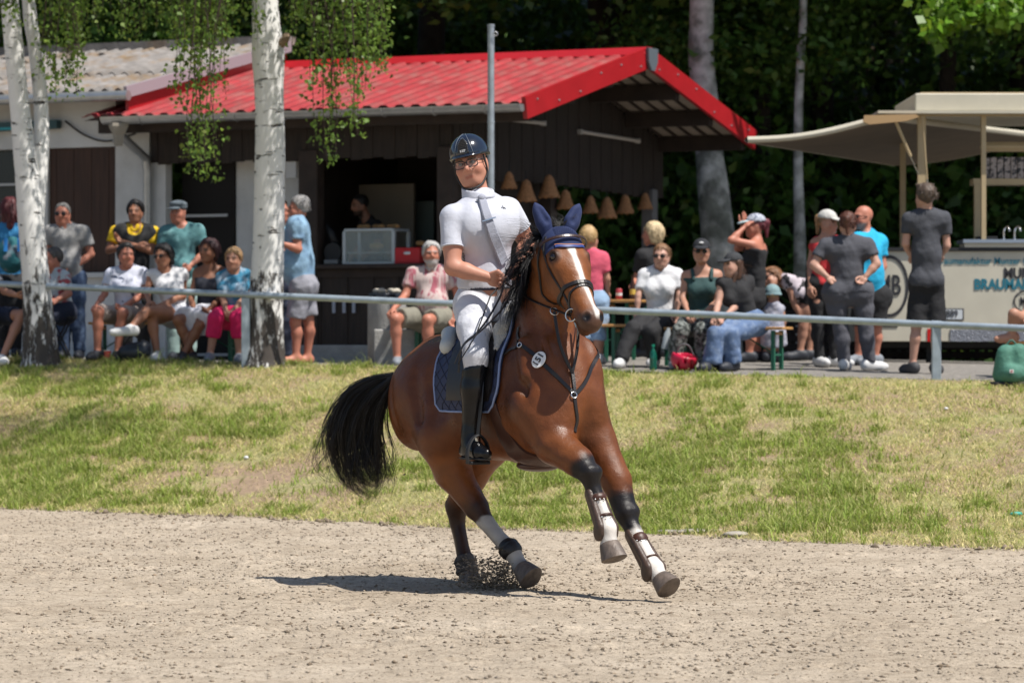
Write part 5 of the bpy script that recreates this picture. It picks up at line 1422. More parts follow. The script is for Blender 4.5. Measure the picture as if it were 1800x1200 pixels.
def coat_material():
    m = mat('bay_coat', attr='Col', rough=0.42, spec=0.32, var=0.2, vscale=10)
    t = m.node_tree; N, L = t.nodes.new, t.links.new; b = t.nodes['Principled BSDF']; tc = N('ShaderNodeTexCoord')
    def noise(scale, detail=4, stretch=None):
        n = N('ShaderNodeTexNoise'); n.inputs['Scale'].default_value = scale; n.inputs['Detail'].default_value = detail
        if stretch:
            mp = N('ShaderNodeMapping'); mp.inputs['Scale'].default_value = stretch; L(tc.outputs['Object'], mp.inputs[0]); L(mp.outputs[0], n.inputs['Vector'])
        else:
            L(tc.outputs['Object'], n.inputs['Vector'])
        return n.outputs['Fac']
    r = N('ShaderNodeMapRange'); r.inputs[1].default_value = 0.35; r.inputs[2].default_value = 0.68; r.inputs[3].default_value = 0.27; r.inputs[4].default_value = 0.58; L(noise(5, 6), r.inputs[0]); L(r.outputs[0], b.inputs['Roughness'])
    # branching veins: thin ridges where a noise crosses its middle value
    sb = N('ShaderNodeMath'); sb.operation = 'SUBTRACT'; L(noise(7.5, 2), sb.inputs[0]); sb.inputs[1].default_value = 0.5
    ab = N('ShaderNodeMath'); ab.operation = 'ABSOLUTE'; L(sb.outputs[0], ab.inputs[0])
    vr = N('ShaderNodeMapRange'); vr.inputs[1].default_value = 0.0; vr.inputs[2].default_value = 0.022; vr.inputs[3].default_value = 1.0; vr.inputs[4].default_value = 0.0; vr.interpolation_type = 'SMOOTHSTEP'; L(ab.outputs[0], vr.inputs[0])
    ms = N('ShaderNodeMapRange'); ms.inputs[1].default_value = 0.48; ms.inputs[2].default_value = 0.62; L(noise(2.4, 2), ms.inputs[0])
    mu = N('ShaderNodeMath'); mu.operation = 'MULTIPLY'; L(vr.outputs[0], mu.inputs[0]); L(ms.outputs[0], mu.inputs[1])
    b1 = N('ShaderNodeBump'); b1.inputs['Strength'].default_value = 0.10; b1.inputs['Distance'].default_value = 0.006; L(mu.outputs[0], b1.inputs['Height'])
    b2 = N('ShaderNodeBump'); b2.inputs['Strength'].default_value = 0.30; b2.inputs['Distance'].default_value = 0.012; L(noise(26, 5), b2.inputs['Height']); L(b1.outputs[0], b2.inputs['Normal'])
    b3 = N('ShaderNodeBump'); b3.inputs['Strength'].default_value = 0.55; b3.inputs['Distance'].default_value = 0.003; L(noise(260, 3, (1, 1, 0.25)), b3.inputs['Height']); L(b2.outputs[0], b3.inputs['Normal'])
    L(b3.outputs[0], b.inputs['Normal'])
    return m
m_coat = coat_material()
m_hair = mat('black_horsehair', (0.008, 0.007, 0.007), rough=0.34, spec=0.5)
m_hoof = mat('hoof_horn', (0.13, 0.10, 0.08), rough=0.55, var=0.4, vscale=30, bump=0.2, bscale=80, stretch=(1, 1, 0.3))
m_leather = mat('black_leather', (0.012, 0.009, 0.008), rough=0.38, bump=0.12, bscale=180)
m_brown = mat('brown_leather', (0.055, 0.020, 0.011), rough=0.40, bump=0.12, bscale=160, var=0.2, vscale=20)
m_navy = mat('navy_cloth', (0.006, 0.017, 0.075), rough=0.8, sheen=0.03, bump=0.2, bscale=220)
m_navyq = mat('navy_quilt', (0.020, 0.030, 0.075), rough=0.65, bump=0.2, bscale=160)
m_pipe = mat('pale_blue_piping', (0.22, 0.28, 0.45), rough=0.6)
m_steel = mat('steel', (0.6, 0.6, 0.6), rough=0.25, metal=1.0)
m_white = mat('white_stretch_fabric', (0.50, 0.515, 0.575), rough=0.7, bump=0.45, bscale=11, var=0.03, vscale=20)
m_breech = mat('white_breeches', (0.58, 0.59, 0.63), rough=0.75, bump=0.5, bscale=16)
m_fleece = mat('sheepskin', (0.52, 0.50, 0.45), rough=0.95, bump=0.9, bscale=90, sheen=0.3)
m_gel = mat('pale_grey_pad', (0.50, 0.52, 0.50), rough=0.6, bump=0.15, bscale=60)
m_boot = mat('polished_black_boot', (0.005, 0.005, 0.006), rough=0.25, spec=0.32, bump=0.06, bscale=25)
m_helmet = mat('navy_helmet_shell', (0.008, 0.013, 0.026), rough=0.16, spec=0.6, coat=0.5)
m_eye = mat('dark_eye', (0.006, 0.003, 0.002), rough=0.05, spec=0.8)

horse = thing('horse', 'bay horse cantering towards camera with white blaze and navy ear bonnet', 'horse', h2w((0, 0, 0)))
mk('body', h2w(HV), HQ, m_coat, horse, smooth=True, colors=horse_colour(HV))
# hooves
for nm, (pts, rad, bot) in LEGS.items():
    top = pts[-1]; ax = nrm(bot - top); ln = np.linalg.norm(bot - top)
    fwd = nrm(np.array([1, 0, 0]) - ax * ax[0]); lat = np.cross(ax, fwd)
    V = []; n = 18
    prof = [(0.0, 0.0), (0.048, -0.012), (0.055, 0.0), (0.058, 0.25 * ln), (0.063, 0.7 * ln), (0.066, ln), (0.061, ln + 0.004), (0.0, ln - 0.004)]
    for (r, h) in prof:
        for j in range(n):
            a = 2 * math.pi * j / n
            cx = math.cos(a); e = 1.16 if cx > 0 else 0.92
            fl = 0.30 * max(h, 0) if cx > 0 else 0.05 * max(h, 0)
            V.append(top + ax * h + fwd * (cx * r * e + fl * abs(cx)) + lat * math.sin(a) * r)
    Fc = [(i * n + j, i * n + (j + 1) % n, (i + 1) * n + (j + 1) % n, (i + 1) * n + j) for i in range(len(prof) - 1) for j in range(n)]
    autosmooth(mk('hoof', h2w(V), Fc, m_hoof, horse), 50)
# eyes
for sg in (1, -1):
    g = G()
    e = hc(0.165, -0.004, sg * 0.094)
    for i, (u, v) in enumerate([(0, 0)]):
        n = 12
        rings = [[e + 0.019 * (HLt * sg * math.cos(t) * 0.9 + (HA * math.cos(p) * 1.15 + HN * math.sin(p)) * math.sin(t)) for p in np.linspace(0, 2 * math.pi, n, endpoint=False)] for t in np.linspace(0.02, math.pi - 0.02, 9)]
        V = np.array(rings).reshape(-1, 3)
        Fc = [(a * n + b, a * n + (b + 1) % n, (a + 1) * n + (b + 1) % n, (a + 1) * n + b) for a in range(8) for b in range(n)]
        g.add(h2w(V), Fc)
    g.build('eye', m_eye, horse, smooth=True)

def cam_hit(px, py, sdf=hs, off=0.0, t0=17.5, t1=22.5):
    """first point of the implicit surface (horse frame) on the ray through a photograph pixel"""
    d = np.array([(px - 900.0) / FOC, 1.0, (600.0 - py) / FOC])
    ts = np.linspace(t0, t1, 900)
    P = w2h(np.array([0, 0, CAMH]) + ts[:, None] * d)
    D = sdf.at(P) - off
    i = np.argmax(D < 0)
    if D.min() >= 0:
        i = int(np.argmin(D))
        return P[i]
    return P[i]

def hits(pix, off=0.0):
    return [cam_hit(x, y, off=off) for (x, y) in pix]

def strap(pts, width, m, name, parent, n=None, off=0.003, thick=0.005, closed=False, sdf=hs):
    P = resample(pts, n or max(8, 5 * len(pts)), closed)
    P = sdf.project(P, off)
    Nn = sdf.grad(P)
    V, Fc = ribbon(P, Nn, width, thick, closed)
    return mk(name, h2w(V), Fc, m, parent)

def strands(guides, count, spread, r0, name, m, parent, seed=1, wave=0.02, lenvar=0.35, n=14, tipspread=1.6, lmin=0.62):
    """hair: strands following interpolated guide curves; returns one mesh of thin tapered three-sided tubes"""
    rg = np.random.default_rng(seed)
    Gd = np.array([resample(g, n) for g in guides])
    m_ = len(Gd)
    Vs = []; Fs = []; c = 0
    nl = max(6, count // 14); lu = rg.uniform(0, m_ - 1, nl); lo_ = rg.normal(size=(nl, 3)) * spread * 1.5; lL = rg.uniform(lmin, 1.0, nl); lw_ = rg.normal(size=(nl, 3)) * wave * 1.6
    for i in range(count):
        j_ = rg.integers(0, nl); u = float(np.clip(lu[j_] + rg.normal() * 0.10, 0, m_ - 1.001)); a = int(u); f = u - a
        b = min(a + 1, m_ - 1)
        C = Gd[a] * (1 - f) + Gd[b] * f
        L = lL[j_] * (1 - lenvar * 0.5 * rg.uniform() ** 1.5)
        t = np.linspace(0, 1, n)
        tt = t * L * (n - 1); i0 = np.minimum(tt.astype(int), n - 2); fr = (tt - i0)[:, None]
        C = C[i0] * (1 - fr) + C[i0 + 1] * fr
        o = lo_[j_] + rg.normal(size=3) * spread * 0.35
        o2 = lw_[j_] + rg.normal(size=3) * wave * 0.4
        ph = j_ * 1.7 + rg.normal() * 0.3
        C = C + o * (0.35 + tipspread * t[:, None] ** 1.2) + o2 * np.sin(ph + 5 * t[:, None]) * t[:, None]
        T = np.gradient(C, axis=0); T /= np.linalg.norm(T, axis=1)[:, None] + 1e-9
        u1 = np.cross(T, rg.normal(size=3)); u1 /= np.linalg.norm(u1, axis=1)[:, None] + 1e-9
        u2 = np.cross(T, u1)
        rad = r0 * rg.uniform(0.6, 1.3) * np.clip(1.05 - t ** 2.2, 0.06, 1)[:, None]
        for k in range(3):
            an = 2 * math.pi * k / 3
            Vs.append(C + rad * (math.cos(an) * u1 + math.sin(an) * u2))
        base = c + np.arange(n - 1)
        for k in range(3):
            k2 = (k + 1) % 3
            Fs.append(np.stack([c + k * n + np.arange(n - 1), c + k2 * n + np.arange(n - 1), c + k2 * n + np.arange(1, n), c + k * n + np.arange(1, n)], 1))
        c += 3 * n
    return mk(name, np.concatenate(Vs), np.concatenate(Fs).astype(np.int32), m, parent, smooth=True)

# tail: guides in photograph pixels at the depth of the dock, spreading a little in depth
def tg(pix, dep):
    return [W(x, y, 20.5 + dep + 0.10 * i / len(pix)) for i, (x, y) in enumerate(pix)]
tail_g = [
    tg([(690, 658), (655, 663), (620, 680), (588, 722), (577, 770), (585, 818), (612, 852), (648, 867)], 0.05),
    tg([(690, 660), (652, 670), (618, 694), (598, 740), (592, 785), (600, 828), (628, 858), (655, 862)], -0.02),
    tg([(690, 663), (655, 680), (626, 710), (610, 755), (610, 800), (622, 840), (648, 860), (664, 855)], 0.0),
    tg([(691, 666), (660, 692), (638, 730), (628, 775), (634, 820), (652, 848), (668, 848)], -0.06),
    tg([(691, 670), (668, 704), (655, 745), (652, 790), (660, 830), (668, 850)], 0.03),
    tg([(692, 673), (674, 715), (668, 760), (677, 800), (678, 832), (664, 856), (640, 868)], -0.04),
]
strands(tail_g, 1200, 0.014, 0.0016, 'tail', m_hair, horse, seed=3, wave=0.022, lenvar=0.2, n=20, tipspread=1.1, lmin=0.82)
tail_w = [tg([(690, 656), (640, 664), (600, 690), (580, 712), (574, 740)], 0.1), tg([(690, 659), (642, 674), (600, 710), (572, 762), (556, 800), (563, 842), (600, 864)], 0.0),
          tg([(690, 664), (640, 690), (596, 740), (566, 800), (560, 835), (580, 858), (625, 868)], 0.04), tg([(690, 670), (668, 720), (670, 780), (682, 815), (668, 850), (630, 868)], -0.08)]
strands(tail_w, 170, 0.018, 0.0011, 'tail_wisp', m_hair, horse, seed=4, wave=0.03, lenvar=0.3, n=18, tipspread=1.2, lmin=0.75)
# mane: roots along the crest, blown back to the horse's right (image left) and down
crest = [np.array([0.245, 0.03, 1.50]), np.array([0.30, 0.04, 1.60]), np.array([0.365, 0.05, 1.70]), np.array([0.43, 0.06, 1.80]), np.array([0.50, 0.06, 1.90]), np.array([0.575, 0.06, 1.98]), POLL + np.array([-0.03, 0, 0.02])]
crest_p = hs.project(np.array(crest), 0.0)
def mg(i, pix, dy):
    c = h2w(crest_p[i]); Y0 = c[1]
    return [c] + [W(x, y, Y0 - dy * (k + 1) / len(pix)) for k, (x, y) in enumerate(pix)]
mane_g = [mg(0, [(915, 548), (908, 560), (905, 578)], 0.14),
          mg(1, [(918, 520), (905, 540), (898, 562), (900, 580)], 0.17),
          mg(2, [(925, 485), (912, 500), (902, 520), (898, 545), (898, 562)], 0.18),
          mg(3, [(934, 455), (920, 465), (909, 485), (902, 505), (901, 530)], 0.18),
          mg(4, [(943, 432), (930, 440), (916, 460), (909, 480), (906, 500)], 0.16),
          mg(5, [(950, 415), (935, 420), (920, 438), (910, 455)], 0.15),
          mg(6, [(958, 405), (945, 400), (930, 412), (920, 425)], 0.10)]
strands(mane_g, 900, 0.014, 0.0019, 'mane', m_hair, horse, seed=8, wave=0.02, lenvar=0.35)
mane_w = [mg(4, [(925, 430), (900, 425), (880, 432)], 0.1), mg(5, [(940, 410), (915, 405), (890, 400)], 0.05), mg(3, [(920, 455), (895, 460), (875, 475)], 0.12), mg(2, [(915, 485), (893, 500), (880, 522)], 0.12)]
strands(mane_w, 130, 0.022, 0.0011, 'mane_wisp', m_hair, horse, seed=9, wave=0.03, lenvar=0.55)
# forelock sticking up between the ears
fl = [[h2w(hc(-0.02, 0.0, 0.01)), h2w(hc(-0.09, 0.0, 0.03)), h2w(hc(-0.15, -0.04, 0.05))], [h2w(hc(-0.02, 0.0, -0.01)), h2w(hc(-0.07, 0.02, -0.05)), h2w(hc(-0.11, 0.03, -0.10))]]
strands(fl, 40, 0.008, 0.0012, 'forelock', m_hair, horse, seed=12, wave=0.02, lenvar=0.4, n=8)

# ---- ear bonnet
bonnet = thing('ear_bonnet', 'navy crocheted ear bonnet on the bay horse', 'ear bonnet', h2w(POLL))
bs = Sdf()
cutp = [(hc(0.13, 0, 0), HA), (hc(0, -0.10, 0), -HN)]
cutf = [(hc(0.13, 0, 0), HA), (hc(0, -0.07, 0), -HN)]
bs.ell(hc(0.07, -0.035, 0), (0.121, 0.103, 0.118), HRM, k=0.02, cuts=cutp)
bs.ell(hc(0.17, -0.03, 0), (0.163, 0.082, 0.132), HRM, k=0.02, cuts=cutf)
V, Q = bs.surface(0.008, smooth=1)
mk('cap', h2w(V), Q, m_navy, bonnet, smooth=True)
# crochet mesh: small raised rings over the cap as one fine-relief part
g = G()
for a in np.arange(-0.045, 0.08, 0.017):
    for l in np.arange(-0.09, 0.0901, 0.017):
        p0 = hc(a, 0.09, l + (0.0085 if int(round(a / 0.017)) % 2 else 0))
        p = bs.project(p0[None], 0.001)[0]
        nn = bs.grad(p[None])[0]
        if nn @ HN < 0.25:
            continue
        g.torus(h2w(p), 0.0062, 0.0020, HM @ nn, n=8, k=4)
g.build('crochet', m_navy, bonnet, smooth=True, kind='stuff')
# scalloped lower edge with orange cord
ed = []
for l in np.linspace(-0.100, 0.100, 25):
    ed.append(hc(0.132 + 0.010 * math.cos(l * 30), 0.05, l))
P = bs.project(np.array(ed), 0.002)
V, Fc = ribbon(P, hs.grad(P), 0.016, 0.005); mk('trim', h2w(V), Fc, mat('bright_navy_trim', (0.02, 0.045, 0.20), rough=0.5), bonnet)
P2 = P - HA * 0.011
V, Fc = ribbon(P2, hs.grad(P2), 0.0035, 0.006); mk('cord', h2w(V), Fc, mat('orange_cord', (0.55, 0.22, 0.12), rough=0.6), bonnet)
for sg in (1, -1):
    es = Sdf()
    b = hc(-0.01, -0.03, sg * 0.055)
    mid = b + np.array([0.0, 0, 0.075]) + HLt * sg * 0.032
    tip = b + np.array([-0.010, 0, 0.168]) + HLt * sg * (0.075 if sg > 0 else 0.085)
    es.cone(b, mid, 0.040, 0.037, k=0.05, n=hD, f=1.5)
    es.cone(mid, lerp(mid, tip, 0.6), 0.037, 0.023, k=0.05, n=hD, f=1.5)
    es.cone(lerp(mid, tip, 0.6), tip, 0.023, 0.005, k=0.05, n=hD, f=1.5)
    es.cone(mid + hD * 0.035 - HLt * sg * 0.008, lerp(mid, tip, 0.7) + hD * 0.028, 0.018, 0.008, k=0.015, sub=True)
    V, Q = es.surface(0.006, smooth=2)
    mk('ear_cover', h2w(V), Q, m_navy, bonnet, smooth=True)

# ---- bridle
bridle = thing('bridle', 'black leather bridle with flash noseband on the bay horse', 'bridle', h2w(POLL))
for sg in (1, -1):
    strap([hc(0.03, 0.0, sg * 0.10), hc(0.12, -0.045, sg * 0.12), hc(0.25, -0.07, sg * 0.11), hc(0.38, -0.075, sg * 0.085), hc(0.475, -0.085, sg * 0.07)], 0.018, m_leather, 'cheekpiece', bridle)
    strap([hc(0.02, -0.03, sg * 0.11), hc(0.12, -0.13, sg * 0.11), hc(0.22, -0.22, sg * 0.07), hc(0.25, -0.245, 0.0)], 0.012, m_leather, 'throatlash', bridle)
def loop(a0, tilt, off, n=26):
    out = []
    for t in np.linspace(0, 2 * math.pi, n, endpoint=False):
        nn = -0.06 + 0.10 * math.cos(t); l = 0.12 * math.sin(t)
        out.append(hc(a0 + tilt * math.cos(t), nn, l))
    return out
strap(loop(0.355, 0.0, 0), 0.026, m_leather, 'noseband', bridle, closed=True, n=40, thick=0.009)
strap(loop(0.43, -0.055, 0), 0.014, m_leather, 'flash_strap', bridle, closed=True, n=40, thick=0.006)
strap([hc(0.075, -0.03, 0.11), hc(0.082, 0.03, 0.06), hc(0.086, 0.05, 0), hc(0.082, 0.03, -0.06), hc(0.075, -0.03, -0.11)], 0.016, mat('browband_leather', (0.035, 0.016, 0.011), rough=0.35), 'browband', bridle, off=0.022, thick=0.007)
for sg in (1, -1):
    g = G()
    c = h2w(hs.project(hc(0.485, -0.09, sg * 0.075)[None], 0.012)[0])
    axn = HM @ nrm(HLt * sg * 0.75 + HN * 0.4 + HA * 0.2)
    g.torus(c, 0.034, 0.0045, axn, n=24, k=8)
    g.build('bit_ring', m_steel, bridle, smooth=True)
BITR = hs.project(hc(0.485, -0.10, 0.075)[None], 0.012)[0]
BITL = hs.project(hc(0.485, -0.10, -0.075)[None], 0.012)[0]

# ---- breastplate with number disc
bp = thing('breastplate', 'black leather breastplate with martingale across the horse chest', 'breastplate', h2w((0.7, 0, 1.2)))
ringP = cam_hit(1009, 694, off=0.010)
strap([*hits([(884, 626), (900, 614), (913, 606)])], 0.022, m_leather, 'shoulder_strap', bp)
strap([*hits([(913, 606), (930, 617), (947, 632), (966, 650), (985, 668), (1009, 694)])], 0.024, m_leather, 'chest_strap', bp)
strap([*hits([(1009, 694), (1022, 680), (1033, 662), (1038, 648)]), np.array([0.70, -0.17, 1.33]), np.array([0.60, -0.20, 1.40]), np.array([0.45, -0.22, 1.46])], 0.024, m_leather, 'chest_strap', bp)
strap([*hits([(913, 606), (911, 590), (912, 575)])], 0.018, m_leather, 'wither_strap', bp)
strap([*hits([(1009, 696), (1011, 715), (1013, 740), (1010, 760)])], 0.022, m_leather, 'girth_strap', bp)
g = G(); g.torus(h2w(ringP), 0.017, 0.004, HM @ hs.grad(ringP[None])[0], n=16, k=6); g.build('ring', m_steel, bp, smooth=True)
r2 = cam_hit(913, 606, off=0.010)
g = G(); g.torus(h2w(r2), 0.014, 0.0035, HM @ hs.grad(r2[None])[0], n=16, k=6); g.build('ring', m_steel, bp, smooth=True)
# martingale forks rise from the chest strap to the reins
mr = lerp(BITR, hp(878, 487, .12), 0.22)
def fork(p0, p1, sag, name):
    P = resample([p0, lerp(p0, p1, 0.5) + sag, p1], 14)
    Nn = np.tile(nrm([0.7, 0.5, 0.1]), (14, 1))
    V, Fc = ribbon(P, Nn, 0.018, 0.005)
    mk(name, h2w(V), Fc, m_leather, bp)
mtop = cam_hit(1006, 655, off=0.012)
strap([*hits([(1009, 694), (1008, 675), (1006, 655)], 0.004)], 0.022, m_leather, 'martingale_strap', bp, off=0.008)
fk1 = hp(974, 547, 0.13); fk2 = hp(1016, 560, -0.02)
fork(mtop, fk1, np.array([0.0, 0.02, -0.02]), 'martingale_fork')
fork(mtop, fk2, np.array([0.02, 0.0, -0.01]), 'martingale_fork')
g = G(); g.torus(h2w(fk1), 0.022, 0.004, (0.3, -0.8, 0.4), n=18, k=6); g.build('rein_ring', m_steel, bp, smooth=True)
# number disc: 151
nd = cam_hit(947, 632, off=0.014); nn = HM @ hs.grad(nd[None])[0]
disc = thing('number_disc', 'white oval competition number disc 151 on the breastplate', 'number disc', h2w(nd))
c = h2w(nd); up0 = nrm(np.array([0, 0, 1.0]) - nn * nn[2]); rt = np.cross(up0, nn)
upd = nrm(up0 * 0.85 + rt * 0.45); rtd = np.cross(upd, nn)
g = G(); g.lathe(c, [(0.0, -0.004), (0.045, -0.004), (0.047, 0.0), (0.044, 0.004), (0.0, 0.005)], 28, R=np.stack([rtd * 0.86, upd * 1.05, nn], 1), caps=False)
autosmooth(g.build('plate', mat('white_number_plate', (0.66, 0.68, 0.70), rough=0.5), disc))
m_ink = mat('dark_ink', (0.02, 0.02, 0.025), rough=0.6)
text_mesh('151', 0.052, c + nn * 0.006, upd, -rtd, m_ink, 'number', disc, bold=0.0012)

# ---- saddle, pad, girth
saddle = thing('saddle', 'black jumping saddle with sheepskin and navy quilted saddle pad', 'saddle', h2w((0.1, 0, 1.45)))
def ring_pt(s, phi, off=0.0):
    """point on the trunk reached from its axis at angle phi from straight up (positive to the right)"""
    d = np.array([0, math.sin(phi), math.cos(phi)])
    t = np.linspace(0.05, 0.75, 141)
    P = np.array([s, 0, 1.08]) + t[:, None] * d
    D = hs_trunk.at(P) - off
    i = np.argmax(D > 0)
    return P[i]
hs_trunk = Sdf(); hs_trunk.p = hs.p[:17]
def patch(s0f, s1f, phis, ns, off, m, name, sgn, thick=0.012):
    top = []; bot = []
    for ph in phis:
        for u in np.linspace(0, 1, ns):
            s = s0f(ph) * (1 - u) + s1f(ph) * u
            top.append(ring_pt(s, sgn * ph, off + thick)); bot.append(ring_pt(s, sgn * ph, off - 0.004))
    n = len(phis) * ns; Fc = []
    for i in range(len(phis) - 1):
        for j in range(ns - 1):
            a = i * ns + j; q = (a, a + 1, a + 1 + ns, a + ns)
            if sgn < 0: q = q[::-1]
            Fc.append(q); Fc.append(tuple(x + n for x in q[::-1]))
    edge = [j for j in range(ns)] + [i * ns + ns - 1 for i in range(1, len(phis))] + [(len(phis) - 1) * ns + j for j in range(ns - 2, -1, -1)] + [i * ns for i in range(len(phis) - 2, 0, -1)]
    for k in range(len(edge)):
        a, b = edge[k], edge[(k + 1) % len(edge)]
        Fc.append((a, b, b + n, a + n))
    o = mk(name, h2w(np.array(top + bot)), Fc, m, saddle)
    autosmooth(o, 50)
    return np.array(top).reshape(len(phis), ns, 3), edge
PH = np.radians(np.linspace(3, 104, 15))
s0 = lambda ph: -0.30 + 0.11 * min(1, ph / 1.6) + (0.035 if ph > 1.78 else 0)
s1 = lambda ph: 0.30 + 0.10 * math.sin(min(ph, 1.7)) - 0.07 * max(0, ph - 1.35) * 2 - (0.03 if ph > 1.78 else 0)
for sg in (1, -1):
    top, edge = patch(s0, s1, PH, 16, 0.004, m_navyq, 'saddle_pad', sg)
    # piping along the edge
    E = top.reshape(-1, 3)[edge]
    g = G(); g.tube(h2w(np.vstack([E, E[:1]])), 0.007, 6, caps=False); g.build('piping', m_pipe, saddle, smooth=True)
    # quilting seams
    g = G()
    for k in range(-10, 18, 2):
        ln = [top[i, j] for i in range(15) for j in [k + i] if 0 <= j < 16]
        if len(ln) > 2: g.tube(h2w(ln), 0.003, 5)
        ln = [top[i, j] for i in range(15) for j in [k + 15 - i] if 0 <= j < 16]
        if len(ln) > 2: g.tube(h2w(ln), 0.003, 5)
    g.build('quilt_seams', mat('dark_navy_thread', (0.010, 0.014, 0.035), rough=0.7), saddle, kind='stuff')
    f0 = lambda ph: -0.16 + 0.10 * min(1, ph / 1.2)
    f1 = lambda ph: 0.20 + 0.16 * math.sin(min(ph, 1.57)) - 0.14 * max(0, ph - 1.3)
    patch(f0, f1, np.radians(np.linspace(14, 92, 12)), 12, 0.020, m_leather, 'saddle_flap', sg, thick=0.010)
ss = Sdf()
ss.cone((-0.20, 0, 1.47), (0.16, 0, 1.475), 0.10, 0.075, k=0.04, n=(0, 0, 1), f=1.9)
ss.cone((-0.22, -0.10, 1.50), (-0.22, 0.10, 1.50), 0.035, 0.035, k=0.05)
ss.cone((0.19, -0.05, 1.50), (0.19, 0.05, 1.50), 0.035, 0.035, k=0.05)
V, Q = ss.surface(0.012); mk('seat', h2w(V), Q, m_leather, saddle, smooth=True)
ss = Sdf()
ss.cone((-0.31, 0.10, 1.435), (-0.20, 0.20, 1.37), 0.045, 0.05, k=0.04); ss.cone((-0.31, -0.10, 1.435), (-0.20, -0.20, 1.37), 0.045, 0.05, k=0.04)
ss.cone((-0.33, -0.10, 1.44), (-0.33, 0.10, 1.44), 0.035, 0.035, k=0.05)
V, Q = ss.surface(0.012, smooth=3); mk('half_pad', h2w(V), Q, m_gel, saddle, smooth=True)
ss = Sdf()
ss.cone((0.235, 0.04, 1.56), (0.255, 0.15, 1.46), 0.052, 0.050, k=0.03); ss.cone((0.255, 0.15, 1.46), (0.28, 0.205, 1.36), 0.05, 0.03, k=0.03)
ss.cone((0.235, -0.04, 1.56), (0.255, -0.15, 1.46), 0.052, 0.050, k=0.03); ss.cone((0.235, -0.05, 1.56), (0.235, 0.05, 1.56), 0.05, 0.05, k=0.03)
V, Q = ss.surface(0.009, noise=lambda P: 0.008 * wnoise(P, 120, 6) + 0.006 * wnoise(P, 60, 5, 3), smooth=1); mk('sheepskin', h2w(V), Q, m_fleece, saddle, smooth=True)
# girth with belly guard
for sg in (1, -1):
    patch(lambda ph: 0.285 + 0.10 * (ph - 1.6) , lambda ph: 0.365 + 0.16 * (ph - 1.6) + 0.05 * max(0, ph - 2.3), np.radians(np.linspace(94, 179.9, 14)), 7, 0.004, m_brown, 'girth', sg, thick=0.010)
ss = Sdf(); gp = ring_pt(0.40, math.radians(180), 0.0)
ss.ell(gp + np.array([-0.02, 0, 0.012]), (0.14, 0.11, 0.034), k=0.03); V, Q = ss.surface(0.010); mk('belly_guard', h2w(V), Q, m_brown, saddle, smooth=True)

# ---- leg boots
def cuff(leg, t0, t1, add, m, name, parent, n=8, flare=0.0):
    pts, rad, _ = LEGS[leg]
    ts = np.linspace(t0, t1, n)
    P = np.array([lerp(pts[int(t)], pts[int(t) + 1], t - int(t)) for t in ts]); R = np.array([rad[int(t)] * (1 - t + int(t)) + rad[int(t) + 1] * (t - int(t)) for t in ts]) + add
    R = R + flare * np.linspace(0, 1, n)
    R[0] -= add * 0.6; R[-1] -= add * 0.6
    g = G(); g.tube(h2w(P), R, 18, caps=True)
    return autosmooth(g.build(name, m, parent), 60)
m_bootb = mat('brown_tendon_boot', (0.060, 0.035, 0.024), rough=0.45, var=0.2, vscale=30, bump=0.15, bscale=120)
for leg, side in (('rf', 'right'), ('lf', 'left')):
    pts, rad, _ = LEGS[leg]
    tb = thing('tendon_boot', 'brown leather tendon boot on the horse %s foreleg' % ('raised bent' if leg == 'rf' else 'outstretched leading'), 'tendon boot', h2w(pts[6]), 'tendon boots on the forelegs')
    # shell behind and beside the cannon: two side lobes and a back
    bsd = Sdf()
    a, b = lerp(pts[4], pts[5], 0.15), pts[6] + (pts[6] - pts[5]) * 0.15
    back = nrm(np.array([-1, 0, 0]) - nrm(b - a) * (np.array([-1, 0, 0]) @ nrm(b - a)))
    bsd.cone(a + back * 0.020, b + back * 0.022, 0.046, 0.052, k=0.02)
    for sg in (1, -1):
        bsd.ell(b + np.array([0, sg * 0.050, 0.0]) + back * 0.016, (0.040, 0.020, 0.054), k=0.02)
        bsd.cone(a + np.array([0, sg * 0.038, 0]), b + np.array([0, sg * 0.046, 0.02]), 0.018, 0.020, k=0.02)
    V, Q = bsd.surface(0.006); mk('shell', h2w(V), Q, m_bootb, tb, smooth=True)
    for t in (4.40, 5.10):
        cuff(leg, t - 0.10, t + 0.13, 0.011, m_brown, 'strap', tb, n=4)
        ctr = lerp(pts[int(t)], pts[int(t) + 1], t - int(t)); rr = rad[5] + 0.012
        g = G()
        for a_ in (-0.5, 0.0, 0.5):
            d = nrm(np.array([math.cos(a_ + 0.4), math.sin(a_ + 0.4), 0.0]))
            g.lathe(h2w(ctr + d * (rr + 0.003)), [(0.0, 0.004), (0.004, 0.003), (0.005, 0.0)], 8, R=np.stack([np.cross((0, 0, 1), HM @ d), [0, 0, 1], HM @ d], 1), caps=False)
        g.build('studs', m_steel, tb, smooth=True, kind='stuff')
m_bb = mat('black_neoprene_boot', (0.016, 0.015, 0.015), rough=0.5, bump=0.2, bscale=90)
fb = thing('fetlock_boot', 'black fetlock boot on the forward hind leg', 'fetlock boot', h2w(LEGS['rh'][0][6]))
cuff('rh', 5.25, 6.35, 0.014, m_bb, 'shell', fb, n=6); cuff('rh', 5.45, 5.85, 0.018, mat('black_strap', (0.01, 0.01, 0.01), rough=0.4), 'strap', fb, n=4)
bk = Sdf(); pts = LEGS['rh'][0]
bk.cone(pts[6] + np.array([0.01, 0.045, 0.01]), pts[6] + np.array([0.03, 0.0, -0.02]), 0.022, 0.02, k=0.02); V, Q = bk.surface(0.006); mk('pad', h2w(V), Q, m_bb, fb, smooth=True)
fb = thing('fetlock_boot', 'sandy dark fetlock boot on the planted hind leg', 'fetlock boot', h2w(LEGS['lh'][0][6]))
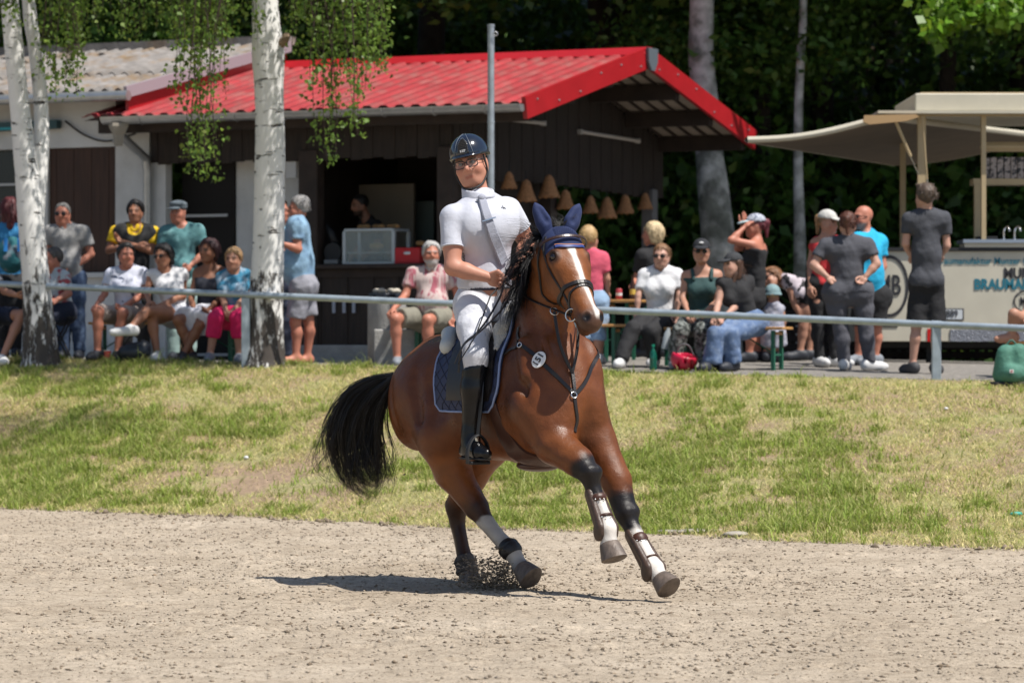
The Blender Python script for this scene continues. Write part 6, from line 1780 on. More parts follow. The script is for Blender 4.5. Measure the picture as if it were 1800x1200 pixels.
m_sb = mat('sandy_boot', (0.085, 0.070, 0.060), rough=0.8, var=0.4, vscale=30, bump=0.3, bscale=90)
cuff('lh', 5.5, 7.9, 0.016, m_sb, 'shell', fb, n=8, flare=0.008); cuff('lh', 5.85, 6.4, 0.022, m_sb, 'strap', fb, n=4)
# ------------------------------------------------------------------ rider
def head_frame(yaw, pitch=0.0, roll=0.0):
    """columns: image-right, face-forward, up; yaw 0 faces the camera, positive turns to image right"""
    cy, sy = math.cos(yaw), math.sin(yaw)
    f = np.array([sy, -cy, 0.0]); x = np.array([cy, sy, 0.0]); z = np.array([0, 0, 1.0])
    f, z = f * math.cos(pitch) + z * math.sin(pitch), z * math.cos(pitch) - f * math.sin(pitch)
    x, z = x * math.cos(roll) - z * math.sin(roll), z * math.cos(roll) + x * math.sin(roll)
    return np.stack([x, f, z], 1)

def head_prims(S, c, R, sc=1.0, k=0.02, fat=1.0, detail=True):
    h = lambda x, y, z: np.asarray(c) + R @ (np.array([x, y, z]) * sc)
    e = lambda *r: np.array(r) * sc
    S.ell(h(0, -0.018, 0.035), e(0.078, 0.098, 0.090), R, k=0.02)
    S.ell(h(0, 0.022, -0.030), e(0.066 * fat, 0.070, 0.088), R, k=0.02)
    S.ell(h(0, 0.050, -0.088), e(0.040 * fat, 0.036, 0.030), R, k=0.025)
    for sg in (1, -1):
        S.cone(h(sg * 0.060 * fat, -0.005, -0.045), h(sg * 0.028, 0.055, -0.092), 0.020 * sc, 0.022 * sc, k=0.03)
        S.ball(h(sg * 0.043 * fat, 0.060, -0.028), 0.024 * sc, k=0.03)
        S.cone(h(sg * 0.012, 0.088, 0.028), h(sg * 0.052, 0.070, 0.026), 0.011 * sc, 0.011 * sc, k=0.02)
        S.ell(h(sg * 0.078, -0.012, -0.008), e(0.010, 0.020, 0.032), R, k=0.008)
        if detail:
            S.ell(h(sg * 0.032, 0.092, 0.008), e(0.019, 0.014, 0.012), R, k=0.014, sub=True)
    S.cone(h(0, 0.088, 0.022), h(0, 0.110, -0.022), 0.010 * sc, 0.0145 * sc, k=0.012)
    for sg in (1, -1):
        S.ball(h(sg * 0.015, 0.096, -0.030), 0.0105 * sc, k=0.008)
    S.cone(h(-0.018, 0.083, -0.060), h(0.018, 0.083, -0.060), 0.0085 * sc, 0.0085 * sc, k=0.008)
    S.cone(h(-0.016, 0.081, -0.071), h(0.016, 0.081, -0.071), 0.0095 * sc, 0.0095 * sc, k=0.008)
    return h

def face_colours(P, c, R, sc, skin, eye=1.0, brow=(0.03, 0.02, 0.015), beard=None, beard_amt=0.0):
    C = np.tile(np.array(skin, float), (len(P), 1))
    Q = ((P - c) @ R) / sc
    n = wnoise(P, 40, 5); C *= (1 + 0.07 * n)[:, None]
    near = (np.linalg.norm(Q, axis=1) < 0.16)
    lipc = np.array(skin) * np.array([0.82, 0.60, 0.58])
    d = np.sqrt((Q[:, 0] / 0.027) ** 2 + ((Q[:, 2] + 0.066) / 0.0085) ** 2)
    w = (smooth01(-d, -1.1, -0.7) * near * (Q[:, 1] > 0.07))[:, None]
    C = C * (1 - w) + lipc * w
    for sg in (1, -1):
        d = np.sqrt(((Q[:, 0] - sg * 0.033) / (0.024 * eye)) ** 2 + ((Q[:, 2] - 0.027) / (0.0065 * eye)) ** 2)
        w = (smooth01(-d, -1.15, -0.8) * near * (Q[:, 1] > 0.05))[:, None]
        C = C * (1 - w) + np.array(brow) * w
        d = np.sqrt(((Q[:, 0] - sg * 0.032) / (0.017 * eye)) ** 2 + ((Q[:, 2] - 0.008) / (0.0075 * eye)) ** 2)
        w = (smooth01(-d, -1.15, -0.8) * near * (Q[:, 1] > 0.05))[:, None]
        C = C * (1 - w) + np.array((0.07, 0.045, 0.035)) * w
        d = np.linalg.norm(Q - np.array([sg * 0.045, 0.07, -0.03]), axis=1)
        w = (smooth01(-d, -0.04, -0.01) * near)[:, None] * 0.35
        C = C * (1 - w) + np.array(skin) * np.array([1.0, 0.66, 0.60]) * w
    d = np.linalg.norm(Q - np.array([0, 0.11, -0.025]), axis=1)
    w = (smooth01(-d, -0.03, -0.01) * near)[:, None] * 0.15
    C = C * (1 - w) + np.array(skin) * np.array([1.0, 0.66, 0.60]) * w
    if beard is not None:
        w = (smooth01(-Q[:, 2] + 0.008 * n, 0.045, 0.062) * smooth01(Q[:, 1], -0.01, 0.02) * near * (d > 0.02))[:, None] * beard_amt
        C = C * (1 - w) + np.array(beard) * w
    return np.clip(C, 0, 1)

# hand templates in a wrist frame: +x along the fingers, +y towards the thumb, +z back of the hand
def hand_template(curl):
    S = Sdf()
    S.cone((0.0, 0, 0), (0.035, 0.0, 0), 0.026, 0.032, k=0.02, n=(0, 0, 1), f=1.5)
    S.cone((0.035, -0.018, 0), (0.085, -0.026, 0), 0.024, 0.016, k=0.02, n=(0, 0, 1), f=1.3)
    S.cone((0.035, 0.018, 0), (0.088, 0.024, 0), 0.024, 0.017, k=0.02, n=(0, 0, 1), f=1.3)
    ln = [0.072, 0.080, 0.075, 0.058]; yy = [0.029, 0.010, -0.010, -0.029]; x0 = [0.088, 0.092, 0.089, 0.082]
    for L, y, x in zip(ln, yy, x0):
        p = np.array([x - 0.012, y, 0.0]); a = curl * 0.35
        r = 0.0095
        for j, f in enumerate((0.46, 0.31, 0.23)):
            a += curl * (0.6 if j == 0 else 0.75)
            q = p + L * f * np.array([math.cos(a), 0.03 * (y / 0.03), -math.sin(a)])
            S.cone(p, q, r, r * 0.92, k=0.004); p = q; r *= 0.92
    p = np.array([0.022, 0.026, -0.004])
    for (dx, dy, dz, r) in ((0.030, 0.026, -0.010, 0.013), (0.030, 0.008 - 0.01 * curl, -0.012 - 0.012 * curl, 0.0105), (0.024, -0.004 - 0.012 * curl, -0.010 - 0.012 * curl, 0.0095)):
        q = p + np.array([dx, dy, dz]); S.cone(p, q, r * 1.08, r, k=0.006); p = q
    return S.surface(0.0048, smooth=1)
HANDS = {c: hand_template(c) for c in (0.22, 0.55, 1.05)}
def hand_mesh(wrist, direction, thumb, curl=0.55, sc=1.0):
    x = nrm(direction); t = np.asarray(thumb, float); y = nrm(t - x * (t @ x)); z = np.cross(x, y)
    V, Q = HANDS[curl]
    return (V * sc) @ np.stack([x, y, z], 1).T + wrist, (Q if np.linalg.det(np.stack([x, y, z], 1)) > 0 else Q[:, ::-1])

def join_meshes(parts):
    Vs = []; Fs = []; n = 0
    for V, Fc in parts:
        Vs.append(V); Fs.append(np.asarray(Fc) + n); n += len(V)
    return np.concatenate(Vs), np.concatenate(Fs)

m_skin = mat('skin', attr='Col', rough=0.52, spec=0.4, bump=0.05, bscale=150)


rider = thing('person', 'rider in white polo shirt, white tie and breeches on the bay horse, looking left', 'person', h2w((-0.05, 0.03, 1.5)))
SK = (0.46, 0.215, 0.145)
pel = hp(853, 530, 0.03); wai = hp(852, 497, 0.05); che = hp(850, 402, 0.07); nck = hp(842, 350, 0.09); hdc = hp(828, 289, 0.11)
shR = hp(795, 383, 0.26); shL = hp(893, 370, -0.11); elR = hp(796, 470, 0.31); elL = hp(927, 425, -0.24); wrR = hp(860, 488, 0.16); wrL = hp(912, 470, -0.07)
hipR = hp(832, 535, 0.13); hipL = hp(868, 535, -0.07); knR = hp(836, 628, 0.325); knL = np.array([knR[0], -0.31, knR[2]]); anR = hp(827, 775, 0.345); anL = np.array([anR[0], -0.33, anR[2]])
toR = hp(833, 798, 0.35) + np.array([0.02, 0.0, 0.0]); heR = hp(826, 800, 0.345)
RH = HM.T @ head_frame(math.radians(-14), math.radians(-4), math.radians(-12))     # head axes in the horse frame
body = Sdf()
TF = nrm(np.array([0.96, 0.0, 0.05]))        # chest faces along the horse
def torso_prims(S, g=0.0):
    S.cone(lerp(pel, wai, 0.2), wai, 0.138 + g, 0.136 + g, k=0.05, n=TF, f=1.18)
    S.cone(wai, che, 0.139 + g, 0.158 + g, k=0.06, n=TF, f=1.25)
    S.cone(lerp(che, shR, 0.5) + np.array([0, 0, -0.035]), lerp(che, shL, 0.5) + np.array([0, 0, -0.035]), 0.100 + g, 0.100 + g, k=0.05)
    S.cone(shR + np.array([0, -0.02, -0.008]), lerp(nck, che, 0.06), 0.058 + g, 0.060 + g, k=0.05)
    S.cone(shL + np.array([0, 0.02, -0.008]), lerp(nck, che, 0.06), 0.058 + g, 0.060 + g, k=0.05)
    for sg, sh in ((1, shR), (-1, shL)):
        S.ell(lerp(che, sh, 0.42) + np.array([0.085, 0, -0.015]), (0.032 + g, 0.085 + g, 0.075 + g), k=0.09)
torso_prims(body)
body.cone(nck, hdc + RH @ np.array([0, -0.02, -0.06]), 0.062, 0.058, k=0.03)
head_prims(body, hdc, RH, 1.10, fat=1.06)
for sh, el, wr in ((shR, elR, wrR), (shL, elL, wrL)):
    body.cone(sh, el, 0.060, 0.046, k=0.03)
    body.ell(lerp(sh, el, 0.5), (0.052, 0.050, 0.075), k=0.04)
    body.cone(el, lerp(el, wr, 0.35), 0.046, 0.045, k=0.02); body.cone(lerp(el, wr, 0.35), wr, 0.045, 0.030, k=0.02)
body.cone(hipR, knR, 0.10, 0.06, k=0.04); body.cone(hipL, knL, 0.10, 0.06, k=0.04)
body.cone(knR, anR, 0.055, 0.04, k=0.04); body.cone(knL, anL, 0.055, 0.04, k=0.04)
V, Q = body.surface(0.0085, smooth=2)
hand_pts = []
parts = [(V, Q)]
for (el, wr, th) in ((elR, wrR, np.array([0.35, 0.1, 0.9])), (elL, wrL, np.array([0.35, -0.1, 0.9]))):
    d = nrm(wr - el) if el is elR else nrm(np.array([0.55, 0.45, -0.55]))
    hv, hq = hand_mesh(wr - d * 0.012, d, th, 1.05, 1.05)
    parts.append((hv, hq)); hand_pts.append(wr + d * 0.085)
BV, BQ = join_meshes(parts)
mk('body', h2w(BV), BQ, m_skin, rider, smooth=True, colors=face_colours(BV, hdc, RH, 1.10, SK, brow=(0.10, 0.06, 0.035), beard=np.array(SK) * 0.55, beard_amt=0.08))
# eyes
h_ = lambda x, y, z: hdc + RH @ (np.array([x, y, z]) * 1.10)
for sg in (1, -1):
    S = Sdf(); S.ball(h_(sg * 0.032, 0.079, 0.008), 0.0115, k=0.001); V, Q = S.surface(0.003, smooth=0)
    Cc = np.tile(np.array([0.20, 0.18, 0.17]), (len(V), 1))  # eye whites dulled in colour to stand in for the shade over them
    d = np.linalg.norm(V - h_(sg * 0.032 - 0.003, 0.090, 0.008), axis=1); Cc[d < 0.006] = (0.03, 0.025, 0.02)
    mk('eye', h2w(V), Q, mat('eyeball', attr='Col', rough=0.1), rider, smooth=True, colors=Cc)
# shirt
sh_ = Sdf(); torso_prims(sh_, 0.012)
upw = nrm(che - wai)
sh_.p[0]['cuts'].append((wai - upw * 0.012, -upw)); sh_.p[1]['cuts'].append((wai - upw * 0.012, -upw))
for sh, el in ((shR, elR), (shL, elL)):
    d = nrm(el - sh); e = lerp(sh, el, 0.62)
    sh_.cone(sh, lerp(sh, el, 0.85), 0.074, 0.066, k=0.03, cuts=[(e, d)])
def shirt_noise(P):
    w = wnoise(P * np.array([1, 1, 0.55]), 26, 6)
    w2 = wnoise(P, 60, 5, 3)
    fold = np.sin(P @ np.array([30.0, 22.0, 46.0]) + 3 * wnoise(P, 9, 4, 2)) * smooth01(-P[:, 2], -2.02, -1.80)
    return 0.0060 * w + 0.0030 * w2 + 0.0030 * fold
V, Q = sh_.surface(0.0075, noise=shirt_noise, smooth=1)
mk('shirt', h2w(V), Q, m_white, rider, smooth=True)
for sh, el in ((shR, elR), (shL, elL)):
    d = nrm(el - sh); g = G(); g.torus(h2w(lerp(sh, el, 0.605)), 0.0665, 0.0042, HM @ d, n=30, k=6); g.build('sleeve_hem', m_white, rider, smooth=True)
# collar, tie, tie pin, buttons
S = Sdf(); up_n = nrm(hdc - nck)
for i in range(14):
    pass
cn = Sdf(); cn.cone(nck + up_n * 0.0, nck + up_n * 0.09, 0.098, 0.082, k=0.01, cuts=[(nck + up_n * 0.062, nrm(up_n + TF * 0.45)), (nck - up_n * 0.02, -up_n)])
cn.cone(nck + up_n * 0.06 + TF * 0.10, nck + up_n * 0.02 + TF * 0.13, 0.035, 0.02, k=0.01, sub=True)
cn.cone(nck, nck + up_n * 0.16, 0.078, 0.074, k=0.004, sub=True)
V, Q = cn.surface(0.005, smooth=1); mk('collar', h2w(V), Q, m_white, rider, smooth=True)
def on_shirt(pix, off):
    return [cam_hit(x, y, sdf=sh_, off=off) for (x, y) in pix]
m_tie = mat('white_woven_tie', (0.34, 0.355, 0.42), rough=0.6, bump=0.5, bscale=260)
tp = on_shirt([(847, 348), (851, 362), (858, 385), (868, 415), (878, 440), (886, 462)], 0.018)
P = resample(tp, 18); V, Fc = ribbon(P, sh_.grad(P), np.interp(np.linspace(0, 1, 18), [0, 0.08, 1], [0.040, 0.046, 0.074]), 0.008); mk('tie', h2w(V), Fc, m_tie, rider)
kn = tp[0]; S = Sdf(); S.ell(kn, (0.020, 0.026, 0.022), k=0.01); V, Q = S.surface(0.004); mk('tie_knot', h2w(V), Q, m_tie, rider, smooth=True)
pp = on_shirt([(848, 389), (858, 386), (871, 382)], 0.032); P = resample(pp, 8); V, Fc = ribbon(P, sh_.grad(P), 0.009, 0.004); mk('tie_pin', h2w(V), Fc, m_steel, rider)
for (x, y) in ((838, 352), (841, 341)):
    b_ = cam_hit(x, y, sdf=sh_, off=0.012); g = G(); nn_ = HM @ sh_.grad(b_[None])[0]
    g.lathe(h2w(b_), [(0.0, 0.003), (0.005, 0.003), (0.006, 0.0)], 10, R=np.stack([nrm(np.cross((0, 0, 1), nn_)), np.cross(nn_, nrm(np.cross((0, 0, 1), nn_))), nn_], 1), caps=False); g.build('button', m_steel, rider)
lg = cam_hit(884, 364, sdf=sh_, off=0.004); nn_ = HM @ sh_.grad(lg[None])[0]; rt_ = nrm(np.cross((0, 0, 1), nn_)); up_ = np.cross(nn_, rt_)
g = G()
for k, (x0, x1, yy) in enumerate(((-0.016, 0.014, -0.006), (-0.004, 0.018, -0.011), (-0.006, 0.006, 0.004))):
    g.tube([h2w(lg) + rt_ * (x0 + (x1 - x0) * t) + up_ * (yy + 0.004 * math.sin(3 * t)) for t in np.linspace(0, 1, 5)], 0.0016, 5)
g.build('chest_logo', m_ink, rider)
tl = cam_hit(815, 452, sdf=sh_, off=0.004); nn_ = HM @ sh_.grad(tl[None])[0]; rt_ = nrm(np.cross((0, 0, 1), nn_)); up_ = np.cross(nn_, rt_)
text_mesh('EQUILINE', 0.022, h2w(tl), up_, -rt_, m_ink, 'side_lettering', rider, depth=0.002)
# belt, breeches, boots
S = Sdf(); S.cone(wai - upw * 0.034, wai - upw * 0.008, 0.160, 0.160, k=0.01, n=TF, f=1.20, cuts=[(wai - upw * 0.008, upw), (wai - upw * 0.034, -upw)])
V, Q = S.surface(0.006, smooth=0); mk('belt', h2w(V), Q, mat('dark_navy_belt', (0.012, 0.013, 0.03), rough=0.4), rider, smooth=False)
br = Sdf()
br.cone(pel + np.array([-0.02, 0, -0.02]), wai, 0.150, 0.138, k=0.05, n=TF, f=1.1, cuts=[(wai - upw * 0.03, upw)])
br.ell(pel + np.array([-0.05, 0.0, -0.02]), (0.115, 0.155, 0.11), k=0.05)
for hip, kn_ , an_ in ((hipR, knR, anR), (hipL, knL, anL)):
    br.cone(hip, lerp(hip, kn_, 0.5), 0.112, 0.090, k=0.05); br.cone(lerp(hip, kn_, 0.5), kn_, 0.090, 0.070, k=0.04); br.cone(kn_, lerp(kn_, an_, 0.3), 0.067, 0.054, k=0.03)
V, Q = br.surface(0.010, noise=lambda P: 0.0055 * wnoise(P * np.array([1, 1, 1.8]), 28, 6) + 0.0035 * wnoise(P, 65, 5, 8), smooth=1); mk('breeches', h2w(V), Q, m_breech, rider, smooth=True)
for (kn_, an_, sg) in ((knR, anR, 1), (knL, anL, -1)):
    S = Sdf(); dn = nrm(an_ - kn_)
    S.cone(lerp(kn_, an_, 0.10), lerp(kn_, an_, 0.38), 0.072, 0.070, k=0.02, cuts=[(lerp(kn_, an_, 0.13) + np.array([0, 0, 0]), nrm(-dn + np.array([-0.35, 0, 0])))])
    S.cone(lerp(kn_, an_, 0.38), lerp(kn_, an_, 0.9), 0.070, 0.047, k=0.03)
    S.cone(lerp(kn_, an_, 0.9), an_ + np.array([0, 0, -0.035]), 0.047, 0.050, k=0.03)
    foot = nrm(np.array([0.97, 0.10 * sg, -0.05]))
    hl = an_ + np.array([-0.045, 0, -0.055])
    S.cone(hl, hl + foot * 0.16, 0.040, 0.044, k=0.03); S.cone(hl + foot * 0.16, hl + foot * 0.225, 0.044, 0.032, k=0.02)
    S.cone(hl + foot * 0.11 + np.array([0, 0, 0.03]), an_, 0.04, 0.045, k=0.03)
    V, Q = S.surface(0.0085, noise=lambda P: 0.002 * wnoise(P, 28, 5), smooth=2); bt = mk('riding_boot', h2w(V), Q, m_boot, rider, smooth=True)
    S = Sdf(); z0 = hl[2] - 0.034
    S.cone(hl + np.array([0, 0, -0.02]), hl + foot * 0.20 + np.array([0, 0, -0.02]), 0.040, 0.042, k=0.01, cuts=[((0, 0, z0), (0, 0, 1)), ((0, 0, z0 - 0.014), (0, 0, -1))])
    V, Q = S.surface(0.006, smooth=0); mk('sole', h2w(V), Q, m_dark, bt)
    # stirrup under the ball of the foot
    st = thing('stirrup', 'black stirrup iron holding the rider %s boot' % ('near right' if sg > 0 else 'far left'), 'stirrup', h2w(hl + foot * 0.14), 'stirrups')
    bc = hl + foot * 0.135 + np.array([0, 0, -0.055]); lat = nrm(np.cross(foot, (0, 0, 1)))
    arch = [bc - lat * 0.060, bc - lat * 0.066 + np.array([0, 0, 0.05]), bc - lat * 0.045 + np.array([0, 0, 0.115]), bc + np.array([0, 0, 0.150]), bc + lat * 0.045 + np.array([0, 0, 0.115]), bc + lat * 0.066 + np.array([0, 0, 0.05]), bc + lat * 0.060]
    P = resample(arch, 26); cen = bc + np.array([0, 0, 0.06]); Nn = np.array([nrm(p - cen) for p in P])
    V, Fc = ribbon(P, Nn, 0.030, 0.009); mk('arch', h2w(V), Fc, m_dark, st)
    g = G(); g.box(h2w(bc), (0.033, 0.062, 0.008), np.stack([HM @ foot, HM @ lat, [0, 0, 1]], 1), 0.003); g.build('tread', m_dark, st)
    tp_ = bc + np.array([0, 0, 0.152]); fl_ = lerp(kn_, an_, 0.1) + np.array([0.03, -0.035 * sg, 0.02])
    P = resample([tp_, lerp(tp_, fl_, 0.5) + np.array([0.02, 0.01 * sg, 0]), fl_], 12); Nn = np.tile(np.array([0, float(sg), 0]), (12, 1))
    V, Fc = ribbon(P, Nn, 0.028, 0.005); mk('leather', h2w(V), Fc, m_leather, st)
    g = G(); g.box(h2w(tp_ + np.array([0.0, 0.008 * sg, -0.02])), (0.012, 0.003, 0.014), HM); g.build('buckle', m_steel, st)
# helmet
helmet = thing('riding_helmet', 'glossy dark navy riding helmet worn by the rider', 'helmet', h2w(hdc + np.array([0, 0, 0.05])))
S = Sdf(); uph = RH[:, 2]; fwh = RH[:, 1]; xh = RH[:, 0]
hcn = h_(0, -0.014, 0.056)
S.ell(hcn, np.array([0.111, 0.132, 0.116]), RH, k=0.02, cuts=[(h_(0, 0.0, 0.040), nrm(-uph - fwh * 0.08))])
S.ell(h_(0, 0.0, 0.024), np.array([0.095, 0.113, 0.12]), RH, k=0.004, sub=True)
V, Q = S.surface(0.0065, smooth=2); mk('shell', h2w(V), Q, m_helmet, helmet, smooth=True)
def hel(th, ph, off=0.0):   # th from top, ph around from the front
    d = np.array([math.sin(ph) * math.sin(th) * 0.111, math.cos(ph) * math.sin(th) * 0.132, math.cos(th) * 0.116])
    return hcn + RH @ (d * (1 + off))
g = G(); edge = [hel(1.68 if math.cos(p) > 0 else 1.76, p, 0.005) for p in np.linspace(0, 2 * math.pi, 41)]
g.tube(h2w(edge), 0.006, 8, caps=False); g.build('rim', mat('helmet_rim', (0.012, 0.013, 0.016), rough=0.3), helmet, smooth=True)
# visor
V = []; Fc = []
for i, p in enumerate(np.linspace(-0.85, 0.85, 15)):
    a_ = hel(1.60, p, 0.0); o_ = a_ + (fwh * math.cos(p) + xh * math.sin(p)) * 0.030 * math.cos(p * 1.6) - uph * 0.012
    V += [a_ + uph * 0.004, o_ + uph * 0.002, o_ - uph * 0.002, a_ - uph * 0.004]
for i in range(14):
    for k in range(4): Fc.append((i * 4 + k, i * 4 + 4 + k, i * 4 + 4 + (k + 1) % 4, i * 4 + (k + 1) % 4))
mk('visor', h2w(V), Fc, m_helmet, helmet, smooth=True)
for p in (0.5, -0.5):
    g = G(); g.tube(h2w([hel(t, p * (0.6 + 0.4 * t / 1.6), 0.004) for t in np.linspace(0.15, 1.6, 16)]), 0.0022, 6); g.build('seam', mat('helmet_seam', (0.10, 0.12, 0.15), rough=0.4), helmet)
g = G()
out = [hel(1.48, -0.27, 0.012)] + [hel(1.05 - 0.38 * math.sin(t), -0.27 + 0.54 * t / math.pi, 0.012) for t in np.linspace(0, math.pi, 11)] + [hel(1.48, 0.27, 0.012)]
g.tube(h2w(out), 0.0028, 6); g.build('vent_frame', mat('chrome_trim', (0.35, 0.36, 0.38), rough=0.3, metal=1), helmet)
g = G()
for t in np.linspace(0.8, 1.42, 8):
    wd = 0.25 * min(1, (t - 0.62) / 0.35)
    for p in np.linspace(-wd, wd, 6):
        g.box(h2w(hel(t, p, 0.012)), (0.0045, 0.003, 0.0035), HM @ RH)
g.build('vent_grille', mat('grille_black', (0.03, 0.03, 0.033), rough=0.35), helmet, kind='stuff')
lc = hel(1.43, 0.0, 0.03); text_mesh('KEP', 0.020, h2w(lc), HM @ xh, HM @ nrm(uph * 0.9 - fwh * 0.2), mat('white_print', (0.7, 0.7, 0.7), rough=0.5), 'badge', helmet)
for sg in (1, -1):
    g = G(); g.tube(h2w(resample([h_(sg * 0.082, 0.030, 0.035), h_(sg * 0.084, 0.022, -0.02), h_(sg * 0.080, 0.020, -0.062), h_(sg * 0.054, 0.055, -0.108), h_(sg * 0.025, 0.084, -0.124), h_(0, 0.090, -0.126)], 16)), 0.0060, 6); g.build('chin_strap', m_dark, helmet, smooth=True)
# glasses
gl = thing('glasses', 'black rectangular glasses worn by the rider', 'glasses', h2w(h_(0, 0.1, 0)))
m_frame = mat('glasses_frame', (0.015, 0.012, 0.014), rough=0.3)
m_lens = mat('spectacle_lens', (0.75, 0.78, 0.8), rough=0.03, alpha=0.06)
for sg in (1, -1):
    cx = sg * 0.034; pts = []
    for t in np.linspace(0, 2 * math.pi, 33):
        ex = abs(math.cos(t)) ** 0.45 * math.copysign(1, math.cos(t)); ez = abs(math.sin(t)) ** 0.45 * math.copysign(1, math.sin(t))
        pts.append(h_(cx + 0.027 * ex, 0.108 - 0.010 * ((cx + 0.027 * ex) / 0.06) ** 2, 0.003 + 0.0185 * ez))
    g = G(); g.tube(h2w(pts), 0.0026, 6, caps=False); fr = g.build('rim', m_frame, gl, smooth=True)
    mk('lens', h2w(pts[:-1]), [tuple(range(32))], m_lens, gl)
    g = G(); g.tube(h2w([h_(sg * 0.061, 0.100, 0.012), h_(sg * 0.080, 0.05, 0.012), h_(sg * 0.083, 0.0, 0.010)]), 0.0024, 6); g.build('temple', m_frame, gl, smooth=True)
g = G(); g.tube(h2w([h_(-0.008, 0.108, 0.008), h_(0, 0.112, 0.011), h_(0.008, 0.108, 0.008)]), 0.0024, 6); g.build('bridge', m_frame, gl, smooth=True)
# reins and whip
reins = thing('reins', 'black leather reins from the bit to the rider hands', 'reins', h2w(hand_pts[0]))
gR, gL = hand_pts
def rein(pts, nm='rein', w=0.014):
    P = resample(pts, 22); Nn = np.tile(nrm([0.2, 0.6, 0.75]), (22, 1)); V, Fc = ribbon(P, Nn, w, 0.004); mk(nm, h2w(V), Fc, m_leather, reins)
rein([BITR, fk1 + np.array([0, 0.0, 0.01]), hp(935, 528, 0.15), hp(905, 508, 0.13), gR])
rein([BITL, hp(1000, 556, -0.13), hp(940, 520, -0.12), gL])
rein([gR, hp(880, 520, 0.20), hp(858, 560, 0.31), hp(838, 585, 0.37), hp(815, 605, 0.39), hp(799, 640, 0.40)], 'rein_end')
rein([gL, hp(892, 530, 0.16), hp(868, 560, 0.30), hp(842, 585, 0.37), hp(812, 612, 0.40), hp(806, 655, 0.41)], 'rein_end')
whip = thing('riding_whip', 'thin black riding whip held in the rider right hand', 'whip', h2w(gR))
g = G(); g.tube(h2w([gR + np.array([0.03, 0.0, 0.07]), gR + np.array([0.028, 0.0, 0.058]), gR, hp(862, 520, 0.22), hp(836, 590, 0.40), hp(805, 640, 0.46)]), [0.010, 0.007, 0.006, 0.0045, 0.0038, 0.003], 8); g.build('shaft', m_dark, whip, smooth=True)
# ------------------------------------------------------------------ spectators
def yawv(deg):
    a = math.radians(deg); return np.array([math.sin(a), -math.cos(a), 0.0])
FABN = {}
def fabric(name, col, col2=None, sc=25, lo=0.5, hi=0.58, rough=0.85):
    return mat('fabric_' + name, col, rough=rough, var=0.10, vscale=14, bump=0.35, bscale=26, col2=col2, c2scale=sc, c2lo=lo, c2hi=hi)
SKINS = {'f': (0.42, 0.215, 0.145), 't': (0.33, 0.15, 0.09), 'r': (0.44, 0.175, 0.115), 'p': (0.48, 0.27, 0.20), 'd': (0.24, 0.105, 0.06)}
def shoe_mesh(an, fd, size, S=None):
    S = Sdf(); hl = np.array([an[0], an[1], an[2]]) - fd * 0.045 * size; z = np.array([0, 0, 1.0]); g0 = an[2] - 0.075
    b = np.array([hl[0], hl[1], g0 + 0.035]); t = b + fd * 0.17 * size; e = b + fd * 0.225 * size
    cut = [((0, 0, g0), (0, 0, -1))]
    S.cone(b, t, 0.040 * size, 0.046 * size, k=0.02, cuts=cut); S.cone(t, e, 0.046 * size, 0.032 * size, k=0.02, cuts=cut)
    S.cone(b + z * 0.03, t * 0.6 + b * 0.4 + z * 0.025, 0.040 * size, 0.030 * size, k=0.03, cuts=cut)
    S.cone(an + z * 0.0, b + z * 0.02, 0.042 * size, 0.040 * size, k=0.02)
    return S
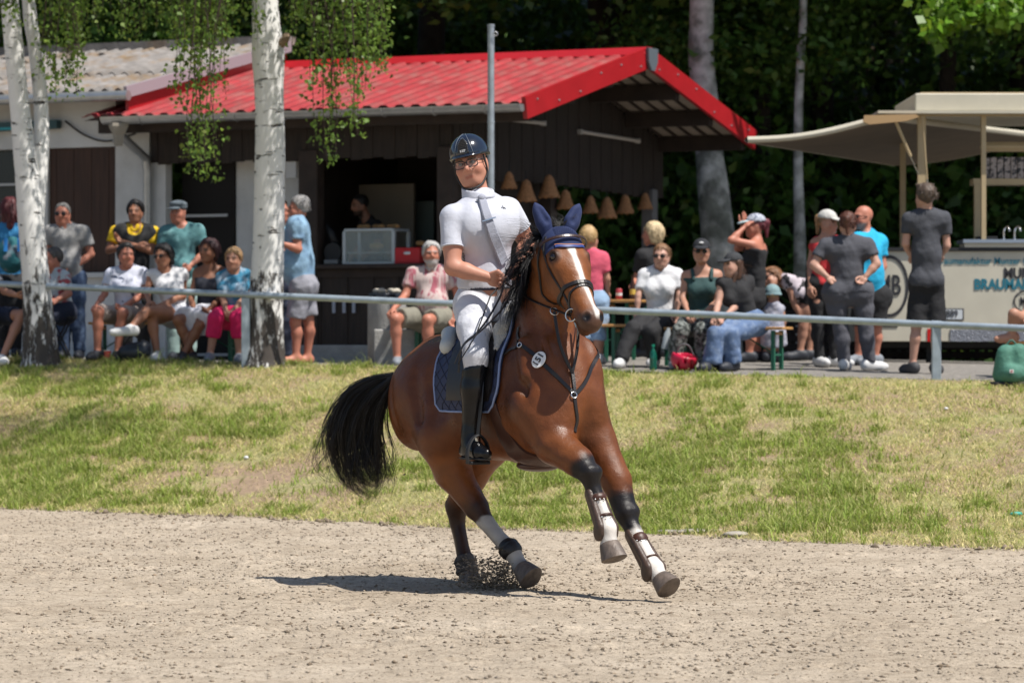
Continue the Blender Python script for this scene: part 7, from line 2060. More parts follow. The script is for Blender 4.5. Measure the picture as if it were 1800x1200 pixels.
def person(label, Y, head, sh, el, wr, hip, kn, an, face=0, mode='stand', skin='f', w=1.0, hs=0.97, hair=None, top=None, bottom=None, shoes=None,
           bust=0.0, belly=0.0, hat=None, glasses=None, feet=None, group='spectators', hands=0.55, thumb=None, nosnap=False, beard=None, brow=(0.05, 0.03, 0.02), extra=None, vest=None, neckdy=0.0):
    defd = {'sit': dict(sh=0.02, el=-0.06, wr=-0.34, hip=0, kn=-0.42, an=-0.40), 'stand': dict(sh=0, el=0, wr=0, hip=0, kn=0, an=0)}[mode]
    def J(t, key):
        dy = t[2] if len(t) > 2 else defd[key]
        return W(t[0], t[1], Y + dy)
    f = yawv(face); up = np.array([0, 0, 1.0])
    shA, shB = [J(t, 'sh') for t in sh]; elA, elB = [J(t, 'el') for t in el]; wrA, wrB = [J(t, 'wr') for t in wr]
    hA, hB = [J(t, 'hip') for t in hip]; kA, kB = [J(t, 'kn') for t in kn]; aA, aB = [J(t, 'an') for t in an]
    if not nosnap:
        for a in (aA, aB):
            a[2] = max(float(gz(a[0], a[1])) + 0.08, a[2]) if mode == 'lift' else float(gz(a[0], a[1])) + 0.08
    R = head_frame(math.radians(head[2]), math.radians(head[3] if len(head) > 3 else 0), math.radians(head[4] if len(head) > 4 else 0))
    hc_ = W(head[0], head[1], Y + (head[5] if len(head) > 5 else (-0.02 if mode == 'sit' else 0)) )
    pel = (hA + hB) / 2; shm = (shA + shB) / 2
    ax = nrm(shm - pel); fr = nrm(f - ax * (f @ ax))
    nk = shm + ax * 0.045 + fr * 0.0 + (hc_ - shm) * np.array([0.15, 0.15, 0])
    lat = nrm(shB - shA)
    che = shm - ax * 0.13 + fr * 0.015; wai = lerp(pel, shm, 0.42)
    root = thing('person', label, 'person', (pel[0], pel[1], float(gz(pel[0], pel[1]))), group)
    def torso(S, g=0.0, hem=None):
        hc = [] if hem is None else [(pel - ax * hem, -ax)]
        S.cone(hA, hB, 0.080 * w + g, 0.080 * w + g, k=0.05, cuts=hc)
        ls = 0.016 if (g > 0 and not bust) else 0.0
        S.cone(pel, wai, 0.118 * w + g, 0.104 * w + g + ls, k=0.06, n=fr, f=1.2, cuts=hc)
        S.cone(wai, che, 0.104 * w + g + ls, 0.127 * w + g, k=0.06, n=fr, f=1.25)
        S.cone(lerp(shA, shB, 0.18) - ax * 0.05, lerp(shA, shB, 0.82) - ax * 0.05, 0.074 * w + g, 0.074 * w + g, k=0.05)
        for s_ in (shA, shB):
            S.cone(lerp(s_, shm, 0.08) - ax * 0.01, nk, 0.050 * w + g, 0.052 + g, k=0.05)
        if bust:
            for s_ in (-1, 1):
                S.ell(che + lat * 0.072 * s_ + fr * (0.058 + 0.028 * bust) - ax * 0.03, (0.056 + g, 0.056 + g, 0.060 + g), k=0.06)
        if belly:
            S.ell(lerp(pel, wai, 0.75) + fr * 0.060 * belly, (0.132 * w + g, 0.132 * w + g, 0.15 + g), k=0.06, cuts=hc)
        for q_ in (hA, hB):
            S.ball(lerp(q_, pel, 0.15) - fr * 0.040 - ax * 0.015, 0.084 * w + g, k=0.05, cuts=hc)
    S = Sdf(); torso(S)
    S.cone(nk - ax * 0.02, hc_ + R @ np.array([0, -0.03, -0.05]) * hs, 0.056 if not bust else 0.050, 0.052 if not bust else 0.046, k=0.03)
    head_prims(S, hc_, R, hs, fat=1.06 if w > 1.05 else 1.0, detail=False)
    aw = 0.86 + 0.55 * (w - 1) - (0.10 if bust else 0)
    for s_, e_, q_ in ((shA, elA, wrA), (shB, elB, wrB)):
        S.cone(s_, e_, 0.054 * aw, 0.044 * aw, k=0.03); S.cone(e_, lerp(e_, q_, 0.35), 0.044 * aw, 0.042 * aw, k=0.02); S.cone(lerp(e_, q_, 0.35), q_, 0.042 * aw, 0.027 * aw, k=0.02)
    lw = 0.90 + 0.6 * (w - 1)
    for h_2, k_, a_ in ((hA, kA, aA), (hB, kB, aB)):
        S.cone(h_2, lerp(h_2, k_, 0.5), 0.094 * lw, 0.078 * lw, k=0.05); S.cone(lerp(h_2, k_, 0.5), k_, 0.078 * lw, 0.056 * lw, k=0.04)
        c_ = lerp(k_, a_, 0.32) - (fr * 0.016); S.cone(k_, c_, 0.054 * lw, 0.056 * lw, k=0.03); S.cone(c_, a_, 0.056 * lw, 0.036 * lw, k=0.03)
    ff = feet or (face, face)
    for i, a_ in enumerate((aA, aB)):
        fd = yawv(ff[i]); sm = shoe_mesh(a_, fd, 0.88); S.p += sm.p
    V, Q = S.surface(0.0125, smooth=2); parts = [(V, Q)]
    for i, (e_, q_) in enumerate(((elA, wrA), (elB, wrB))):
        d = nrm(q_ - e_); th = thumb[i] if thumb else (fr * 0.3 + (lat if i == 0 else -lat) * 0.7 + up * 0.3)
        parts.append(hand_mesh(q_ - d * 0.012, d, np.asarray(th, float), hands, 0.98 if not bust else 0.9))
    V, Q = join_meshes(parts); sk = SKINS[skin]
    mk('body', V, Q, m_skin, root, smooth=True, colors=face_colours(V, hc_, R, hs, sk, eye=1.0, brow=brow, beard=beard, beard_amt=0.9 if beard is not None else 0))
    H = lambda x, y, z: hc_ + R @ (np.array([x, y, z]) * hs)
    rad = lambda *r: np.array(r) * hs
    # clothes
    def wr_noise(P): return 0.009 * wnoise(P * [1, 1, 0.7], 22, 6) + 0.007 * wnoise(P, 46, 5, 5)
    def garment(S, name, m, h=0.0135):
        V, Q = S.surface(h, noise=wr_noise, smooth=1); return mk(name, V, Q, m, root, smooth=True)
    if top:
        S = Sdf(); torso(S, top.get('g', 0.012), top.get('hem', 0.03)); sl = top.get('sleeve', 0.62)
        if sl > 0:
            for s_, e_, q_ in ((shA, elA, wrA), (shB, elB, wrB)):
                if sl <= 1:
                    d = nrm(e_ - s_); S.cone(s_, lerp(s_, e_, min(1, sl + 0.2)), 0.071 * aw + 0.004, 0.068 * aw + 0.006, k=0.03, cuts=[(lerp(s_, e_, sl), d)])
                else:
                    S.cone(s_, e_, 0.068 * aw, 0.056 * aw, k=0.03); S.cone(e_, lerp(e_, q_, sl - 1), 0.056 * aw, 0.046 * aw, k=0.03, cuts=[(lerp(e_, q_, sl - 1), nrm(q_ - e_))])
        if top.get('tank'):
            cut = (shm - ax * top['tank'], ax)
            for q in S.p: q['cuts'] = q['cuts'] + [cut]
        else:
            # neckline
            S.cone(nk + ax * 0.005 + fr * 0.03, nk + ax * 0.10 + fr * 0.05, 0.060, 0.075, k=0.012, sub=True)
            if top.get('vneck'):
                S.cone(nk + fr * 0.10 + ax * 0.02, che + fr * 0.16 + ax * 0.05, 0.045, 0.012, k=0.01, sub=True)
        garment(S, top.get('name', 'shirt'), top['m'])
        if top.get('tank') and top.get('strap', True):
            for s_ in (-1, 1):
                pts = [shm - ax * (top['tank'] + 0.02) + lat * 0.085 * s_ + fr * 0.11 * w, shm + lat * 0.095 * s_ + fr * 0.05 + ax * 0.04, shm + lat * 0.095 * s_ - fr * 0.05 + ax * 0.03, shm - ax * (top['tank'] + 0.02) + lat * 0.075 * s_ - fr * 0.10 * w]
                g = G(); g.tube(resample(pts, 12), top.get('sw', 0.012), 6); g.build('strap', top['m'], root, smooth=True)
        if top.get('collar'):
            S = Sdf(); S.cone(nk - ax * 0.015, nk + ax * 0.04, 0.083, 0.070, k=0.01, cuts=[(nk + ax * 0.035, ax)]); S.cone(nk, nk + ax * 0.1, 0.056, 0.056, k=0.005, sub=True); S.cone(nk + fr * 0.10, nk + fr * 0.10 + ax * 0.05, 0.035, 0.045, k=0.01, sub=True)
            V, Q = S.surface(0.010, smooth=1); mk('collar', V, Q, top['collar'], root, smooth=True)
    if vest:
        S = Sdf(); torso(S, 0.026, 0.02); S.cone(nk + fr * 0.05 - ax * 0.02, nk + ax * 0.12 + fr * 0.06, 0.075, 0.10, k=0.012, sub=True); garment(S, 'vest', vest)
    if bottom:
        L = bottom.get('len', 2.0); g_ = bottom.get('g', 0.018); fl = bottom.get('flare', 0.0); S = Sdf()
        wc = [(pel + ax * bottom.get('rise', 0.11), ax)]
        S.cone(hA, hB, 0.080 * w + g_, 0.080 * w + g_, k=0.05, cuts=wc); S.cone(pel, wai, 0.120 * w + g_, 0.106 * w + g_, k=0.06, n=fr, f=1.2, cuts=wc)
        for q_ in (hA, hB): S.ball(lerp(q_, pel, 0.15) - fr * 0.040 - ax * 0.015, 0.084 * w + g_, k=0.05, cuts=wc)
        if bottom.get('skirt'):
            e1, e2 = lerp(hA, kA, L), lerp(hB, kB, L); dn = nrm((e1 + e2) / 2 - pel)
            for t in (0.0, 0.5, 1.0):
                S.cone(lerp(hA, hB, t), lerp(e1, e2, t) + dn * 0.08, 0.115 * w, 0.10 * w + fl, k=0.06, cuts=[((e1 + e2) / 2, dn)])
        else:
            for h_2, k_, a_ in ((hA, kA, aA), (hB, kB, aB)):
                if L <= 1:
                    e = lerp(h_2, k_, L); d = nrm(k_ - h_2); S.cone(h_2, lerp(h_2, k_, min(1, L + 0.25)), 0.086 * lw + g_, 0.072 * lw + g_ + fl, k=0.05, cuts=[(e, d)])
                else:
                    S.cone(h_2, lerp(h_2, k_, 0.5), 0.096 * lw + g_ * 0.8, 0.080 * lw + g_, k=0.05); S.cone(lerp(h_2, k_, 0.5), k_, 0.080 * lw + g_, 0.058 * lw + g_, k=0.04)
                    e = lerp(k_, a_, min(0.98, L - 1)); d = nrm(a_ - k_); r1 = 0.058 * lw + g_; r2 = max(0.042 * lw + g_, r1 * 0.78) + fl
                    S.cone(k_, lerp(k_, a_, min(1.0, L - 1 + 0.1)), r1, r2, k=0.03, cuts=[(e, d)])
                    c_ = lerp(k_, a_, 0.32) - fr * 0.016; S.cone(k_, c_, 0.056 * lw + g_ * 0.8, 0.058 * lw + g_ * 0.8, k=0.03, cuts=[(e, d)]); S.cone(c_, a_, 0.058 * lw + g_ * 0.8, 0.040 * lw + g_ * 0.8, k=0.03, cuts=[(e, d)])
        garment(S, bottom.get('name', 'trousers'), bottom['m'])
    if shoes:
        for i, a_ in enumerate((aA, aB)):
            S = shoe_mesh(a_, yawv(ff[i]), 1.08); V, Q = S.surface(0.0115, smooth=1); o = mk('shoe', V, Q, shoes, root, smooth=True)
    # hair
    if hair:
        st, hcol = hair[0], hair[1]; S = Sdf(); hn = lambda P: (0.012 if st != 'crop' else 0.004) * wnoise(P * [1, 1, 0.5], 34, 6) + 0.006 * wnoise(P, 110, 5, 4)
        facecut = [(H(0, 0.052, 0.075), R @ nrm([0, 1.0, -0.55]))]; low = {'short': -0.028, 'crop': -0.02, 'bob': -0.07, 'long': -0.07, 'pony': -0.035, 'bun': -0.035, 'messy': -0.04}[st]
        th = {'short': 0.017, 'crop': 0.006, 'bob': 0.020, 'long': 0.014, 'pony': 0.008, 'bun': 0.010, 'messy': 0.020}[st]
        if hat: th = -0.001; hn = lambda P: 0.002 * wnoise(P, 60, 5)
        S.ell(H(0, -0.020, 0.037), rad(0.080 + th, 0.100 + th, 0.092 + th), R, k=0.02, cuts=facecut + [(H(0, -0.03, low), R @ nrm([0, 0.45, -1.0]))])
        if st in ('bob', 'long'):
            for s_ in (-1, 1): S.cone(H(s_ * 0.070, -0.03, 0.03), H(s_ * 0.074, -0.035, -0.075 if st == 'bob' else -0.13), 0.034 * hs, 0.026 * hs, k=0.03)
            S.cone(H(0, -0.075, 0.0), H(0, -0.07, -0.085 if st == 'bob' else -0.19), 0.06 * hs, 0.045 * hs, k=0.04)
        if st == 'long' and len(hair) > 2:
            S.cone(H(0.05, 0.0, -0.10), H(0.04, 0.04, -0.25), 0.03, 0.02, k=0.03)
        if st == 'pony':
            S.cone(H(0, -0.105, 0.055), H(0, -0.13, 0.045), 0.030 * hs, 0.035 * hs, k=0.02); S.cone(H(0, -0.13, 0.045), H(0, -0.135, -0.11), 0.036 * hs, 0.016 * hs, k=0.03)
        if st == 'bun':
            S.ball(H(0, -0.105, 0.085), 0.042 * hs, k=0.02)
        if st == 'messy':
            for i in range(9):
                a = i * 0.7 - 2.8; S.cone(H(0.05 * math.sin(a), 0.03 * math.cos(a) + 0.03, 0.10), H(0.085 * math.sin(a), 0.07 * math.cos(a) + 0.02, 0.125), 0.026, 0.010, k=0.02)
        V, Q = S.surface(0.0105, noise=hn, smooth=1); mk('hair', V, Q, mat('hair_%d_%d_%d' % tuple(int(1000 * c) for c in hcol), hcol, rough=0.5, var=0.35, vscale=40, bump=0.5, bscale=90, stretch=(1, 1, 0.25)), root, smooth=True)
    if hair and hair[0] != 'crop':
        rgh = np.random.default_rng(int(abs(head[0]) * 7 + head[1])); n_ = 260 if not hat else 110
        dv = rgh.normal(size=(n_ * 3, 3)); dv /= np.linalg.norm(dv, axis=1)[:, None]
        if hat: dv[:, 2] = -np.abs(dv[:, 2]) * 0.35
        ok_ = (dv[:, 2] > -0.45) & ~((dv[:, 1] > 0.15) & (dv[:, 2] < 0.55)); dv = dv[ok_][:n_]; n_ = len(dv)
        base_ = dv * np.array([0.088, 0.108, 0.100]) + np.array([0, -0.02, 0.037]); ln_ = rgh.uniform(0.4, 1.0, n_) * {'short': 0.05, 'bob': 0.10, 'long': 0.20, 'pony': 0.05, 'bun': 0.04, 'messy': 0.055}[hair[0]]
        tg_ = np.stack([dv[:, 0] * 0.5, dv[:, 1] * 0.3 - 0.25, -np.ones(n_) * (0.9 if hair[0] != 'messy' else 0.2)], 1) + rgh.normal(size=(n_, 3)) * 0.28; tg_ -= dv * (tg_ * dv).sum(1)[:, None] * 0.75; tg_ /= np.linalg.norm(tg_, axis=1)[:, None]
        P3 = np.stack([base_ - dv * 0.004, base_ + tg_ * ln_[:, None] * 0.5 + dv * 0.006, base_ + tg_ * ln_[:, None] + dv * 0.004 + np.array([0, 0, -0.3]) * ln_[:, None] * 0.3], 1)
        side = np.cross(tg_, dv); side /= np.linalg.norm(side, axis=1)[:, None] + 1e-9; wd = np.array([0.0042, 0.0036, 0.0008])[None, :, None]
        A = P3 - side[:, None] * wd; Bq = P3 + side[:, None] * wd; VV = np.concatenate([A, Bq], 1).reshape(-1, 3)
        QQ = (np.array([[0, 1, 4, 3], [1, 2, 5, 4]])[None] + 6 * np.arange(n_)[:, None, None]).reshape(-1, 4)
        mk('hair_strands', hc_ + (VV * hs) @ R.T, QQ.astype(np.int32), MATS['hair_%d_%d_%d' % tuple(int(1000 * c) for c in hair[1])], root, kind='stuff')
    if hat:
        ht, hm = hat[0], hat[1]; o = thing('hat', hat[2], hat[3] if len(hat) > 3 else 'cap', H(0, 0, 0.08)); S = Sdf()
        if ht in ('cap', 'visor', 'flat'):
            S.ell(H(0, -0.018, 0.045), rad(0.094, 0.112, 0.098 if ht == 'cap' else 0.090), R, k=0.02, cuts=[(H(0, 0, 0.045), R @ nrm([0, -0.08, -1.0]))])
            if ht == 'flat': S.ell(H(0, 0.0, 0.095), rad(0.096, 0.118, 0.04), R, k=0.02)
            V, Q = S.surface(0.010, smooth=1); mk('crown', V, Q, hm, o, smooth=True)
            S = Sdf(); S.ell(H(0, 0.115, 0.045), rad(0.078, 0.075 if ht != 'flat' else 0.045, 0.016), R @ np.array([[1, 0, 0], [0, 0.97, 0.22], [0, -0.22, 0.97]]), k=0.01, cuts=[(H(0, 0.06, 0), R @ np.array([0, -1.0, 0]))]); V, Q = S.surface(0.008, smooth=1); mk('peak', V, Q, hat[4] if len(hat) > 4 else hm, o, smooth=True)
            if len(hat) > 5:
                S = Sdf(); S.ell(H(0, 0.094, 0.092), rad(0.026, 0.010, 0.013), R); V, Q = S.surface(0.006); mk('emblem', V, Q, hat[5], o, smooth=True)
        else:
            S.ell(H(0, -0.015, 0.05), rad(0.100, 0.115, 0.105), R, k=0.02, cuts=[(H(0, 0, 0.03), R @ np.array([0, 0, -1.0]))]); S.cone(H(0, -0.01, 0.045), H(0, -0.01, 0.0), 0.105 * hs, 0.145 * hs, k=0.01, cuts=[(H(0, 0, 0.005), R @ np.array([0, 0, -1.0]))]); S.cone(H(0, -0.01, 0.02), H(0, -0.01, -0.06), 0.095 * hs, 0.12 * hs, k=0.006, sub=True)
            V, Q = S.surface(0.010, smooth=1); mk('crown', V, Q, hm, o, smooth=True)
    if glasses:
        o = thing('sunglasses', glasses, 'sunglasses', H(0, 0.1, 0)); mg = mat('sunglass_dark', (0.010, 0.009, 0.009), rough=0.12)
        for s_ in (-1, 1):
            S = Sdf(); S.ell(H(s_ * 0.034, 0.094, 0.004), rad(0.030, 0.010, 0.021), R); V, Q = S.surface(0.006); mk('lens', V, Q, mg, o, smooth=True)
            g = G(); g.tube([H(s_ * 0.060, 0.088, 0.012), H(s_ * 0.080, 0.05, 0.012), H(s_ * 0.082, -0.01, 0.010)], 0.004, 6); g.build('temple', mg, o, smooth=True)
        g = G(); g.tube([H(-0.012, 0.100, 0.010), H(0, 0.103, 0.012), H(0.012, 0.100, 0.010)], 0.004, 6); g.build('bridge', mg, o, smooth=True)
    return dict(root=root, H=H, R=R, pel=pel, shm=shm, ax=ax, fr=fr, lat=lat, wr=(wrA, wrB), el=(elA, elB), che=che, kn=(kA, kB), an=(aA, aB))

f_white = fabric('white', (0.66, 0.66, 0.68)); f_black = fabric('black', (0.014, 0.014, 0.016)); f_char = fabric('charcoal', (0.042, 0.044, 0.052)); f_jean = fabric('jeans', (0.030, 0.055, 0.115), (0.055, 0.09, 0.16), 30)
f_navy = fabric('navy', (0.016, 0.022, 0.045)); s_white = mat('white_shoe', (0.60, 0.60, 0.60), rough=0.6); s_dark = mat('dark_shoe', (0.020, 0.024, 0.034), rough=0.6); s_grey = mat('grey_shoe', (0.20, 0.22, 0.25), rough=0.7)
HB, HDB, HG, HBL = (0.010, 0.008, 0.008), (0.045, 0.024, 0.014), (0.30, 0.29, 0.28), (0.42, 0.27, 0.12)
# --- left group
p = person('person with dark red hair and teal backpack turned away at the left edge', 37.6, (18, 368, 190), ((-6, 404), (38, 404)), ((-14, 450), (44, 450)), ((-10, 490), (40, 490)), ((5, 500), (28, 500)), ((5, 560), (28, 560)), ((5, 620), (28, 620)), face=180, hair=('long', (0.085, 0.012, 0.014)), top=dict(m=fabric('blue', (0.03, 0.20, 0.42)), sleeve=0.6), bottom=dict(m=f_black), shoes=s_dark, bust=0.5)
bpk = thing('backpack', 'teal and grey backpack with blue straps worn at the left edge', 'backpack', p['che'] + [0, -0.2, -0.2]); S = Sdf(); c = W(20, 440, 37.32); S.ell(c + [0, 0, -0.05], (0.15, 0.10, 0.20), k=0.05); S.ell(c + [0, -0.07, -0.1], (0.10, 0.06, 0.10), k=0.03); V, Q = S.surface(0.014); mk('bag', V, Q, fabric('teal_dark', (0.02, 0.13, 0.15), (0.15, 0.17, 0.2), 8), bpk, smooth=True)
for x in (10, 34):
    g = G(); g.beam(W(x, 418, 37.2), W(x, 442, 37.2), 0.04, 0.012, up=(0, 1, 0)); g.build('strap', mat('bright_blue_webbing', (0.02, 0.22, 0.62), rough=0.6), bpk)
person('older man in grey polo shirt and sunglasses standing behind the left birch', 37.2, (110, 377, -8), ((87, 406), (147, 406)), ((82, 446), (160, 447)), ((92, 480, -.1), (131, 470, -.1)), ((105, 490), (133, 490)), ((112, 552), (137, 552)), ((112, 620), (140, 620)), hair=('crop', (0.16, 0.15, 0.14)), skin='r', w=1.08, belly=0.7, top=dict(m=fabric('grey_polo', (0.27, 0.265, 0.26)), collar=fabric('grey_polo', (0.25, 0.25, 0.25)), hem=0.02), bottom=dict(m=f_jean), shoes=s_dark, glasses='dark sunglasses on the man in the grey polo shirt')
person('seated man in colourful patterned shirt half hidden by the left birch', 36.5, (92, 456, -65), ((80, 487, .08), (112, 486, -.08)), ((82, 520, 0), (120, 516, -.16)), ((74, 535, -.2), (98, 528, -.3)), ((100, 548, .06), (112, 548, -.06)), ((70, 560, -.15), (80, 562, -.25)), ((72, 620, -.15), (82, 622, -.25)), face=-60, mode='sit', hair=('crop', (0.07, 0.06, 0.055)), skin='r', w=1.08, top=dict(m=fabric('hawaii', (0.45, 0.52, 0.55), (0.35, 0.06, 0.07), 14)), bottom=dict(m=f_navy, len=0.9), shoes=s_dark)
person('seated person in navy shorts with bare legs cut off by the left edge', 36.2, (-38, 440, 20), ((-62, 478), (-16, 478)), ((-66, 520), (8, 512)), ((-40, 545), (34, 520, -.3)), ((-40, 556), (-10, 556)), ((-20, 556, -.4), (38, 553, -.35)), ((-36, 615, -.4), (4, 612, -.5)), face=15, mode='sit', hair=('short', HDB), top=dict(m=fabric('grey_tee', (0.2, 0.2, 0.22))), bottom=dict(m=f_navy, len=0.75), shoes=s_white)
person('man in yellow polo and black vest with folded arms', 37.5, (238, 373, -6), ((203, 406), (271, 408)), ((191, 440, -.05), (266, 442, -.05)), ((243, 432, -.28), (214, 424, -.25)), ((222, 500), (253, 500)), ((222, 562), (253, 562)), ((222, 622), (253, 622)), hair=('short', HB), skin='t', top=dict(m=fabric('yellow', (0.72, 0.46, 0.012)), collar=fabric('yellow', (0.7, 0.45, 0.01))), vest=fabric('vest_black', (0.020, 0.020, 0.021)), bottom=dict(m=f_black), shoes=s_dark)
person('man in teal T-shirt and grey flat cap standing behind the seated women', 37.4, (313, 374, -18), ((290, 407), (350, 404)), ((284, 452), (358, 446)), ((292, 488, -.08), (333, 468, -.14)), ((302, 500), (335, 500)), ((305, 562), (335, 562)), ((305, 622), (335, 622)), skin='r', w=1.08, belly=0.6, hair=('crop', (0.2, 0.18, 0.16)), top=dict(m=fabric('teal', (0.085, 0.215, 0.225), (0.14, 0.29, 0.30), 7), hem=0.06), bottom=dict(m=fabric('mint', (0.3, 0.42, 0.40))), shoes=s_dark, hat=('flat', fabric('cap_grey', (0.11, 0.135, 0.155)), 'grey flat cap on the man in the teal T-shirt'))
person('seated woman in white blouse with dark flowers and beige shorts', 36.2, (222, 449, 22), ((194, 480), (252, 480)), ((184, 517), (252, 518)), ((168, 538), (214, 540)), ((210, 555), (242, 555)), ((172, 548), (215, 550)), ((171, 612), (206, 615)), mode='sit', hair=('short', (0.014, 0.011, 0.010)), skin='r', bust=0.6, w=1.04, top=dict(m=fabric('flower', (0.56, 0.58, 0.68), (0.05, 0.07, 0.12), 11, 0.60, 0.63), hem=0.06), bottom=dict(m=fabric('beige', (0.36, 0.30, 0.27)), len=0.92), shoes=s_dark, feet=(-20, 10))
person('seated woman in white sleeveless top and sunglasses with crossed legs', 36.1, (287, 451, -28, -3, -8), ((266, 482), (322, 482)), ((258, 512), (322, 520)), ((262, 532), (272, 540)), ((300, 555), (330, 555)), ((266, 556, -.40), (258, 546, -.50)), ((276, 622, -.42), (229, 577, -.70)), mode='sit', nosnap=True, hair=('bob', HB), skin='t', bust=0.6, top=dict(m=f_white, sleeve=0.12, vneck=True, hem=0.08), bottom=dict(m=fabric('white_shorts', (0.55, 0.57, 0.62)), len=0.45), shoes=s_white, feet=(0, -60), glasses='dark sunglasses on the woman in the white sleeveless top')
person('seated woman in navy and white off-shoulder dress', 36.1, (367, 442, -38), ((347, 478), (391, 476)), ((336, 525), (386, 528)), ((342, 552), (364, 545)), ((352, 556), (384, 556)), ((312, 562, -.42), (350, 572, -.42)), ((338, 620, -.36), (322, 618, -.44)), mode='sit', hair=('bob', (0.035, 0.010, 0.011)), skin='d', bust=0.7, top=dict(m=fabric('navy_white', (0.013, 0.015, 0.026)), tank=0.085, sleeve=0, strap=False, hem=0.05), bottom=dict(m=fabric('white_skirt', (0.58, 0.58, 0.64)), len=0.85, skirt=True, flare=0.03, name='skirt'), shoes=s_dark)
person('seated woman with short blonde hair, blue top and bright pink trousers', 36.0, (410, 457, -12), ((389, 486), (435, 484)), ((392, 524), (432, 522)), ((398, 550), (404, 552)), ((394, 556), (426, 556)), ((379, 560), (417, 560)), ((369, 620), (421, 620)), mode='sit', hair=('short', (0.36, 0.22, 0.11)), bust=0.6, w=1.03, top=dict(m=fabric('blue_flower', (0.045, 0.22, 0.36), (0.32, 0.42, 0.52), 9, 0.45, 0.6), hem=0.06, vneck=True), bottom=dict(m=fabric('hot_pink', (0.62, 0.010, 0.10)), len=1.5, g=0.022), shoes=s_grey)
person('older man in light blue shirt and grey shorts standing beside the birch', 35.9, (524, 367, -80, -6), ((520, 396, -.15), (526, 394, .17)), ((524, 438, -.20), (522, 438, .18)), ((496, 428, -.24), (498, 432, .05)), ((530, 502, -.08), (534, 502, .08)), ((519, 566, -.08), (542, 562, .08)), ((520, 626, -.08), (540, 626, .08)), face=-78, skin='r', w=1.12, belly=1.3, hair=('short', (0.24, 0.23, 0.225)), top=dict(m=fabric('light_blue', (0.22, 0.36, 0.50), (0.17, 0.29, 0.43), 6), hem=0.09, g=0.026, collar=fabric('light_blue', (0.2, 0.34, 0.48))), bottom=dict(m=fabric('grey_shorts', (0.27, 0.27, 0.31)), len=0.9, g=0.03), feet=(-60, -50))
person('person in blue shirt and dark trousers mostly hidden behind the birch', 36.6, (492, 372, 70), ((486, 402, .14), (490, 404, -.14)), ((488, 440, .14), (494, 440, -.16)), ((500, 452, .1), (504, 448, -.2)), ((488, 505, .08), (496, 505, -.08)), ((490, 565, .08), (501, 565, -.08)), ((492, 622, .08), (503, 622, -.08)), face=75, hair=('short', HDB), skin='r', top=dict(m=fabric('light_blue2', (0.2, 0.4, 0.52))), bottom=dict(m=f_navy), shoes=s_dark)
person('dark-haired server in black T-shirt leaning behind the hatch counter', 40.4, (632, 361, -62, -12), ((640, 392, .12), (662, 396, -.12)), ((636, 430, .1), (664, 436, -.15)), ((620, 445, 0), (640, 450, -.25)), ((658, 470, .08), (664, 470, -.08)), ((658, 545, .08), (664, 545, -.08)), ((658, 632, .08), (664, 632, -.08)), face=-60, hair=('crop', HB), skin='t', beard=(0.02, 0.015, 0.012), top=dict(m=f_black), bottom=dict(m=f_black), shoes=s_dark, group='people at the hatch')
person('white-bearded man in pink striped shirt seated on a bench beside the litter bin', 36.1, (758, 447, 8), ((724, 480), (796, 480)), ((712, 520), (806, 522)), ((690, 545), (798, 560, -.12)), ((736, 558), (784, 558)), ((695, 560, -.45), (752, 562, -.45)), ((698, 620, -.42), (752, 622, -.42)), mode='sit', skin='r', w=1.15, belly=1.0, hs=1.0, hair=('short', (0.40, 0.39, 0.38)), beard=(0.42, 0.41, 0.40), brow=(0.3, 0.3, 0.3), top=dict(m=None or mat('fabric_pink_stripe', (0.50, 0.40, 0.38), rough=0.9, col2=(0.33, 0.09, 0.12), c2scale=14, c2lo=0.5, c2hi=0.6, stretch=(1.6, 1.6, 0.05), bump=0.2, bscale=26), hem=0.06, collar=fabric('pale_collar', (0.45, 0.38, 0.36)), vneck=True), bottom=dict(m=fabric('khaki', (0.20, 0.19, 0.15)), len=0.85, g=0.028), shoes=s_grey)
# --- right group
person('blonde woman in pink top and denim shorts behind the horse head', 35.6, (1036, 420, 150), ((1016, 452), (1060, 452)), ((1008, 490), (1067, 490)), ((1014, 520, .1), (1068, 516, .1)), ((1024, 530), (1052, 530)), ((1028, 590), (1052, 590)), ((1030, 634), (1054, 634)), face=170, hair=('short', HBL), bust=0.5, top=dict(m=fabric('pink', (0.58, 0.085, 0.14)), sleeve=0.7, hem=0.05), bottom=dict(m=fabric('denim', (0.24, 0.35, 0.50)), len=1.15, name='shorts', g=0.02), shoes=s_white)
person('blonde woman in black seen from behind beside the grey post', 37.4, (1146, 412, -110), ((1128, 447, -.08), (1166, 447, .08)), ((1118, 490), (1172, 485)), ((1112, 500, -.2), (1165, 525)), ((1136, 530), (1160, 530)), ((1136, 585), (1160, 585)), ((1136, 645), (1160, 645)), face=-120, hair=('bob', (0.55, 0.42, 0.24)), bust=0.5, skin='r', top=dict(m=f_black, sleeve=0.7), bottom=dict(m=f_black), shoes=s_dark)
person('seated woman in white T-shirt, black trousers and tinted glasses', 35.3, (1163, 451, -18), ((1132, 482), (1192, 482)), ((1122, 520), (1194, 520)), ((1120, 550, -.1), (1188, 552, -.1)), ((1142, 564), (1178, 564)), ((1112, 578, -.42), (1142, 584, -.42)), ((1092, 638, -.55), (1150, 642, -.3)), face=-15, mode='sit', hair=('pony', (0.22, 0.115, 0.055)), bust=0.5, skin='p', top=dict(m=f_white, g=0.018, hem=-0.05, sleeve=0.72), bottom=dict(m=f_black, g=0.022, flare=0.01), shoes=s_white, glasses='amber sunglasses on the woman in the white T-shirt')
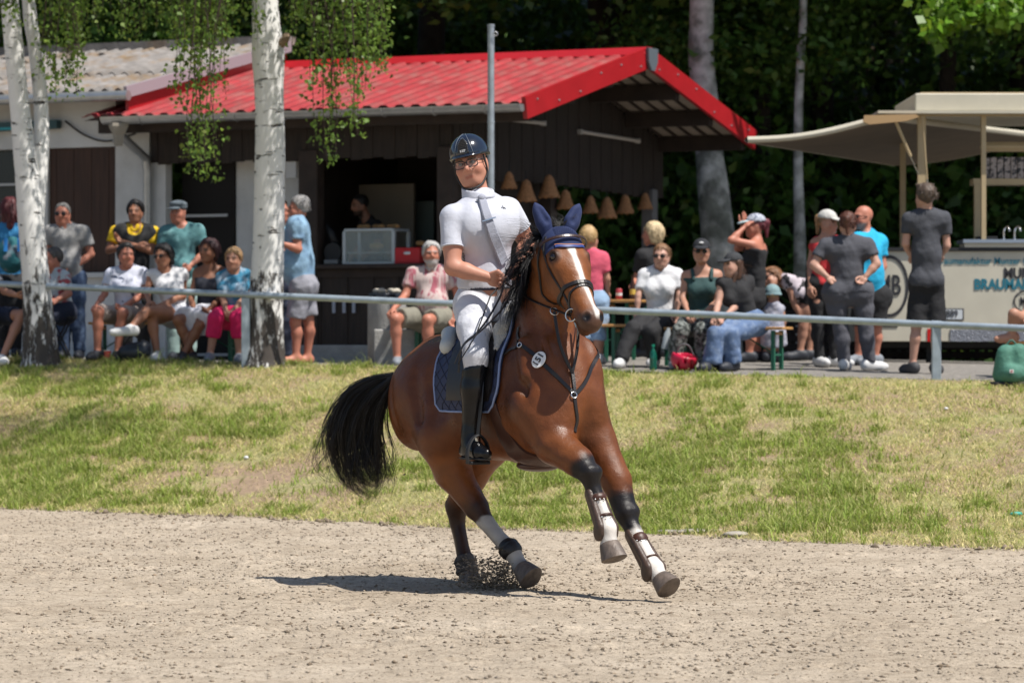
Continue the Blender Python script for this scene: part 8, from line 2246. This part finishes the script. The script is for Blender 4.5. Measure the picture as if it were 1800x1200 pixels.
person('seated woman in dark green tank top, black cap and patterned trousers', 34.9, (1233, 443, -4), ((1205, 484), (1262, 482)), ((1200, 525), (1262, 530)), ((1210, 552), (1236, 552)), ((1216, 566), (1252, 566)), ((1196, 582), (1234, 582)), ((1184, 640), (1238, 644)), mode='sit', hair=('pony', (0.07, 0.04, 0.025)), bust=0.8, w=1.03, skin='f', top=dict(m=fabric('dark_green', (0.022, 0.060, 0.060)), tank=0.045, sw=0.020, hem=0.06, sleeve=0), bottom=dict(m=fabric('snake', (0.19, 0.205, 0.19), (0.03, 0.035, 0.032), 26, 0.46, 0.54), g=0.026), shoes=s_grey, hat=('cap', fabric('cap_black', (0.016, 0.017, 0.022)), 'black baseball cap with white emblem on the woman in green', 'cap', fabric('cap_black', (0.016, 0.017, 0.022)), mat('white_print', (0.7, 0.7, 0.7), rough=0.5)), glasses='mirrored sunglasses on the woman in the dark green tank top')
person('seated girl in black top, dark cap and wide jeans at the bench end', 34.5, (1287, 466, -52), ((1268, 498, -.05), (1316, 494, .08)), ((1262, 535, -.12), (1300, 532, .0)), ((1256, 560, -.36), (1268, 562, -.34)), ((1300, 570), (1330, 568)), ((1258, 586, -.40), (1284, 588, -.36)), ((1252, 642, -.38), (1288, 650, -.30)), face=-35, mode='sit', hair=('long', (0.075, 0.035, 0.02), 1), bust=0.3, hs=0.93, skin='p', top=dict(m=f_black, sleeve=0.12, hem=0.02), bottom=dict(m=fabric('wide_jean', (0.095, 0.15, 0.27), (0.15, 0.21, 0.33), 16), g=0.026, flare=0.035), shoes=s_dark, hat=('cap', fabric('cap_dark', (0.028, 0.030, 0.034)), 'dark plain baseball cap on the girl in wide jeans'))
person('woman in black top with patterned cap shading her face with her hands', 36.4, (1326, 398, -82), ((1322, 430, -.15), (1338, 434, .15)), ((1285, 422, -.22), (1296, 436, .12)), ((1310, 398, -.12), (1306, 394, .05)), ((1318, 525, -.08), (1334, 525, .08)), ((1318, 585, -.08), (1330, 585, .08)), ((1316, 645, -.08), (1330, 645, .08)), face=-80, skin='r', bust=0.8, w=1.05, hair=('pony', (0.12, 0.02, 0.03)), top=dict(m=f_black, tank=0.05, sw=0.006, sleeve=0, hem=0.08), bottom=dict(m=f_black, len=0.8), shoes=s_dark, hands=0.22, hat=('cap', fabric('cap_pattern', (0.42, 0.44, 0.50), (0.14, 0.16, 0.22), 40), 'pale patterned cap on the woman holding her hands to her face', 'cap', fabric('cap_mint', (0.40, 0.52, 0.55))))
person('toddler in pale blue bucket hat and striped dress beside the bench', 36.4, (1358, 520, 165), ((1345, 544), (1372, 544)), ((1336, 555), (1378, 560)), ((1342, 540, .1), (1376, 580)), ((1352, 585), (1367, 585)), ((1351, 615), (1369, 615)), ((1347, 642), (1368, 642)), face=175, skin='f', w=0.62, hs=0.80, hair=('short', HBL), top=dict(m=fabric('stripe_dress', (0.40, 0.40, 0.46), (0.27, 0.28, 0.36), 30), sleeve=0.1, hem=0.0), bottom=dict(m=fabric('stripe_dress', (0.40, 0.40, 0.46)), len=0.75, skirt=True, flare=0.05, rise=0.05, name='skirt'), shoes=s_dark, hat=('bucket', fabric('bucket', (0.19, 0.29, 0.31)), 'pale blue bucket hat on the toddler', 'hat'))
person('woman in spotted blouse bending down to the toddler', 36.9, (1357, 490, -60, -10, -35), ((1384, 492, -.10), (1388, 500, .14)), ((1394, 528, -.12), (1400, 530, .14)), ((1406, 556, -.12), (1416, 560, .12)), ((1424, 514, -.08), (1428, 516, .08)), ((1412, 575, -.08), (1424, 578, .08)), ((1406, 640, -.08), (1422, 642, .08)), face=-75, skin='f', bust=0.5, w=0.95, hair=('bob', (0.20, 0.09, 0.04)), top=dict(m=fabric('spots', (0.50, 0.44, 0.48), (0.02, 0.018, 0.022), 13, 0.53, 0.56), sleeve=0.4), bottom=dict(m=f_black, len=0.35), shoes=s_dark, glasses='sunglasses on the woman bending down')
person('woman in red tank top, white cap and black leggings', 35.3, (1456, 392, 48, -4), ((1432, 426, .08), (1472, 424, -.08)), ((1424, 462, .05), (1478, 464, -.1)), ((1424, 505, -.08), (1490, 490, -.15)), ((1434, 498), (1462, 498)), ((1438, 570), (1466, 570)), ((1440, 638), (1468, 638)), face=40, skin='f', bust=0.6, w=0.97, hair=('pony', (0.30, 0.17, 0.08)), top=dict(m=fabric('red', (0.52, 0.030, 0.035)), tank=0.03, sw=0.022, sleeve=0, hem=0.02), bottom=dict(m=f_black, g=0.008), shoes=s_white, feet=(20, 50), hat=('cap', fabric('cap_white', (0.50, 0.49, 0.46)), 'off-white baseball cap on the woman in the red top'))
person('bald man in bright blue T-shirt and sunglasses facing the woman in grey', 35.8, (1516, 383, -62), ((1506, 420, -.10), (1546, 424, .08)), ((1504, 460, -.15), (1552, 468, .05)), ((1500, 470, -.35), (1532, 500, -.1)), ((1516, 520), (1544, 520)), ((1512, 578), (1540, 578)), ((1508, 640), (1538, 640)), face=-60, skin='r', w=1.12, belly=1.0, hs=1.0, top=dict(m=fabric('bright_blue', (0.012, 0.36, 0.60)), hem=0.06, g=0.024), bottom=dict(m=f_black, len=0.9, g=0.03), shoes=s_grey, beard=(0.2, 0.18, 0.17), glasses='dark sunglasses on the bald man in blue')
person('heavyset woman in charcoal top and leggings seen from behind, hands on hips', 34.5, (1490, 394, 172), ((1450, 430), (1526, 430)), ((1430, 466, -.05), (1541, 464, -.05)), ((1456, 488, -.1), (1520, 488, -.1)), ((1466, 512), (1514, 512)), ((1478, 578), (1522, 578)), ((1484, 642), (1528, 642)), face=180, skin='p', w=1.32, bust=0.6, hair=('pony', (0.085, 0.028, 0.015)), top=dict(m=fabric('grey_top', (0.062, 0.064, 0.078)), hem=0.02), bottom=dict(m=fabric('grey_legging', (0.075, 0.076, 0.092)), g=0.008), shoes=s_white, feet=(165, 120))
pm = person('young man with tousled hair in dark T-shirt and black shorts seen from behind', 33.9, (1626, 347, -148), ((1597, 384), (1660, 384)), ((1592, 428), (1664, 432)), ((1602, 452, .22), (1654, 450, .22)), ((1617, 492), (1641, 492)), ((1611, 572), (1645, 572)), ((1604, 642), (1644, 644)), face=175, skin='p', w=0.97, hs=0.98, hair=('messy', (0.085, 0.058, 0.040)), top=dict(m=fabric('dark_tee', (0.048, 0.051, 0.062)), hem=0.06, g=0.022), bottom=dict(m=fabric('black_shorts', (0.010, 0.010, 0.012)), len=1.0, g=0.016, flare=0.028, name='shorts'), shoes=mat('dark_trainer', (0.05, 0.05, 0.055), rough=0.7), feet=(205, 160))
for k_, h_3 in zip(pm['kn'], (pm['pel'] - pm['lat'] * 0.065, pm['pel'] + pm['lat'] * 0.065)):
    g = G(); d = nrm(k_ - h_3); c_ = k_ - d * 0.012
    g.torus(c_, 0.098, 0.010, d, n=28, k=6); g.build('hem_band', mat('pale_hem_band', (0.50, 0.52, 0.66), rough=0.8), pm['root'], smooth=True)
person('barefoot person with one knee drawn up on the bench at the right edge', 33.2, (1852, 430, -10), ((1822, 475), (1888, 475)), ((1812, 520), (1896, 520)), ((1800, 555, -.2), (1880, 560, -.25)), ((1830, 578), (1872, 578)), ((1782, 552, -.28), (1850, 580, -.42)), ((1778, 588, -.18), (1855, 650, -.40)), face=-25, mode='sit', nosnap=True, skin='f', hair=('short', HDB), top=dict(m=fabric('print', (0.3, 0.3, 0.3), (0.03, 0.03, 0.03), 20)), bottom=dict(m=fabric('print2', (0.25, 0.25, 0.25), (0.02, 0.02, 0.02), 24), len=0.55), feet=(-70, -20))
# ------------------------------------------------------------------ benches, tables and small things
m_bw = mat('varnished_bench_wood', (0.46, 0.235, 0.075), rough=0.5, var=0.2, vscale=6, stretch=(0.6, 8, 8))
m_bg = mat('green_bench_steel', (0.010, 0.105, 0.060), rough=0.45)
def bench(label, pa, pb, z, wid=0.26, cat='bench', group='beer benches', name='beer_bench', overhang=0.12):
    """plank from pa to pb (world xy) with green folding legs"""
    pa = np.array([pa[0], pa[1], z]); pb = np.array([pb[0], pb[1], z]); d = nrm(pb - pa); n = np.array([-d[1], d[0], 0])
    gm = float(gz(*((pa + pb) / 2)[:2])); o = thing(name, label, cat, ((pa + pb) / 2) * [1, 1, 0] + [0, 0, gm], group)
    g = G(); g.beam(pa, pb, wid, 0.028, bev=0.006); g.build('plank', m_bw, o)
    for e, s in ((pa + d * overhang, 1), (pb - d * overhang, -1)):
        for t in (-1, 1):
            q = e + n * t * wid * 0.38; gq = float(gz(q[0], q[1])); g = G(); g.beam([q[0], q[1], gq], [q[0], q[1], z - 0.02], 0.035, 0.035, up=tuple(d)); g.build('leg', m_bg, o)
        zl = gm + (z - gm) * 0.35; g = G(); g.beam(e - n * wid * 0.37 + [0, 0, zl - z], e + n * wid * 0.37 + [0, 0, zl - z], 0.02, 0.02); g.build('crossbar', m_bg, o)
        g = G(); g.beam(e - n * wid * 0.3 + [0, 0, -0.05], e + n * wid * 0.3 + [0, 0, -0.05], 0.05, 0.03); g.build('bracket', m_bw, o)
        g = G(); g.tube([e + d * s * 0.02 + [0, 0, zl - z], e + d * s * 0.42 + [0, 0, -0.03]], 0.008, 6); g.build('brace', m_bg, o)
    return o
def XY(px, Y): return ((px - 900) / FOC * Y, Y)
zs = lambda py, Y: CAMH + (600 - py) / FOC * Y
bench('long beer bench with green legs under the seated women left of the birch', XY(160, 36.35), XY(428, 36.15), zs(568, 36.2))
bench('short beer bench under the bearded man', XY(715, 36.25), XY(842, 36.15), zs(566, 36.2))
bench('beer bench with green legs under the woman in green and the girl in jeans', XY(1176, 35.05), XY(1386, 34.45), zs(577, 34.6))
bench('beer bench behind the horse head under the woman in the white T-shirt', XY(1062, 35.6), XY(1196, 35.4), zs(572, 35.5))
bench('wooden beer table behind the horse head', XY(1052, 36.6), XY(1128, 36.5), zs(529, 36.5), wid=0.5, cat='table', group=None, name='beer_table')
bench('beer bench cut off by the right edge', XY(1768, 33.2), XY(1960, 33.0), zs(602, 33.2))
# folding stool of the man behind the birch
st = thing('folding_stool', 'black folding stool under the man behind the left birch', 'stool', (*XY(104, 36.5), float(gz(*XY(104, 36.5)))))
g = G(); g.box((*XY(104, 36.5), zs(558, 36.5)), (0.17, 0.15, 0.014), bev=0.005); g.build('seat', m_dark, st)
for a, b in ((88, 124), (124, 88)):
    for dy in (-0.13, 0.13):
        p0 = XY(a, 36.5); p1 = XY(b, 36.5); g = G(); g.tube([[p0[0], 36.5 + dy, float(gz(p0[0], 36.5 + dy))], [p1[0], 36.5 + dy, zs(558, 36.5)]], 0.010, 6); g.build('leg', m_dark, st)
# pink cycle helmet
c = W(1203, 628, 34.2); c[2] = float(gz(c[0], c[1])) + 0.115
hm = thing('cycle_helmet', 'pink and red cycle helmet lying in front of the woman in green', 'helmet', c - [0, 0, 0.115])
S = Sdf(); S.ell(c, (0.135, 0.15, 0.12), k=0.02, cuts=[(c + [0, 0, 0.05], (0.25, -0.2, 1))]); S.ell(c + [0, 0, 0.055], (0.105, 0.12, 0.10), k=0.01, sub=True)
for i in range(3): S.cone(c + [-0.07 + 0.07 * i, -0.16, 0.0], c + [-0.05 + 0.05 * i, -0.05, -0.09], 0.014, 0.014, k=0.01, sub=True)
V, Q = S.surface(0.009); mk('shell', V, Q, mat('pink_red_shell', (0.55, 0.012, 0.055), rough=0.3, col2=(0.30, 0.01, 0.02), c2scale=6), hm, smooth=True)
for s in (-1, 1):
    g = G(); g.tube(resample([c + [0.09 * s, 0, 0.03], c + [0.05 * s, -0.03, 0.12], c + [0, -0.04, 0.15]], 10), 0.007, 6); g.build('strap', mat('helmet_strap', (0.12, 0.12, 0.13), rough=0.7), hm, smooth=True)
# green bottle
c = W(1148, 650, 34.4); c[2] = float(gz(c[0], c[1]))
o = thing('water_bottle', 'green plastic water bottle standing on the edge of the terrace', 'bottle', c); g = G(); g.lathe(c, [(0, 0), (0.036, 0.0), (0.038, 0.02), (0.035, 0.06), (0.038, 0.10), (0.036, 0.15), (0.018, 0.20), (0.014, 0.205), (0.014, 0.225)], 16); autosmooth(g.build('flask', mat('green_pet', (0.01, 0.18, 0.12), rough=0.1, trans=0.6), o)); g = G(); g.lathe(c, [(0.016, 0.225), (0.016, 0.25), (0, 0.25)], 12, caps=False); g.build('cap', mat('green_cap', (0.0, 0.2, 0.12), rough=0.4), o)
# beer bottle and cup on the table
c = W(1112, 528, 36.4); zt = zs(529, 36.5) + 0.015; c[2] = zt
o = thing('beer_bottle', 'brown beer bottle with yellow label on the beer table', 'bottle', c); g = G(); g.lathe(c, [(0, 0), (0.03, 0), (0.03, 0.14), (0.013, 0.20), (0.012, 0.25), (0.014, 0.255)], 14); autosmooth(g.build('glass', mat('brown_glass', (0.05, 0.02, 0.008), rough=0.1), o)); g = G(); g.lathe(c, [(0.0305, 0.05), (0.031, 0.055), (0.031, 0.10), (0.0305, 0.105)], 14, caps=False); g.build('label', mat('yellow_label', (0.6, 0.42, 0.08), rough=0.6), o)
c = W(1088, 528, 36.5); c[2] = zt
o = thing('drink_can', 'red and white drink can on the beer table', 'can', c); g = G(); g.lathe(c, [(0, 0), (0.028, 0), (0.033, 0.01), (0.033, 0.105), (0.027, 0.115), (0, 0.113)], 14, caps=False); autosmooth(g.build('body', mat('red_can', (0.4, 0.05, 0.06), rough=0.35), o)); g = G(); g.lathe(c, [(0.0335, 0.04), (0.0335, 0.07)], 14, caps=False); g.build('band', f_white, o)
# bottle in the hand of the woman in green's neighbour, dark bag, red cup on the left
c = W(1168, 592, 34.75); o = thing('drinking_bottle', 'clear grey drinking bottle beside the patterned trousers', 'bottle', c); g = G(); g.lathe(c - [0, 0, 0.12], [(0, 0), (0.032, 0), (0.034, 0.02), (0.034, 0.15), (0.018, 0.19), (0.016, 0.21), (0, 0.21)], 14, R=np.array([[1, 0, 0.2], [0, 1, 0], [-0.2, 0, 1]], float)); autosmooth(g.build('flask', mat('clear_plastic', (0.5, 0.55, 0.58), rough=0.15, alpha=0.7), o))
c = W(235, 632, 35.6); c[2] = float(gz(c[0], c[1]))
S = Sdf(); S.ell(c + [0, 0, 0.10], (0.16, 0.11, 0.10), k=0.03); S.ell(c + [0.10, 0, 0.13], (0.07, 0.08, 0.09), k=0.04, cuts=[((0, 0, c[2]), (0, 0, -1))]); o = thing('hand_bag', 'dark blue bag lying on the ground before the seated women', 'bag', c); V, Q = S.surface(0.014, noise=lambda P: 0.010 * wnoise(P, 25, 6)); mk('body', V, Q, mat('dark_blue_nylon', (0.014, 0.02, 0.03), rough=0.45), o, smooth=True); g = G(); g.tube(resample([c + [-0.10, -0.03, 0.17], c + [0, -0.05, 0.27], c + [0.10, -0.03, 0.18]], 12), 0.010, 6); g.build('handle', m_dark, o, smooth=True)
c = W(189, 630, 35.7); c[2] = float(gz(c[0], c[1])); o = thing('red_cup', 'red plastic cup standing on the ground by the left bench', 'cup', c); g = G(); g.lathe(c, [(0, 0), (0.028, 0), (0.038, 0.11), (0.035, 0.11), (0.026, 0.01)], 14, caps=False); autosmooth(g.build('wall', mat('red_cup_plastic', (0.45, 0.04, 0.05), rough=0.4), o)); g = G(); g.torus(c + [0, 0, 0.11], 0.037, 0.003, n=18, k=6); g.build('rim', f_white, o)
# green backpack at the right edge
c = W(1778, 684, 31.9); c[2] = float(gz(c[0], c[1]))
bk = thing('green_backpack', 'sage green square backpack standing at the right edge below the bench', 'backpack', c)
S = Sdf(); S.cone(c + [-0.06, 0, 0.10], c + [-0.05, 0, 0.29], 0.11, 0.085, k=0.03); S.cone(c + [0.07, 0, 0.10], c + [0.06, 0, 0.30], 0.11, 0.085, k=0.03); S.ell(c + [0, -0.10, 0.11], (0.10, 0.05, 0.08), k=0.03)
for q in S.p: q['cuts'] = [((0, 0, c[2] + 0.005), (0, 0, -1))]
V, Q = S.surface(0.012, noise=lambda P: 0.008 * wnoise(P, 26, 6)); mk('bag', V, Q, mat('sage_canvas', (0.06, 0.185, 0.135), rough=0.75, var=0.15, vscale=12, bump=0.4, bscale=30), bk, smooth=True)
g = G(); g.box(c + [-0.02, -0.155, 0.13], (0.018, 0.003, 0.016)); g.build('logo_patch', mat('white_print', (0.7, 0.7, 0.7), rough=0.5), bk); g = G(); g.box(c + [-0.02, -0.159, 0.13], (0.008, 0.003, 0.006)); g.build('logo_mark', mat('red_can', (0.4, 0.05, 0.06)), bk)
g = G(); g.tube(resample([c + [-0.05, 0, 0.36], c + [0, 0, 0.41], c + [0.05, 0, 0.36]], 10), 0.010, 6); g.build('handle', mat('sage_webbing', (0.04, 0.12, 0.09), rough=0.7), bk, smooth=True)
S = Sdf(); S.cone(c + [-0.10, 0.0, 0.02], c + [0.12, 0, 0.02], 0.11, 0.11, k=0.02, cuts=[((0, 0, c[2] + 0.035), (0, 0, 1)), ((0, 0, c[2] - 0.01), (0, 0, -1))]); V, Q = S.surface(0.012); mk('base', V, Q, m_dark, bk)
# stones at the foot of the bank
for (px, lab) in ((1215, 'flat pale stone slab at the foot of the bank right of the horse'), (1290, 'smaller flat stone slab at the foot of the bank')):
    x = (px - 900) / FOC * 25.6; y = float(Yb_(x)) + 0.10; S = Sdf(); S.ell((x, y, 0.02), (0.26 if px < 1250 else 0.10, 0.08, 0.018), k=0.02); V, Q = S.surface(0.014, noise=lambda P: 0.012 * wnoise(P, 22, 6)); o = mk('stone_slab', V, Q, m_conc, smooth=True); o.data.materials[0] = mat('dusty_stone', (0.33, 0.30, 0.25), rough=0.95, var=0.2, vscale=8, bump=0.3, bscale=30); tag(o, lab, 'stone')
# torn teal scrap and white paper scraps on the bank
for (px, py, cl, lab) in ((1786, 903, (0.02, 0.32, 0.26), 'teal plastic scrap on the bank at the right edge'), (433, 804, (0.6, 0.6, 0.6), 'white paper scrap on the bare soil of the bank'), (1663, 718, (0.6, 0.6, 0.6), 'tiny white paper scrap in the dry grass')):
    ts_ = np.linspace(23, 36, 1300); P = np.stack([(px - 900) / FOC * ts_, ts_, CAMH + (600 - py) / FOC * ts_], 1); i = int(np.argmax(P[:, 2] < gz(P[:, 0], P[:, 1]) + 0.02)); c = P[i]
    S = Sdf(); S.ell(c, (0.045 if py > 850 else 0.022, 0.03, 0.016)); V, Q = S.surface(0.007, noise=lambda P: 0.008 * wnoise(P, 60, 5)); o = mk('litter_scrap', V, Q, mat('scrap_%d' % px, cl, rough=0.5), smooth=False); tag(o, lab, 'litter')
